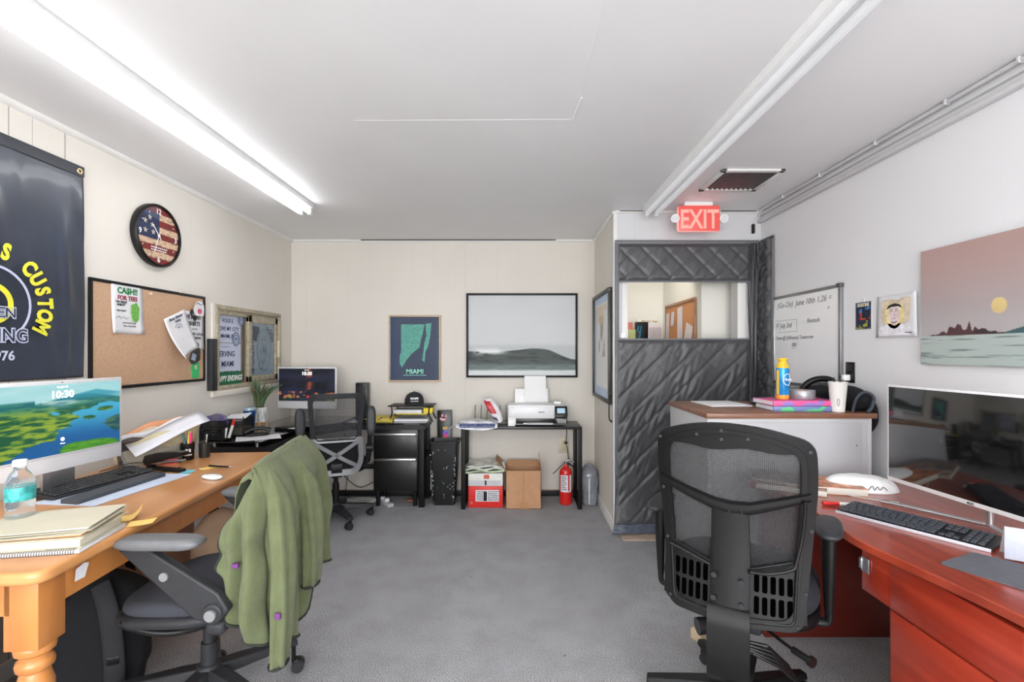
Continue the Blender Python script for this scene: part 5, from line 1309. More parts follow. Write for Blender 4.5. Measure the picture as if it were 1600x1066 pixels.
MB().surf([[(x, -.045 - .10 * v, .055 + .27 * (x + .14) - .05 * v + .02 * math.sin(x * 9)) for x in np.linspace(-.14, .22, 10)] for v in (0, .35, .7, 1)], .0012, n=(0, 0, 1)).build('sheet', pm('grey_white_paper', (206, 206, 212), .7, amp=.02), tt, 180)

def stapler(loc, rz, label):
    t = thing('stapler', label, 'stapler', loc, rz); t.scale = (1.25, 1.15, 1.15)
    MB().box(-.09, .09, -.018, .018, 0, .012, .004).box(.07, .092, -.015, .015, .01, .03, .004).build('base', M_black, t)
    b = MB(); b.T = T(.075, 0, .022, ry=math.radians(13)); b.prism(rpoly([(-.185, .008), (.02, .0), (.026, .02), (.01, .04), (-.06, .042), (-.16, .03), (-.19, .022)], .006), -.018, .018); b.build('handle', M_blackgloss, t, 50)
    b = MB(); b.T = T(.075, 0, .018, ry=math.radians(9)); b.box(-.175, .0, -.011, .011, 0, .010, .002); b.build('magazine', M_chrome, t)
    b = MB(); b.T = T(.075, 0, .022, ry=math.radians(13)); b.text('BOSTITCH', .012, -.03, -.0185, .012); b.build('lettering', M_grey, t, 0)
    return t
stapler((-1.735, 2.41, DZ + .0005), math.radians(162), 'black stapler on the wooden desk in front of pen cup')
# pen cup with pens
t = thing('pen_cup', 'black pen cup with white lettering beside the acrylic holder', 'pen cup', (-1.79, 2.65, DZ + .0005), math.radians(40))
MB().lathe([(.030, 0), (.032, .004), (.034, .09), (.032, .09), (.030, .006), (.0, .006)], 28).build('cup', M_blackgloss, t)
b = MB(); b.text('as', .034, -.0, -.0345, .045, off=.03).text('colour', .014, 0, -.0345, .026, off=.03); b.build('lettering', M_white, t, 0)
def pen(label, x, y, z, rx, ry, col, cap, l=.13, r=.0045, cat='pen', nm='pen'):
    t = thing(nm, label, cat, (x, y, z)); t.rotation_euler = (rx, ry, 0)
    MB().cyl((0, 0, 0), (0, 0, l * .7), r, n=12).build('barrel', col, t); MB().cyl((0, 0, l * .7), (0, 0, l), r * 1.15, r * .9, 12).build('cap', cap, t)
C = lambda n, c: pm(n, c, .35, amp=.03)
pen('pink highlighter leaning in the black pen cup', -1.78, 2.66, DZ + .02, .15, .12, C('hot_pink', (230, 60, 130)), C('hot_pink', ()), r=.007, cat='highlighter', nm='highlighter')
pen('yellow highlighter standing in the black pen cup', -1.79, 2.65, DZ + .02, -.1, .05, C('bright_yellow', (236, 226, 70)), C('bright_yellow', ()), r=.007, cat='highlighter', nm='highlighter')
pen('red pen leaning left in the black pen cup', -1.80, 2.645, DZ + .012, -.12, -.14, C('pen_red', (210, 50, 50)), C('pen_red', ()), r=.005)
pen('teal pen at the back of the black pen cup', -1.795, 2.665, DZ + .012, .12, -.15, C('pen_teal', (40, 130, 140)), C('pen_teal', ()), r=.005)
t = thing('pen_cup', 'dark wire pen cup with keys right of the lettered cup', 'pen cup', (-1.735, 2.71, DZ + .0005))
MB().lathe([(.026, 0), (.027, .004), (.028, .08), (.026, .08), (.025, .006), (.0, .006)], 24).build('cup', pm('dark_wire', (56, 54, 52), .4, .5, amp=.3, scale=200), t)
pen('silver pen standing in the dark wire cup', -1.735, 2.71, DZ + .02, .1, .12, M_chrome, M_black, .11, .004)
pen('white pen leaning in the dark wire cup', -1.74, 2.715, DZ + .015, -.15, .05, M_white, M_white, .11, .004)
t = thing('card_stack', 'stack of dark and pink business cards behind the stapler', 'cards', (-1.82, 2.575, DZ + .0005), .5)
MB().box(-.045, .045, -.028, .028, 0, .05, .001).build('dark_cards', pm('dark_card', (52, 44, 44), .5, amp=.4, scale=50), t); MB().box(-.047, .03, -.032, -.0285, .0, .024, .001).build('pink_card', pm('pink_card', (222, 80, 96), .5), t)
o = MB().tube(cr([(-1.97, 2.28, DZ + .006), (-1.90, 2.36, DZ + .03), (-1.86, 2.42, DZ + .01), (-1.78, 2.37, DZ + .006), (-1.70, 2.36, DZ + .006), (-1.69, 2.45, DZ + .006)], 8), .0022, 6).tube(cr([(-2.02, 2.36, DZ + .006), (-1.93, 2.42, DZ + .03), (-1.9, 2.49, DZ + .02), (-1.94, 2.58, DZ + .006)], 8), .002, 6).build('cable', M_black)
tag(o, 'thin black cables curling behind the left keyboard', 'cable')
tag(MB().prism(rpoly([(-.05, -.03), (.05, -.02), (.045, .03), (-.04, .02)], .006), 0, .006, 'xy').build('wrapper', pm('pink_wrapper', (226, 120, 130), .4, amp=.5, scale=70), loc=(-1.83, 2.34 + .08, DZ + .0005), rot=(0, 0, .4)), 'small pink and silver snack wrapper behind the left keyboard', 'wrapper')
# ============================================================ BLACK CORNER DESK
BZ = .75
t = thing('corner_desk', 'black L shaped corner desk with raised glass top along back wall', 'desk', (XL, 0, 0))
ox = -XL
M_bd = pm('black_laminate', (20, 18, 18), .4, amp=.15, scale=12, coat=.1)
b = MB(); b.prism([(.02, 3.30), (.44, 3.30), (.46, 3.95), (.70, 4.27), (-.80 + ox, 4.27), (-.80 + ox, 4.62), (.02, 4.62)], BZ - .06, BZ - .02, 'xy')
tp = b.build('desktop', M_bd, t, 0)
MB().prism([(.03, 3.28), (.42, 3.28), (.44, 3.93), (.64, 4.16), (.64, 4.60), (.03, 4.60)], BZ + .012, BZ + .018, 'xy').build('glass_shelf', pm('black_glass', (26, 28, 30), .06, coat=.8, spec=.8), t, 0)
b = MB()
for x, y in ((.08, 3.33), (.37, 3.33), (.40, 3.9), (.08, 3.9), (.1, 4.5), (.6, 4.5)): b.cyl((x, y, BZ - .0198), (x, y, BZ + .0118), .011, n=16)
b.build('standoffs', M_chrome, t)
MB().prism([(.62, 4.275), (-.79 + ox, 4.275), (-.79 + ox, 4.61), (.62, 4.61)], BZ - .0195, BZ - .001, 'xy').build('glass_shelf', pm('black_glass', ()), t, 0)
b = MB().box(-.86 + ox, -.81 + ox, 4.29, 4.34, 0, BZ - .0605, .004); b.build('leg', M_blackmetal, t)
for x, y in ((-.86 + ox, 4.56), (.04, 3.32), (.38, 3.32), (.04, 4.56)): MB().box(x, x + .05, y, y + .04, 0, BZ - .0605, .004).build('leg', M_blackmetal, t)
MB().box(.1, .95, 4.50, 4.53, .29, .33, .004).box(-.855 + ox, -.815 + ox, 4.34, 4.56, .42, .46, .004).box(.05, .38, 3.34, 3.36, BZ - .14, BZ - .061, .002).box(.395, .415, 3.36, 4.1, BZ - .14, BZ - .061, .002).build('rails', M_blackmetal, t)
px0, px1 = -1.262, -.872
t = thing('drawer_pedestal', 'black two drawer pedestal with silver pulls under the back desk', 'drawer unit', (px0, 4.30, 0))
w_ = px1 - px0
MB().box(0, w_, .02, .30, .14, BZ - .061, .003).build('carcass', M_bd, t)
for z0, z1 in ((.44, .655), (.15, .432)):
    dr = MB().box(.004, w_ - .004, 0, .0198, z0, z1 - .026, .002).build('drawer', M_bd, t)
    MB().box(.012, w_ - .012, -.008, .018, z1 - .024, z1 - .002, .003).build('pull', M_alu, dr)
b = MB()
for x in (.03, w_ - .03):
    for y in (.05, .26): b.cyl((x, y, .0), (x, y, .1398), .018, n=14)
b.build('feet', M_blackmetal, t)
GZ = BZ + .0185
def f_game(u, v):
    n = vn(u, v, 9, 91, 4); c = mixc((18, 20, 30), (30, 36, 66), ss(.3, .7, vn(u, v, 4, 95)))
    c = mixc(c, (150, 70, 50), np.exp(-((u - .55) / .05) ** 2) * ss(.4, .6, n) * (v > .3)); c = mixc(c, (190, 110, 60), (v < .3) * ss(.58, .7, n))
    for a, col in ((.2, (140, 150, 60)), (.34, (170, 120, 70)), (.52, (210, 60, 50)), (.72, (170, 130, 90)), (.86, (90, 120, 80))):
        c = mixc(c, col, ss(.05, .03, np.hypot((u - a) * 1.4, v - .13)))
    return mixc(c, (50, 110, 60), (v < .1) * ss(.5, .7, n) * .6)
imac((-1.86, 4.33, GZ), math.radians(-5), 'white all in one computer with dark game wallpaper in corner', f_game, nx=120, z0=.10, es=.8)
# tumbler, plant, phone, handset, cards on the left wing
t = thing('tumbler', 'navy blue steel tumbler with clear lid beside potted plant', 'tumbler', (-2.01, 3.67, GZ + .0005))
MB().lathe([(.032, 0), (.034, .01), (.042, .15), (.043, .165), (.0, .165)], 32).build('body', pm('navy_steel', (24, 72, 128), .3, .3, amp=.05), t, 60)
MB().lathe([(.044, .1655), (.0445, .18), (.042, .188), (.0, .188)], 32).build('lid', pm('clear_grey_lid', (170, 190, 205), .15, trans=.3), t, 60)
t = thing('potted_plant', 'spiky succulent in patterned white pot on a small wooden stand', 'plant', (-2.04, 3.86, GZ + .0005)); t.scale = (1, 1, 1.12)
M_ow = wood('oak_stand', (196, 150, 100), (220, 178, 130), .5)
b = MB()
for k in range(4): a = k * PI / 2 + .5; b.box(.055 * math.cos(a) - .008, .055 * math.cos(a) + .008, .055 * math.sin(a) - .008, .055 * math.sin(a) + .008, 0, .06, .002)
b.box(-.055, .055, -.008, .008, .03, .045).box(-.008, .008, -.055, .055, .03, .045); b.build('stand', M_ow, t)
def pot(u, v): return 0
MB().lathe([(.0, .046), (.058, .046), (.063, .055), (.067, .15), (.063, .15), (.060, .14), (.0, .14)], 36).build('pot', pm('speckled_glaze', (214, 214, 212), .4, amp=.6, scale=55, stretch=(1, 1, .25)), t, 60)
MB().lathe([(.0, .138), (.059, .1395)], 24).build('soil', pm('soil', (60, 48, 40), .95, amp=.3, scale=100), t)
rs = random.Random(4); M_leaf = pm('succulent_leaf', (66, 92, 58), .5, amp=.35, scale=30); M_leaf2 = pm('succulent_leaf_brown', (108, 92, 66), .6, amp=.3)
for k in range(34):
    a = k * 2.399; ln = rs.uniform(.15, .23); out = rs.uniform(.35, 1.0); b = MB()
    if math.cos(a) < -.2: out *= .45
    p = [(.02 * math.cos(a), .02 * math.sin(a), .135)]
    for q in (.35, .7, 1): p.append((math.cos(a) * (.02 + ln * out * .75 * q ** 1.5), math.sin(a) * (.02 + ln * out * .75 * q ** 1.5), .135 + ln * (1.15 - .45 * out * q) * q))
    q = cr(p, 4); b.tube(q, [.009, .0085, .005, .001], 6, flat=.4); b.build('leaf', M_leaf if k % 5 else M_leaf2, t, 60)
t = thing('cordless_phone', 'black cordless handset lying across white paper on black desk', 'handset', (-1.86, 3.50, GZ + .002), math.radians(30))
MB().pad(.16, .05, .0, .022, 3, rnd=.9).build('base', M_black, t, 60); MB().tube(cr([(-.08, .0, .03), (-.03, 0, .05), (.04, 0, .052), (.085, 0, .035)], 5), [.02, .013, .013, .02], 12, flat=.8).build('receiver', M_blackgloss, t, 60)
t = thing('paper_sheet', 'white sheet of paper lying on left wing of black desk', 'paper', (-1.82, 3.44, GZ + .0003), .5)
MB().box(-.14, .14, -.10, .10, 0, .001).build('sheet', M_paper, t)
t = thing('wallet', 'black folded wallet and card holder on glass desktop', 'wallet', (-1.78, 3.80, GZ + .0005), -.4)
MB().box(-.09, .02, -.05, .05, 0, .018, .005).build('wallet_body', M_black, t); MB().box(.03, .11, -.045, .045, 0, .014, .004).build('card_case', M_blackgloss, t); MB().box(.038, .102, -.037, .037, .0142, .016, .001).build('pale_card', M_paper, t)
tag(MB().box(-.2, .2, -.13, .15, 0, .001).build('paper_sheet', pm('pale_sheet', (208, 212, 218), .6, amp=.04), loc=(-1.60, 4.43, BZ), rot=(0, 0, .1)), 'large white paper sheets lying in front of corner computer', 'paper')
t = thing('computer_mouse', 'black mouse on the back desk right of corner computer', 'mouse', (-1.42, 4.42, BZ + .0018), 1.2)
MB().pad(.10, .06, 0, .034, 2.4, rnd=1.1).build('shell', M_black, t, 60); MB().box(.0, .045, -.001, .001, .0335, .036).build('seam', M_ink, t)
t = thing('tower_speaker', 'slim black tower speaker standing at the back wall', 'tower speaker', (X(567, 4.58), 4.575, BZ))
MB().box(-.056, .056, -.04, .04, 0, .335, .006).build('case', M_blackgloss, t)
b = MB()
for k in range(24): b.box(-.044, .044, -.0425, -.0401, .02 + k * .012, .027 + k * .012)
b.build('grille', M_darkgrey, t)
MB().text('dyson', .014, 0, -.0415, .315, off=.02).build('lettering', M_grey, t, 0) if False else None
# mesh letter trays on the near left wing
M_wire = meshmat('wire_mesh', (34, 34, 36), .42, 900)
def wiretray(loc, rz, label, w, d, h, tiers, name='letter_tray', open_front=True):
    t = thing(name, label, 'desk organiser', loc, rz)
    b = MB()
    for k in range(tiers):
        z = .012 + k * h / tiers; hh = h / tiers * .8
        for (x0, x1, y0, y1) in ((-w / 2, -w / 2 + .001, -d / 2, d / 2), (w / 2 - .001, w / 2, -d / 2, d / 2), (-w / 2, w / 2, d / 2 - .001, d / 2), (-w / 2, w / 2, -d / 2, -d / 2 + .001)): b.box(x0, x1, y0, y1, z, z + hh)
        b.box(-w / 2, w / 2, -d / 2, d / 2, z, z + .001)
    b.build('mesh_sides', M_wire, t, 0)
    b = MB()
    for k in range(tiers + 0):
        for zz in (.012 + k * h / tiers, .012 + k * h / tiers + h / tiers * .8): b.tube([(-w / 2, -d / 2, zz), (w / 2, -d / 2, zz), (w / 2, d / 2, zz), (-w / 2, d / 2, zz)], .0035, 6, closed=True)
    for x in (-w / 2, w / 2):
        for y in (-d / 2, d / 2): b.tube([(x, y, 0), (x, y, h)], .0035, 6)
    b.build('wire_frame', M_blackmetal, t); return t
wiretray((-2.055, 3.335, GZ), .0, 'two tier black wire mesh desk organiser nearest the wood desk', .15, .11, .14, 2)
wiretray((-2.03, 3.53, GZ + .0005), .0, 'black mesh tray holding white papers beside blue tumbler', .18, .14, .145, 1)
t = thing('paper_sheet', 'white papers slanting out of the black mesh tray', 'paper', (-2.03, 3.53, GZ + .03), .0); 
MB().surf([[(x, y, .075 + .35 * (y + .06) + .1 * x) for x in np.linspace(-.08, .08, 3)] for y in (-.06, .06)], .004, n=(0, 0, 1)).build('sheet', M_paper, t, 0)
t = thing('letter_box', 'beige cardboard divider inside the black mesh tray', 'box', (-2.03, 3.53, GZ + .014), .0); MB().box(-.08, .08, -.062, .06, 0, .05, .002).build('carton', pm('beige_board', (188, 176, 150), .8, amp=.1), t)
pen('red capped marker leaning out of the mesh organiser', -1.965, 3.33, GZ + .02, .0, .3, M_white, M_red, .13, .009, 'marker', 'marker')
pen('purple capped marker in the wire mesh organiser', -1.995, 3.34, GZ + .03, .0, .1, C('purple_marker', (96, 66, 150)), C('purple_marker', ()), .11, .009, 'marker', 'marker')
pen('dark marker with white barrel beside red capped marker', -1.985, 3.32, GZ + .02, .0, .15, M_white, M_black, .10, .007, 'marker', 'marker')
t = thing('tape_dispenser', 'purple rimmed tape dispenser resting on the mesh organiser', 'tape dispenser', (-2.05, 3.335, GZ + .136), .1)
b = MB(); b.prism([(-.07, 0), (.06, 0), (.05, .035), (.0, .05), (-.06, .03)], -.015, .015); b.build('body', pm('lilac_plastic', (112, 98, 150), .3, trans=.2), t); MB().cyl((0, -.0155, .025), (0, .0155, .025), .02, n=18).build('roll', M_grey, t)
# cap on riser, notepads
t = thing('monitor_riser', 'black metal two level riser on the back desk under a cap', 'riser', (X(645, 4.45), 4.45, BZ - .0005 + .0005))
b = MB(); b.box(-.20, .20, -.12, .12, .135, .143, .002)
for s in (-1, 1):
    for y in (-.1, .1): b.tube(cr([(.17 * s, y, .135), (.165 * s, y, .08), (.18 * s, y, .03), (.20 * s, y, .0)], 5), .006, 8)
b.box(-.155, .155, -.1, .1, .055, .060, .001); b.build('frame', M_blackmetal, t)
for i, (z, m, lab, cx, w2, d2, h2) in enumerate(((.0605, pm('yellow_pad', (216, 196, 96), .7, amp=.06), 'yellow papers on middle shelf of the riser', .01, .28, .18, .012), (.073, M_paper, 'white notebooks stacked on the yellow papers in riser', -.03, .25, .17, .03), (.0005, M_paper, 'white papers beneath the black riser', .0, .30, .20, .02))):
    tag(MB().box(-w2 / 2, w2 / 2, -d2 / 2, d2 / 2, 0, h2, .002).build('paper_stack', m, loc=(X(645, 4.45) + cx, 4.45, BZ + z), rot=(0, 0, .05 * (i - 1))), lab, 'papers')
tag(MB().box(-.04, .04, -.05, .05, 0, .05, .003).build('note_block', pm('bright_yellow_pad', (230, 206, 60), .6, amp=.05), loc=(X(670, 4.4), 4.40, BZ + .0735)), 'bright yellow note block at right side of riser shelf', 'note block')
for dx, z, rz_, lab in ((0, .0005, .1, 'yellow legal pad lying left of the riser'), (.01, .0155, -.15, 'second yellow legal pad on top of the legal pad stack')):
    tag(MB().box(-.11, .11, -.13, .13, 0, .014, .002).build('legal_pad', pm('legal_pad_yellow', (226, 206, 92), .7, amp=.05), loc=(X(597, 4.44) + dx, 4.44, BZ + z), rot=(0, 0, rz_)), lab, 'notepad', 'legal pads by the riser')
pen('black pen lying on the yellow legal pads', X(597, 4.36) - .0, 4.36, BZ + .037, PI / 2, 0, M_blackgloss, M_blackgloss, .13, .004)
t = thing('baseball_cap', 'black baseball cap with white front print on the riser', 'cap', (X(647, 4.44), 4.45, BZ + .1435), math.radians(12))
prof = [(.088, 0), (.092, .02), (.088, .055), (.07, .09), (.04, .108), (.012, .114), (.0, .114)]
MB().lathe(prof, 32, sx=.95, sy=1.1).build('crown', pm('black_cotton', (34, 35, 40), .85, amp=.1, bump=.2), t, 60)
G = [[(math.sin(a) * (.088 + r * .02), -.085 - .07 * r * math.cos(a * 1.0) ** .5 - .0 + .03 * abs(math.sin(a)) * (1 - 0), .012 - .012 * r - .02 * abs(math.sin(a)) ** 2 + .006) for a in np.linspace(-1.05, 1.05, 13)] for r in (0, .35, .7, 1)]
MB().surf(G, .004, n=(0, 0, 1)).build('brim', pm('black_cotton', ()), t, 60)
MB().ball((0, 0, .115), .007, 10, 6).build('button', M_black, t)
b = MB(); b.text('MIAMI', .026, .0, -.1045, .055, off=.03).text('TOUR CREW', .012, .0, -.106, .035, off=.03); b.build('lettering', M_white, t, 0)

# ============================================================ BIN AND STICKERED BOX
t = thing('waste_bin', 'scuffed black rectangular waste bin beside the back desk', 'bin', (X(695, 4.43), 4.43, 0), 0)
def ringr(w, d, r): return rpoly([(-w, -d), (w, -d), (w, d), (-w, d)], r, 4)
M_bin = pm('scuffed_black_plastic', (24, 25, 26), .45, amp=.3, scale=15)
lv = [(0, .095, .075), (.01, .098, .078), (.50, .125, .098), (.555, .128, .100), (.556, .138, .108), (.575, .139, .109), (.575, .128, .1), (.5, .118, .092), (.02, .092, .072)]
vs = []; n = None
for z, w2, d2 in lv:
    r = ringr(w2, d2, .03); n = len(r); vs += [(p[0], p[1], z) for p in r]
b = MB(); b.add(vs, [(k * n + i, k * n + (i + 1) % n, (k + 1) * n + (i + 1) % n, (k + 1) * n + i) for k in range(len(lv) - 1) for i in range(n)] + [tuple(range(n - 1, -1, -1)), tuple((len(lv) - 1) * n + i for i in range(n))])
b.build('tub', M_bin, t, 50)
b = MB(); rs = random.Random(8)
for k in range(70):
    z = rs.uniform(.02, .5); e = rs.choice((-1, 1)); x = e * (.098 + .027 * z / .5) * (1 - abs(rs.gauss(0, .12))) if k < 55 else rs.uniform(-.09, .09); s_ = rs.uniform(.002, .006)
    y = -(.0785 + .0205 * z / .5) - .0012; 
    if abs(x) > .095 + .02 * z / .5: x *= .9
    b.prism([(x + s_ * math.cos(a) * rs.uniform(.5, 1.2), z + s_ * 1.6 * math.sin(a) * rs.uniform(.5, 1.2)) for a in np.linspace(0, 2 * PI, 7)[:-1]], y, y + .002)
b.build('paint_spots', pm('grey_paint_spots', (178, 180, 180), .7, amp=.1), t, 0)
t = thing('black_box', 'tall narrow black box with colourful stickers behind the waste bin', 'box', (X(695, 4.58), 4.585, .0))
MB().box(-.065, .065, -.045, .045, 0, Z(642, 4.54), .003).build('carton', M_blackgloss, t)
y = -.0458
MB().prism([(-.01 + .03 * math.cos(a), .75 + .02 * math.sin(a)) for a in np.linspace(0, 2 * PI, 20)[:-1]], y, y + .0005).prism([(-.03, .76), (-.022, .795), (-.012, .795), (-.005, .765), (.005, .765), (.02, .79), (.026, .785), (.02, .75)], y, y + .0005).build('pink_sticker', pm('pale_pink_ink', (236, 170, 180), .5, amp=.1), t, 0)
for k, c in enumerate(((236, 120, 60), (214, 60, 150), (120, 70, 190), (70, 100, 210), (236, 180, 70))):
    MB().prism(rpoly([(-.015 + .012 * (k % 2), .56 + .022 * k), (.03 + .01 * (k % 2), .56 + .022 * k), (.035, .585 + .022 * k), (-.012, .585 + .022 * k)], .006), y - .0006 * (k % 2), y + .0005).build('bright_sticker', pm('sticker_%d' % k, c, .4, amp=.4, scale=90), t, 0)

# ============================================================ PRINTER TABLE
TX0, TX1 = -.478, .578; TYF, TYB = 4.235, 4.60; TZ = .72
t = thing('side_table', 'slim black metal framed table against back wall under the printer', 'table', ((TX0 + TX1) / 2, (TYF + TYB) / 2, 0))
hw, hd = (TX1 - TX0) / 2, (TYB - TYF) / 2
MB().box(-hw, hw, -hd, hd, TZ - .022, TZ, .003).build('tabletop', M_bd, t)
for sx in (-1, 1):
    for sy in (-1, 1):
        MB().box(sx * hw - (sx > 0) * .036, sx * hw + (sx < 0) * .036, sy * hd - (sy > 0) * .025, sy * hd + (sy < 0) * .025, 0, TZ - .0225, .002).build('leg', M_blackmetal, t)
    MB().box(sx * hw - (sx > 0) * .034, sx * hw + (sx < 0) * .034, -hd + .026, hd - .026, .0, .02, .002).build('foot_rail', M_blackmetal, t)
MB().box(-hw + .051, hw - .051, hd - .024, hd - .004, TZ - .05, TZ - .0225, .002).build('back_rail', M_blackmetal, t)
# printer
PX_ = (X(793, 4.32) + X(868, 4.32)) / 2
t = thing('printer', 'white ink tank printer with paper loaded on black side table', 'printer', (.165, 4.42, TZ + .0005))
M_pw = pm('printer_white', (238, 238, 238), .35, amp=.01)
b = MB(); b.box(-.235, .18, -.14, .13, .012, .185, .012); b.box(-.235, -.17, -.145, .1, .0, .05, .006).box(-.17, .28, -.05, .12, 0, .015, .004)
b.build('body', M_pw, t)
MB().box(.1805, .275, -.11, .13, .0155, .175, .008).build('side_body', M_pw, t)
MB().box(-.228, .172, -.152, -.1405, .075, .172, .005).build('front_panel', pm('printer_panel', (226, 226, 227), .3), t)
MB().box(-.165, .178, -.143, -.135, .02, .068, .002).build('paper_slot', M_blackgloss, t)
MB().box(-.06, .15, -.20, -.142, .022, .030, .002).box(-.10, .16, -.152, -.143, .02, .03, .001).build('output_tray', M_white, t)
MB().box(-.05, .13, -.215, -.12, .0305, .033).build('output_sheet', M_paper, t)
c_ = MB().box(.181, .285, -.158, -.1105, .02, .075, .004).build('ink_tank', M_blackgloss, t)
b = MB()
for k in range(6): b.box(.20 + k * .0135, .2085 + k * .0135, -.1605, -.158, .026, .066, .002)
b.build('ink_window', pm('ink_windows', (176, 176, 176), .3), c_)
p_ = MB(); p_.T = T(.233, -.135, .125, rx=math.radians(-22)); p_.box(-.052, .056, -.012, .012, -.05, .05, .005); cp = p_.build('control_panel', M_blackgloss, t)
p_ = MB(); p_.T = T(.233, -.135, .125, rx=math.radians(-22)); p_.box(-.035, .035, -.0128, -.0121, -.015, .03, .001); p_.build('display', pm('panel_screen', (150, 176, 190), .3, emit=(150, 180, 196), es=.4), cp)
b = MB(); b.text('EPSON', .017, .06, -.1525, .118, off=.03); b.text('ET-8500', .008, -.20, -.1525, .16); b.build('lettering', M_darkgrey, t, 0)
MB().cyl((-.185, -.1545, .118), (-.185, -.152, .118), .013, n=20).build('power_button', M_white, t)
b = MB(); b.T = T(-.02, .085, .18, rx=math.radians(-14)); b.box(-.155, .155, 0, .008, 0, .135, .004); b.cyl((0, -.001, .02), (0, 0, .02), .008, n=12); b.build('paper_support', M_pw, t)
b = MB(); b.T = T(.015, .078, .19, rx=math.radians(-14)); b.box(-.1, .1, -.004, -.001, .0, .245); b.build('paper_stack', pm('photo_paper', (232, 232, 233), .5), t)
b = MB(); b.box(.18, .25, .02, .1, .176, .20, .004); b.build('rear_cap', M_pw, t)
# wire file sorter with glassy dividers
t = thing('file_sorter', 'metal desktop file sorter with upright dividers left of printer', 'file sorter', (-.235, 4.49, TZ + .0005))
MB().box(-.15, .16, -.07, .07, 0, .012, .002).build('base', pm('sorter_metal', (108, 108, 102), .4, .5), t)
for k, x in enumerate((-.14, -.085, -.03, .03, .09, .145)):
    MB().tube(cr([(x, -.06, .01), (x, -.06, .07), (x, -.03, .13), (x, .05, .16), (x, .06, .08), (x, .06, .01)], 5), .0025, 6).build('wire_divider', pm('sorter_metal', ()), t)
    MB().prism([(-.06, .012), (-.06, .07), (-.03, .125), (.05, .155), (.058, .08), (.058, .012)], x - .0008, x + .0008, 'yz').build('divider_plate', pm('pale_glass_plate', (200, 202, 192), .2, trans=.6), t, 0)
tb = MB(); G = []
for v in np.linspace(0, 1, 14):
    cx = -.15 + (.10) * (1 - v) - .0; zc = .03 + .21 * v; w2 = .035 + .02 * math.sin(v * 3)
    G.append([(cx + w2 * math.cos(a) - .012 * v, .028 * math.sin(a) + .004 * math.sin(a * 3 + v * 9), zc + .01 * math.cos(a * 2)) for a in np.linspace(0, 2 * PI, 18)])
t = thing('paper_packet', 'crumpled red and white printed packet leaning on the file sorter', 'packet', (-.10, 4.37, TZ))
M_pk = pm('packet_print', (226, 222, 226), .35, amp=.1)
vsn = len(G[0])
tb = MB(); tb.surf(G, .001); tb.build('bag', M_pk, t, 60)
MB().surf([[(p[0] - .0, p[1] - .0035, p[2] + .0) for p in row[10:15]] for row in G[5:13]], .001, n=(0, -1, 0)).build('red_print', pm('red_print', (190, 48, 56), .4, amp=.2, scale=40), t, 60)
MB().surf([[(p[0], p[1] - .0035, p[2]) for p in row[10:14]] for row in G[1:4]], .001, n=(0, -1, 0)).build('navy_print', pm('navy_print', (70, 74, 104), .4, amp=.2, scale=40), t, 60)
t = thing('plastic_mailer', 'clear plastic wrapped garments drooping over left end of side table', 'plastic package', (-.33, 4.33, TZ))
M_cel = pm('crinkled_plastic', (216, 218, 224), .15, amp=.06, scale=30, bump=.8, bscale=35, coat=.6)
G = [[(x, y, .028 * (1 - (abs(x) / .19) ** 4) + .006 * math.sin(x * 40 + y * 25) + .012) for x in np.linspace(-.19, .17, 16)] for y in np.linspace(-.10, .10, 8)]
G = [[(x, -.125 - .01 * math.sin(x * 30), .003 - .03 * (1 - (x / .2) ** 2)) for x in np.linspace(-.19, .17, 16)], [(x, -.115, .008) for x in np.linspace(-.19, .17, 16)]] + G
MB().surf([[(p[0], p[1], p[2] + .002) for p in r] for r in G], .004, n=(0, 0, 1)).build('bag', M_cel, t, 60)
MB().surf([[(x, y, z + .009) for x in np.linspace(-.16, .15, 9)] for y, z in ((-.1315, -.012), (-.121, .008), (-.105, .022))], .002, n=(0, -.5, 1)).build('navy_print', pm('navy_print_band', (84, 92, 128), .4, amp=.8, scale=70), t, 60)
G = [[(-.19 - .10 * u, -.09 + .05 * v, .01 - .055 * u ** 1.5 + .01 * math.sin(v * 5)) for u in np.linspace(0, 1, 6)] for v in np.linspace(0, 1, 4)]
MB().surf(G, .002).build('bag_tail', pm('clear_tail', (224, 226, 230), .15, trans=.4, coat=.5), t, 60)
# under the table
def carton(name, label, loc, rz, w, d, h, m, cat='box', lidded=True):
    t = thing(name, label, cat, loc, rz); MB().box(-w / 2, w / 2, -d / 2, d / 2, 0, h, .003).build('carton', m, t); return t
t = thing('storage_box', 'red and white carton with shipping label beneath the side table', 'box', (X(761, 4.30), 4.43, 0), 0)
MB().box(-.165, .14, -.14, .13, 0, .19, .003).build('red_carton', pm('red_card', (214, 44, 40), .45, amp=.06), t)
MB().box(-.165, .14, -.1405, .13, .1905, .30, .003).build('white_lid', pm('white_card', (222, 220, 214), .5, amp=.05), t)
MB().box(-.162, .12, -.1425, -.141, .195, .24).build('grey_label', pm('silver_label', (198, 200, 206), .3, amp=.05), t); MB().box(-.02, -.004, -.144, -.143, .2, .24).build('handle_slot', M_ink, t)
MB().box(-.10, .105, -.1415, -.1405, .055, .155).build('shipping_label', M_paper, t)
b = MB(); ticks(b, -.09, .0, .06, .15, 6, y=-.143, seed=3); ticks(b, .01, .1, .06, .15, 5, y=-.143, seed=4); b.box(-.03, .0, -.143, -.1422, .06, .14); b.build('label_print', M_ink, t, 0)
MB().box(-.028, .02, -.1425, -.141, .255, .29).box(-.15, -.125, -.1415, -.1405, .03, .055).build('red_logo', pm('red_logo', (206, 90, 80), .5, amp=.3, scale=100), t)
t = thing('plastic_bundle', 'clear plastic bags and green papers piled on red carton', 'plastic bags', (X(757, 4.3), 4.42, .3005), .05)
M_bag = pm('greenish_plastic', (206, 210, 198), .2, amp=.3, scale=22, bump=.8, bscale=30, coat=.5)
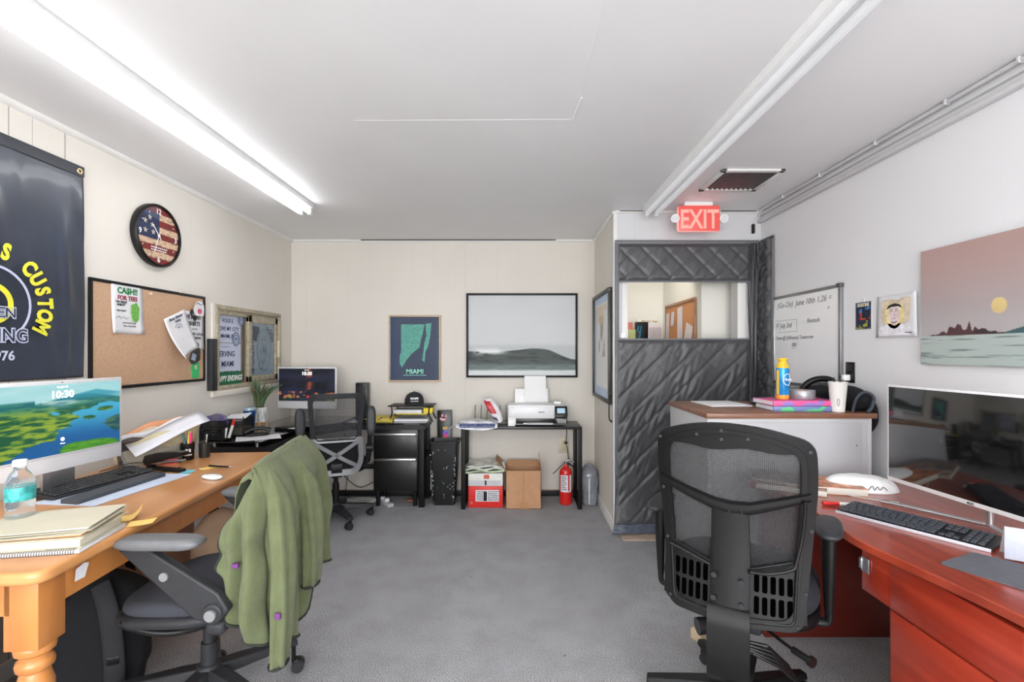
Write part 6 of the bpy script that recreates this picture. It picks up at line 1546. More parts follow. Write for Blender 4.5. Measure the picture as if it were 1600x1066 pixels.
for k in range(3):
    G = [[(x * (1 - .04 * k) + .01 * k, y, .004 + .022 * k + .010 * math.sin(x * 30 + k * 2) * math.sin(y * 20 + k) + .008 * (1 - (x / .2) ** 2)) for x in np.linspace(-.19, .17, 14)] for y in np.linspace(-.13, .12, 8)]
    MB().surf([[(a, b_, max(.001 + .02 * k, c)) for a, b_, c in r] for r in G], .014, n=(0, 0, 1)).build('bag', M_bag if k else pm('sage_paper', (176, 190, 158), .5, amp=.5, scale=18), t, 60)
M_card = pm('brown_cardboard', (186, 142, 106), .75, amp=.06, scale=14)
t = thing('cardboard_box', 'open brown cardboard box with raised flaps under side table', 'box', (X(818, 4.24), 4.38, 0), 0)
w2, d2, h2 = .155, .13, .335
b = MB(); b.box(-w2, w2, -d2, -d2 + .004, 0, h2).box(-w2, w2, d2 - .004, d2, 0, h2).box(-w2, -w2 + .004, -d2, d2, 0, h2).box(w2 - .004, w2, -d2, d2, 0, h2).box(-w2, w2, -d2, d2, 0, .004); b.build('walls', M_card, t, 0)
b = MB(); b.surf([[(-w2, y, h2), (-w2 - .09, y + .02, h2 + .085)] for y in (-d2, d2)], .003); b.build('flap', M_card, t, 0)
b = MB(); b.surf([[(w2, y, h2), (w2 - .012, y - .01 if y > 0 else y + .1, h2 + .11)] for y in (-d2, d2)], .003); b.build('flap', M_card, t, 0)
b = MB(); b.surf([[(x, d2, h2), (x * .9, d2 + .04, h2 + .03)] for x in (-w2, w2)], .003); b.build('flap', M_card, t, 0)
MB().box(-.035, .045, -d2 - .0008, -d2, .0, .06).box(-.01, .01, -d2 - .0008, -d2, .06, h2).build('packing_tape', pm('brown_tape', (176, 132, 92), .3, amp=.05), t)
t = thing('fire_extinguisher', 'red fire extinguisher with white label right of cardboard box', 'fire extinguisher', (X(884, 4.40), 4.40, 0))
MB().lathe([(.0, .002), (.05, 0), (.056, .008), (.057, .02), (.057, .28), (.054, .305), (.04, .325), (.022, .335), (.018, .345), (.018, .36), (.0, .36)], 32).build('cylinder', pm('extinguisher_red', (206, 32, 28), .3, coat=.4), t, 50)
b = MB(); b.lathe([(.0576, .12), (.0578, .121), (.0578, .27), (.0576, .271)], 32); bm2 = MB()
for f in (0,): pass
G = [[(.058 * math.sin(a), -.058 * math.cos(a), z) for a in np.linspace(-1.0, .9, 14)] for z in (.12, .2, .27)]
MB().surf(G, .0005).build('label', M_paper, t, 60)
b = MB(); b.surf([[(.0588 * math.sin(a), -.0588 * math.cos(a), z) for a in np.linspace(.25, .5, 4)] for z in (.13, .27)], .0005); b.build('red_stripe', pm('extinguisher_red', ()), t, 60)
b = MB()
for k in range(8): b.surf([[(.0588 * math.sin(a), -.0588 * math.cos(a), z) for a in np.linspace(-.8, .05 - .1 * (k % 3), 5)] for z in (.14 + k * .016, .146 + k * .016)], .0004)
b.build('label_print', M_darkgrey, t, 60)
b = MB(); b.cyl((0, 0, .36), (0, 0, .385), .016, n=14).tube([(-.01, 0, .385), (.03, 0, .395), (.075, .0, .375)], .006, 8).tube([(-.005, 0, .375), (.03, 0, .375), (.06, 0, .35)], .006, 8).cyl((-.03, -.01, .37), (-.03, .01, .37), .014, n=14); b.build('valve', M_chrome, t)
MB().tube(cr([(.015, 0, .365), (.07, 0, .33), (.075, 0, .22), (.065, 0, .12), (.06, 0, .10)], 6), .007, 10).cyl((.06, 0, .06), (.062, 0, .11), .012, .009, 12).tube([(-.02, 0, .365), (-.06, -.02, .33), (-.12, -.04, .28)], .004, 6).build('hose', M_black, t)
t = thing('folded_bag', 'grey fabric bundle wrapped in clear plastic in the alcove corner', 'bundle', (X(921, 4.40), 4.42, 0))
def lump(w, d, h, seed, n=26, m=20):
    vs = []
    prof = [((.86 + .14 * math.sin(min(1, k / m * 3.0) * PI / 2)) if k < m * .7 else max(0, math.cos(((k / m - .7) / .3) * PI / 2)) ** .6) for k in range(m + 1)]
    for k in range(m + 1):
        z = h * k / m; q = max(prof[k], .02)
        for i in range(n):
            a = 2 * PI * i / n; e = 3.5
            cx = math.copysign(abs(math.cos(a)) ** (2 / e), math.cos(a)); cy = math.copysign(abs(math.sin(a)) ** (2 / e), math.sin(a))
            r = q * (1 + .10 * _mn.noise(Vector((cx * 2 + seed, cy * 2, z * 12))))
            vs.append((cx * w / 2 * r, cy * d / 2 * r, z))
    fs = [(k * n + i, k * n + (i + 1) % n, (k + 1) * n + (i + 1) % n, (k + 1) * n + i) for k in range(m) for i in range(n)] + [tuple(range(n - 1, -1, -1)), tuple(m * n + i for i in range(n))]
    return MB().add(vs, fs)
lump(.145, .20, .365, 3).build('plastic_wrap', pm('grey_plastic_wrap', (134, 138, 146), .25, amp=.35, scale=9, bump=.9, bscale=28, coat=.4), t, 180)
MB().box(-.02, -.008, -.106, -.098, .02, .25, .001).build('white_edge', pm('white_edge', (206, 208, 210), .5), t)
t = thing('wall_outlet', 'beige double wall outlet behind the side table leg', 'outlet', (X(881, YB), YB - .001, Z(708, YB)))
MB().box(-.05, .05, -.008, 0, 0, .15, .004).build('plate', pm('beige_plate', (202, 192, 166), .4, amp=.05), t)
for z in (.04, .10): MB().cyl((-.0, -.011, z), (-.0, -.008, z), .02, n=18).build('socket', pm('beige_socket', (186, 176, 150), .4), t)
MB().box(.005, .03, -.04, -.0085, .09, .115, .004).build('black_plug', M_black, t)
tag(MB().tube(cr([(X(884, YB), YB - .035, Z(695, YB)), (X(886, YB), YB - .04, .45), (X(888, YB), YB - .03, .3), (X(886, YB), YB - .04, .1), (X(880, YB), YB - .1, .008)], 6), .004, 6).tube(cr([(X(884, YB), YB - .035, Z(688, YB)), (X(885, YB), YB - .02, .62), (X(884, YB), YB - .018, .70)], 6), .004, 6).build('power_cable', M_black), 'black power cable hanging from the beige wall outlet', 'cable')
# power strip and leads under the back desk
t = thing('power_strip', 'white power strip with plugs on floor under the back desk', 'power strip', (X(600, 4.38), 4.40, 0), math.radians(-50))
MB().box(-.13, .13, -.028, .028, 0, .03, .006).build('strip', pm('grey_white_strip', (190, 192, 196), .4, amp=.05), t); MB().box(.02, .06, -.02, .02, .0302, .06, .004).box(-.06, -.02, -.02, .02, .0302, .055, .004).build('plugs', M_white, t)
M_wc = pm('white_cable', (206, 206, 202), .5, amp=.05)
o = MB()
for k in range(5):
    y = 4.34 + .02 * k; o.tube(cr([(X(600, 4.4) - .05, 4.42, .03), (-1.35, y, .008 + .01 * k), (-1.45 - .03 * k, y + .05, .02), (-1.6, y + .02, .007), (-1.75 - .05 * k, 4.5, .01)], 6), .004, 6)
tag(o.build('cable_bundle', M_wc), 'tangle of white cables on floor beneath the back desk', 'cables')
o = MB().tube(cr([(-1.32, 4.60, .70), (-1.31, 4.61, .4), (-1.33, 4.60, .15), (-1.28, 4.5, .03)], 6), .0035, 6).tube(cr([(-1.7, 4.6, .28), (-1.5, 4.6, .10), (-1.35, 4.6, .14), (-1.25, 4.6, .2)], 6), .0035, 6).tube(cr([(-1.62, 4.6, .6), (-1.58, 4.6, .3), (-1.6, 4.58, .05), (-1.5, 4.5, .01)], 6), .003, 6)
tag(o.build('wall_cable', M_black), 'thin dark cables dangling on the wall under the back desk', 'cables')
tag(MB().pad(.09, .05, 0, .03, 2.2, rnd=1).build('shoe_toe', pm('brown_leather', (126, 84, 66), .5, amp=.2), loc=(X(641, 4.45), 4.45, 0)), 'small brown object on floor under the drawer pedestal', 'small object')

# ============================================================ UNDER THE WOODEN DESK
t = thing('backpack', 'black backpack with padded straps on floor under wooden desk', 'backpack', (-1.72, 1.96, 0), math.radians(205))
lump(.40, .24, .50, 9, 34, 26).build('bag_body', M_fab, t, 180)
for s in (-1, 1):
    MB().tube(cr([(.06 * s, .09, .47), (.10 * s, .145, .38), (.12 * s, .16, .24), (.12 * s, .15, .12), (.10 * s, .12, .05)], 8), .034, 12, flat=.3, up=(0, 1, 0)).build('shoulder_strap', pm('black_padding', (34, 34, 38), .8, amp=.15), t, 180)
MB().tube(cr([(.10, .12, .05), (.05, .17, .006), (-.06, .19, .004), (-.18, .18, .004), (-.26, .17, .012)], 6), .012, 8, flat=.25, up=(0, 0, 1)).build('webbing', M_fab, t, 180)
MB().tube(cr([(-.10, .12, .05), (-.14, .2, .006), (-.2, .26, .004), (-.34, .24, .006)], 6), .012, 8, flat=.25, up=(0, 0, 1)).build('webbing', M_fab, t, 180)
MB().box(-.36, -.31, .22, .26, .006, .024, .004).box(-.14, -.10, .15, .17, .18, .21, .003).build('buckle', M_blackgloss, t)
t = thing('cardboard_box', 'brown cardboard box with up arrows beneath the wooden desk', 'box', (-1.90, 2.42, 0), math.radians(2))
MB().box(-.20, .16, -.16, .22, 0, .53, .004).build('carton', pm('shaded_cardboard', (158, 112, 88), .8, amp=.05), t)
b = MB(); [b.box(x - .003, x + .003, -.1612, -.16, .40, .44) for x in (-.03, -.01)]; [b.prism([(x - .009, .435), (x + .009, .435), (x, .452)], -.1612, -.16) for x in (-.03, -.01)]; b.box(-.04, .0, -.1612, -.16, .39, .393); b.build('arrow_marks', M_ink, t, 0)
MB().prism([(.08, .38), (.125, .36), (.115, .42), (.075, .43)], -.164, -.1605).build('black_tape', M_blackgloss, t)
t = thing('paper_bag', 'crumpled kraft paper bag standing in low carton under the desk', 'bag', (-1.535, 2.545, .0045), .05)
lump(.27, .21, .56, 14, 30, 22).build('bag', pm('kraft_paper', (176, 146, 120), .8, amp=.1, scale=9, bump=.7, bscale=16), t, 180)
t = thing('cardboard_box', 'low open brown carton on floor behind the left chair holding kraft bag', 'box', (-1.22, 2.62, 0), .05)
t.location = (-1.50, 2.55, 0)
b = MB(); b.box(-.19, .12, -.13, -.126, 0, .22).box(-.19, .12, .116, .12, 0, .22).box(-.19, -.186, -.13, .12, 0, .22).box(.116, .12, -.13, .12, 0, .22).box(-.19, .12, -.13, .12, 0, .004); b.build('walls', pm('orange_cardboard', (190, 130, 90), .75, amp=.05), t, 0)
t = thing('blue_folder', 'dark blue folder resting on the cardboard box under the desk', 'folder', (-1.85, 2.44, .5305), .2)
MB().box(-.16, .14, -.12, .12, 0, .012, .003).build('cover', pm('royal_blue', (30, 64, 132), .4, amp=.1), t); MB().box(-.155, .13, -.122, .115, .0025, .0095).build('pages', M_paper, t)
t = thing('metal_cabinet', 'pale grey metal cabinet at floor level behind the wooden desk leg', 'cabinet', (-1.99, 1.55, 0))
MB().box(-.13, .13, -.2, .2, .06, .46, .005).build('carcass', pm('pale_grey_metal', (178, 178, 172), .4, amp=.05), t); MB().box(-.12, .12, -.19, .19, 0, .0598, .002).build('plinth', M_black, t)
MB().cyl((.1302, -.12, .2), (.136, -.12, .2), .008, n=12).build('knob', M_black, t)
# ============================================================ WHITE CABINET BY THE CURTAIN
KX0, KX1, KY0, KY1, KZ = .95, 1.80, 2.42, 3.02, 1.07
t = thing('storage_cabinet', 'white cabinet with walnut top standing between curtain and red desk', 'cabinet', (KX0, KY0, 0))
kw, kd = KX1 - KX0, KY1 - KY0
MB().box(.008, kw - .04, .012, kd, .0, KZ - .026, .003).build('carcass', pm('white_laminate', (188, 188, 190), .35, amp=.02), t)
MB().box(.03, kw - .07, .006, .0118, .08, KZ - .045, .002).build('front_panel', pm('white_panel', (178, 178, 181), .3), t)
MB().box(kw - .0395, kw - .02, .012, kd, 0, KZ - .026, .002).build('side_edge', pm('white_laminate', ()), t)
MB().box(0, kw, 0, kd + .01, KZ - .0255, KZ, .002).build('top', wood('walnut', (110, 72, 52), (150, 104, 80), .4, (3, 26, 26), .2), t)
MB().cyl((kw - .1, .0058, KZ - .16), (kw - .1, .003, KZ - .16), .004, n=10).build('screw', M_grey, t)
b = MB(); b.prism([(.06 + .012 * math.cos(a), .93 + .024 * math.sin(a)) for a in np.linspace(0, 2 * PI, 20)[:-1]], .003, .0078 - .002); 
tag(b.build('oval_sticker', M_paper, loc=(KX0 - .0, KY0 - .001 - .0, 0)), 'small oval sticker with black mark on the cabinet corner', 'sticker')
kz = KZ + .0005
tag(MB().box(-.12, .12, -.13, .13, 0, .006, .001).build('paper_stack', M_paper, loc=(1.20, 2.85, kz), rot=(0, 0, .08)), 'white papers lying on left half of the walnut top', 'papers')
def f_none(u, v): return mixc((0, 0, 0), (1, 1, 1), u)
for i, (w2, d2, h2, x, y, rz_, cs, lab) in enumerate(((.34, .20, .026, 1.50, 2.60, -.03, ((112, 128, 176), (90, 190, 130)), 'blue and green marbled book under the pink one on cabinet'), (.35, .21, .026, 1.495, 2.605, .03, ((240, 90, 150), (150, 120, 190)), 'pink and purple marbled book topmost on the cabinet'))):
    t = thing('book', lab, 'book', (x, y, kz + i * .0275), rz_)
    m_ = pm('marbled_%d' % i, cs[0], .35); nt = m_.node_tree; bs = nt.nodes['Principled BSDF']
    tc = nt.nodes.new('ShaderNodeTexCoord'); n_ = nt.nodes.new('ShaderNodeTexNoise'); n_.inputs['Scale'].default_value = 9; n_.inputs['Distortion'].default_value = 1.5; r_ = nt.nodes.new('ShaderNodeValToRGB')
    r_.color_ramp.interpolation = 'CONSTANT'; r_.color_ramp.elements[0].color = (*L3(cs[0]), 1); r_.color_ramp.elements[1].color = (*L3(cs[1]), 1); r_.color_ramp.elements[1].position = .55
    nt.links.new(tc.outputs['Object'], n_.inputs[0]); nt.links.new(n_.outputs[0], r_.inputs[0]); nt.links.new(r_.outputs[0], bs.inputs['Base Color'])
    MB().box(-w2 / 2, w2 / 2, -d2 / 2, d2 / 2, .0, h2, .002).build('cover', m_, t); MB().box(-w2 / 2 - .001, -w2 / 2 + .002, -d2 / 2 + .01, d2 / 2 - .01, .004, h2 - .004).build('page_block', M_paper, t)
bz = kz + .0545
t = thing('spray_can', 'yellow capped blue spray polish can standing on marbled books', 'spray can', (1.425, 2.60, bz))
MB().lathe([(.0, .0), (.030, 0), (.032, .005), (.032, .022), (.0315, .023)], 30).build('orange_base', pm('orange_can', (236, 150, 50), .35), t, 50)
MB().lathe([(.0315, .0235), (.0325, .026), (.0325, .155), (.031, .165)], 30).build('can', pm('sky_blue_can', (30, 140, 206), .25, .2, amp=.35, scale=14), t, 50)
MB().lathe([(.0312, .1655), (.031, .172), (.026, .184), (.02, .192), (.02, .206), (.026, .212), (.025, .218), (.0, .218)], 30).build('cap', pm('yellow_cap', (230, 184, 40), .35), t, 50)
G = [[(.0332 * math.sin(a), -.0332 * math.cos(a), z) for a in np.linspace(-1.5, -1.0, 5)] for z in (.026, .155)]
MB().surf(G, .0004).build('yellow_strip', pm('yellow_cap', ()), t, 60)
b = MB(); b.tube([(.0335 * math.sin(.35 + .75 * math.cos(a)), -.0335 * math.cos(.35 + .75 * math.cos(a)), .105 + .030 * math.sin(a)) for a in np.linspace(0, 2 * PI, 24)[:-1]], .002, 6, closed=True); b.text('Pledge', .018, .010, -.0342, .10, off=.02, shear=.2, sx=.8); b.build('white_logo', pm('pale_logo', (226, 232, 240), .4), t, 0)
t = thing('tape_roll', 'silver duct tape roll lying flat on the marbled books', 'tape', (1.535, 2.61, bz))
MB().lathe([(.040, 0), (.062, 0), (.0635, .002), (.0635, .046), (.062, .048), (.040, .048), (.038, .046), (.038, .002), (.040, 0)], 40).build('roll', pm('silver_tape', (158, 158, 162), .35, .5, amp=.05), t, 50)
MB().lathe([(.0375, .001), (.0378, .024), (.0375, .047), (.036, .047), (.036, .001)], 40).build('core', M_card, t, 50)
t = thing('paper_cup', 'white paper cup standing at right of the marbled books', 'cup', (1.655, 2.50, kz))
MB().lathe([(.030, .004), (.030, 0), (.031, 0), (.043, .148), (.0445, .150), (.0445, .153), (.042, .153), (.029, .005), (.0, .005)], 36).build('cup', pm('cup_paper', (226, 225, 220), .5, amp=.02), t, 50)
b = MB(); b.tube([(.0 - .02 + .006 * math.cos(a), -.0345 - .0, .05 + .018 * math.sin(a)) for a in np.linspace(0, 2 * PI, 20)[:-1]], .0009, 5, closed=True); b.build('pen_mark', M_ink, t)
for i, (dx, dy, lab) in enumerate(((-.012, 0, 'black handled brush standing in the white paper cup'), (.012, .01, 'short black pen standing in the white paper cup'))):
    pen(lab, 1.655 + dx, 2.50 + dy, kz + .01, 0, .05 * (1 if i else -1), M_black, M_blackgloss, .165 + .01 * i, .004)
t = thing('shoulder_bag', 'black and grey bag slumped behind the cabinet top by wall', 'bag', (1.755, 2.80, kz), 0)
lump(.20, .22, .115, 21, 30, 16).build('bag_body', M_fab, t, 180)
MB().tube(cr([(-.10, .02, .02), (-.10, .0, .10), (-.05, -.02, .145), (.02, -.03, .15), (.06, -.04, .12), (.08, -.06, .08)], 8), .022, 12, flat=.8).build('handle', M_black, t, 180)
t = thing('backpack', 'black backpack hanging over the right edge of the walnut top', 'bag', (1.775, 2.62, kz - .001), 0)
def hang(z0, z1, w, d, seed):
    vs = []; n = 26; m = 16
    for k in range(m + 1):
        v = k / m; q = max(.03, math.sin(PI * (.06 + .9 * v)) ** .5)
        for i in range(n):
            a = 2 * PI * i / n; r = q * (1 + .12 * _mn.noise(Vector((math.cos(a) + seed, math.sin(a), v * 4))))
            vs.append((w / 2 * math.cos(a) * r, d / 2 * math.sin(a) * r, z0 + (z1 - z0) * v))
    fs = [(k * n + i, k * n + (i + 1) % n, (k + 1) * n + (i + 1) % n, (k + 1) * n + i) for k in range(m) for i in range(n)] + [tuple(range(n - 1, -1, -1)), tuple(m * n + i for i in range(n))]
    return MB().add(vs, fs)
bb = hang(0, .125, .13, .36, 4); bb.build('bag_body', M_fab, t, 180)
hg = hang(-.13, .10, .055, .30, 11); hg.v = [(x_ + .052, y_ - .02, z_) for x_, y_, z_ in hg.v]; hg.build('hanging_flap', M_fab, t, 180)
MB().tube(cr([(-.065, -.15, .0), (-.06, -.17, .07), (-.03, -.185, .105), (.01, -.19, .08), (.0, -.19, .03), (-.02, -.19, .005)], 8), .012, 10, flat=.6).build('strap', pm('grey_strap', (58, 64, 74), .6, amp=.2), t, 180)
tag(MB().pad(.04, .03, 0, .03, 2.3, rnd=1).build('small_cap', M_blackgloss, loc=(1.42, 2.70, bz - .027)), 'small black bottle cap behind the spray can', 'cap') if False else None
tag(MB().pad(.05, .03, 0, .035, 2.4, rnd=1).build('toy_car', pm('black_teal_toy', (40, 60, 64), .4, amp=.6, scale=60), loc=(1.385, 2.83, kz)), 'small dark trinket on walnut top behind the spray can', 'trinket')

# ============================================================ RED DESK ON THE RIGHT
RZ = .76
M_mah = wood('red_mahogany', (128, 44, 28), (172, 70, 46), .28, (26, 1.6, 1.6), .45, 5)
M_mahv = wood('red_mahogany_front', (142, 42, 26), (176, 62, 40), .32, (10, 1.2, 26), .3, 5)
t = thing('red_desk', 'red mahogany office desk with bowed edge along the right wall', 'desk', (1.2, 1.0, 0))
edge = cr([(-.02, -.22), (-.015, .15), (-.055, .45), (-.075, .62), (-.05, .82), (-.04, 1.0), (-.055, 1.22), (-.085, 1.33)], 6)
poly = [(p.x, p.y) for p in [Vector((a[0], a[1], 0)) for a in edge]] + [(-.06, 1.39), (.645, 1.39), (.645, -.22)]
top = MB().prism(poly, RZ - .028, RZ, 'xy').build('desktop', M_mah, t, 30); mod = top.modifiers.new('round', 'BEVEL'); mod.width = .004; mod.segments = 2; mod.limit_method = 'ANGLE'
MB().box(.0, .63, 1.345, 1.375, .0, RZ - .0285, .002).build('end_panel', pm('mahogany_carcass_and_shade', (104, 34, 24), .4, amp=.1), t)  # dark carcass tone puts the knee space's shade into this panel's colour
MB().box(.62, .64, -.1, 1.34, .25, RZ - .0285, .002).build('back_panel', M_mahv, t)
MB().box(.03, .61, -.19, .55, .04, RZ - .06, .002).build('pedestal', pm('mahogany_carcass_and_shade', (104, 34, 24), .4, amp=.1), t)
def mface(y0, y1, z0, z1, name='drawer_front', lip=True):
    o = MB().box(.005, .0295, y0, y1, z0, z1, .002).build(name, M_mahv, t); 
    return o
mface(.155, .565, .553, RZ - .05); mface(.155, .565, .06, .547)
mface(-.2, .145, .06, RZ - .05, 'door_front')
MB().box(.013, .03, .568, .705, .548, RZ - .0485, .001).build('apron', M_mahv, t)
MB().box(.03, .61, .568, .60, .0, RZ - .0285, .001).build('inner_side', pm('mahogany_carcass_and_shade', ()), t)
MB().box(.007, .011, .665, .702, .615, .665, .001).box(.004, .012, .697, .708, .622, .658, .001).build('latch', pm('galvanised', (190, 194, 198), .3, .8, amp=.1), t)
MB().box(.03, .61, -.18, .54, .0, .0398).build('plinth', M_black, t)
rz_ = RZ + .0006
# monitor
t = thing('monitor', 'large black screen monitor with thin white frame on red desk', 'monitor', (1.585, 1.695, rz_), math.radians(-86))
W2, H2 = .70, .40; z0 = Z(750, 2.04) - RZ
MB().box(-W2 / 2, W2 / 2, 0, .012, z0, z0 + H2, .003).build('frame', pm('white_frame', (232, 232, 232), .35), t)
MB().box(-W2 / 2 + .009, W2 / 2 - .009, -.0015, -.0002, z0 + .017, z0 + H2 - .009, .0005).build('screen', pm('black_screen', (16, 16, 17), .07, coat=1.0, spec=.6), t)
MB().box(-.12, .12, .0125, .05, z0 + .08, z0 + H2 - .1, .01).build('back_shell', M_white, t)
MB().text('AOC', .012, .0, -.001, z0 + .004, off=.03).build('lettering', M_darkgrey, t, 0)
b = MB(); b.tube(cr([(0, .06, z0 + .15), (0, .07, .05), (0, .07, .014)], 5), .012, 12)
for s in (-1, 1): b.tube(cr([(0, .07, .012), (s * .1, .03, .009), (s * .26, -.05, .008), (s * .30, -.07, .006)], 6), .0075, 10, flat=.7)
b.build('stand', M_alu, t)
kb2 = keyboard((1.40, 1.715, rz_), math.radians(-58), 'black and silver keyboard lying on the red desk', .44, .135, 6, keym=pm('key_charcoal', (62, 66, 74), .4, amp=.1), base=pm('keyboard_charcoal', (30, 32, 36), .4, amp=.05), side=pm('silver_strip', (206, 208, 216), .3, .2), top=.004)
tag(MB().prism(rpoly([(-.13, -.10), (.14, -.115), (.14, .12), (-.11, .08)], .012), 0, .0035, 'xy').build('mouse_pad', pm('grey_mouse_pad', (92, 94, 100), .8, amp=.08, scale=40), loc=(1.385, 1.355, rz_), rot=(0, 0, math.radians(-60))), 'dark grey mouse pad on the red desk near its front edge', 'mouse pad')
t = thing('folded_card', 'white folded card standing on the mouse pad at right', 'card', (1.50, 1.41, rz_ + .0036), math.radians(-35))
MB().box(-.06, .09, 0, .002, 0, .095, .0005).build('front_leaf', pm('bluish_card', (178, 182, 196), .7, amp=.06, scale=60), t); MB().surf([[(x, .002, .094), (x, .06, .0005)] for x in (-.06, .09)], .002).build('back_leaf', M_paper, t, 0)
tag(MB().prism(rpoly([(-.03, -.02), (.03, -.01), (.02, .03), (-.02, .02)], .005), 0, .004, 'xy').build('pink_note', pm('pink_note', (232, 190, 196), .6, amp=.3, scale=60), loc=(1.56, 1.53, rz_), rot=(0, 0, .3)), 'small pink scrap of paper behind the white card', 'paper scrap')
t = thing('marker', 'red capped marker with white barrel beyond the right keyboard', 'marker', (1.26, 1.955, rz_ + .008), math.radians(-10))
MB().cyl((-.025, 0, 0), (.035, 0, 0), .008, .0075, 14).build('red_cap', M_red, t); MB().cyl((.0352, 0, 0), (.10, 0, 0), .007, n=14).build('barrel', M_white, t)
# books at the far end of the desk
for i, (w2, d2, h2, x, y, rr, c, lab) in enumerate(((.20, .27, .024, 1.255, 2.215, math.radians(58), (150, 120, 96), 'thick colourful magazine stack on far left of the red desk'), (.19, .25, .030, 1.40, 2.19, math.radians(75), (198, 120, 70), 'orange covered art book beside white cap on red desk'))):
    t = thing('book', lab, 'book', (x, y, rz_), rr)
    MB().box(-w2 / 2, w2 / 2, -d2 / 2, d2 / 2, .0015, h2, .001).build('pages', pm('grey_page_edges', (214, 210, 200), .8, amp=.08, scale=80, stretch=(1, 1, 40)), t)
    MB().box(-w2 / 2 - .001, w2 / 2 + .001, -d2 / 2 - .001, d2 / 2 + .001, h2 + .0002, h2 + .0015).box(-w2 / 2 - .001, w2 / 2 + .001, -d2 / 2 - .001, d2 / 2 + .001, 0, .0013).build('cover', pm('busy_cover_%d' % i, c, .35, amp=.75, scale=26), t)
t = thing('book', 'spotted soft cover book under the colourful magazine pile end', 'book', (1.235, 2.235, rz_ + .026), math.radians(50))
MB().box(-.09, .09, -.12, .12, 0, .014, .002).build('pages', pm('spotted_edges', (170, 162, 158), .6, amp=.8, scale=160), t); MB().box(-.091, .091, -.121, .121, .0142, .0155).build('cover', pm('dark_busy_cover', (126, 110, 104), .35, amp=.9, scale=34), t)
t = thing('cloth_cap', 'crumpled white cloth cap with black embroidery on red desk', 'cap', (1.56, 2.19, rz_), math.radians(-12))
vs = []; n = 40; m = 12
for k in range(m + 1):
    v = k / m; q = max(0, math.cos(v * PI / 2)) ** .55 if v < 1 else .001; z = .062 * math.sin(v * PI / 2)
    for i in range(n):
        a = 2 * PI * i / n; r = q * (1 + .10 * _mn.noise(Vector((math.cos(a) * 1.3, math.sin(a) * 1.3, v * 1.5))) + .015 * math.sin(a * 9 + v * 6))
        vs.append((.150 * math.cos(a) * r, .085 * math.sin(a) * r, z * (1 + (1 - v) * (.4 * _mn.noise(Vector((math.cos(a), math.sin(a) * 2, 4))) - .3 * math.cos(a)))))
MB().add(vs, [(k * n + i, k * n + (i + 1) % n, (k + 1) * n + (i + 1) % n, (k + 1) * n + i) for k in range(m) for i in range(n)] + [tuple(range(n - 1, -1, -1))]).build('cloth', pm('white_cloth', (240, 240, 240), .9, amp=.02, bump=.3, bscale=60), t, 180)
b = MB(); b.tube(cr([(-.015, -.088, .016), (.0, -.0885, .036), (.01, -.088, .018), (.02, -.0885, .034), (.03, -.088, .02), (.045, -.086, .032), (.06, -.084, .018)], 5), .0014, 6); b.build('embroidery', M_ink, t)
tag(MB().tube(cr([(1.42, 2.08, rz_ + .004), (1.48, 2.02, rz_ + .004), (1.56, 1.98, rz_ + .004)], 6), .002, 6).build('white_cable', M_wc), 'short white cable on red desk between cap and keyboard', 'cable')
tag(MB().box(-.05, .02, -.03, .03, 0, .05, .002).build('small_carton', pm('pale_wood', (206, 182, 152), .7, amp=.05), loc=(.90, 2.34, 0), rot=(0, 0, .5)), 'small pale wooden block on carpet behind the big chair', 'block')

# ============================================================ ROOM BEYOND THE CURTAIN
t = thing('cork_board', 'wooden framed cork board with papers in room beyond curtain', 'pinboard', (HX1 - .001, 4.43, 1.36), RW)
w2, h2 = .80, .52; h2 = 1.83 - 1.36 + .0
frame(MB(), w2, h2, .025, -.02, 0).build('frame', wood('brown_frame', (140, 96, 66), (168, 120, 88), .5), t)
MB().box(-w2 / 2 + .02, w2 / 2 - .02, -.01, -.001, .02, h2 - .02).build('cork', pm('orange_cork', (206, 144, 98), .85, amp=.08, scale=150), t)
for x, z, w3, h3, ti in ((-.33, .03, .10, .36, .02), (-.16, .26, .08, .13, 0), (.03, .07, .13, .35, -.06), (-.08, .02, .2, .1, .1), (.17, .02, .16, .24, .3)):
    b = MB(); b.T = T(x + w3 / 2 - .05, -.0125 - .0, z, ry=ti); b.surf([[(-w3 / 2, -.01 * (1 - v), v * h3), (0, -.002, v * h3), (w3 / 2, -.006 * (1 - v), v * h3)] for v in (0, .5, 1)], .001, n=(0, -1, 0)); b.build('pinned_paper', pm('lilac_paper', (222, 212, 216), .8, amp=.04), t, 0)
t = thing('shelf', 'white ledge holding notices in the room beyond the curtain', 'shelf', (1.15, HYB - .001, 1.40))
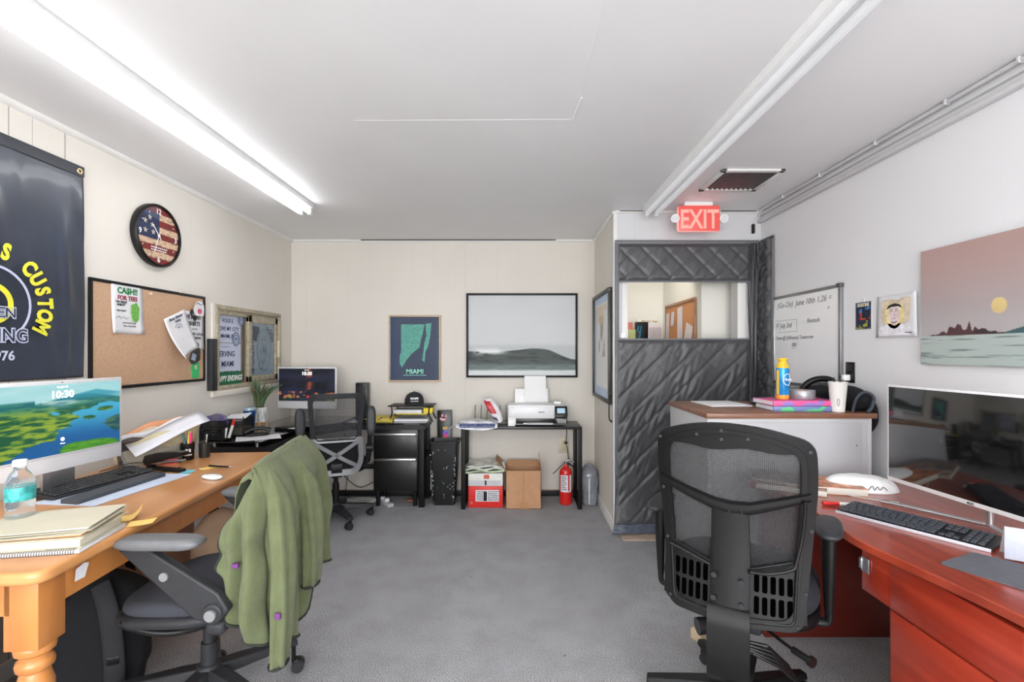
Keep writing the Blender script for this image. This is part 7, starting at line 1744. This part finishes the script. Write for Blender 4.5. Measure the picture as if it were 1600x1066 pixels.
MB().box(-.2, .33, -.22, 0, 0, .03, .003).build('board', M_whitepaint, t); [MB().box(x, x + .02, -.18, 0, -.12, -.0005, .002).build('bracket', M_white, t) for x in (-.15, .25)]
sz = 1.4305
def hall(nm, lab, cat, px, w3, z1, m, dy=.0, parts=None, th=.06):
    t = thing(nm, lab, cat, (X(px, 4.80), 4.80 + dy, sz)); MB().box(-w3 / 2, w3 / 2, -th / 2, th / 2, 0, z1, .002).build('panel', m, t)
    if parts: parts(t)
    return t
zz = lambda py: Z(py, 4.77) - sz
hall('black_box', 'black display box with blue ribbon on the ledge beyond curtain', 'box', 1003, .12, zz(503), M_black, .02, lambda t: MB().tube(cr([(-.035, -.034, .2), (-.04, -.036, .15), (-.02, -.038, .12), (-.03, -.036, .06)], 5), .008, 8, flat=.4).tube(cr([(-.01, -.034, .2), (-.02, -.036, .14), (-.035, -.036, .08)], 5), .008, 8, flat=.4).build('blue_ribbon', pm('blue_ribbon', (60, 150, 190), .5), t))
hall('notice_sheet', 'lilac notice sheet standing on ledge right of black box', 'notice', 1022, .14, zz(508), pm('lilac_paper', ()), -.045, lambda t: ticks(MB(), -.06, .06, .03, zz(512), 12, y=-.003).build('print', M_grey, t, 0), .004)
hall('sign_card', 'yellow lettered white card behind the lilac notice', 'sign', 1014, .20, zz(498), M_paper, .06, lambda t: MB().text('Kits For Tees', .032, .02, -.0035, zz(503), off=.03, sx=.9).build('lettering', pm('mustard_ink', (190, 160, 60), .6), t, 0), .004)
hall('green_box', 'pale green box on ledge at left beyond the curtain', 'box', 985, .09, zz(515), pm('pale_green_card', (190, 200, 140), .6, amp=.2, scale=40), .0)
hall('red_tag', 'salmon red card standing above the pale green box', 'card', 985, .07, zz(503), pm('salmon_card', (224, 128, 120), .6, amp=.1), .06, None, .01)
b = MB(); b.box(-.02, .02, -.008, 0, -.02, .02, .003).cyl((.01, -.012, -.01), (.01, -.008, -.01), .006, n=10)
tag(b.build('door_latch', M_white, loc=(.812, YD - .0085, 1.5), rot=(0, 0, 0)), 'small white latch plate on the grey jamb beside opening', 'latch')
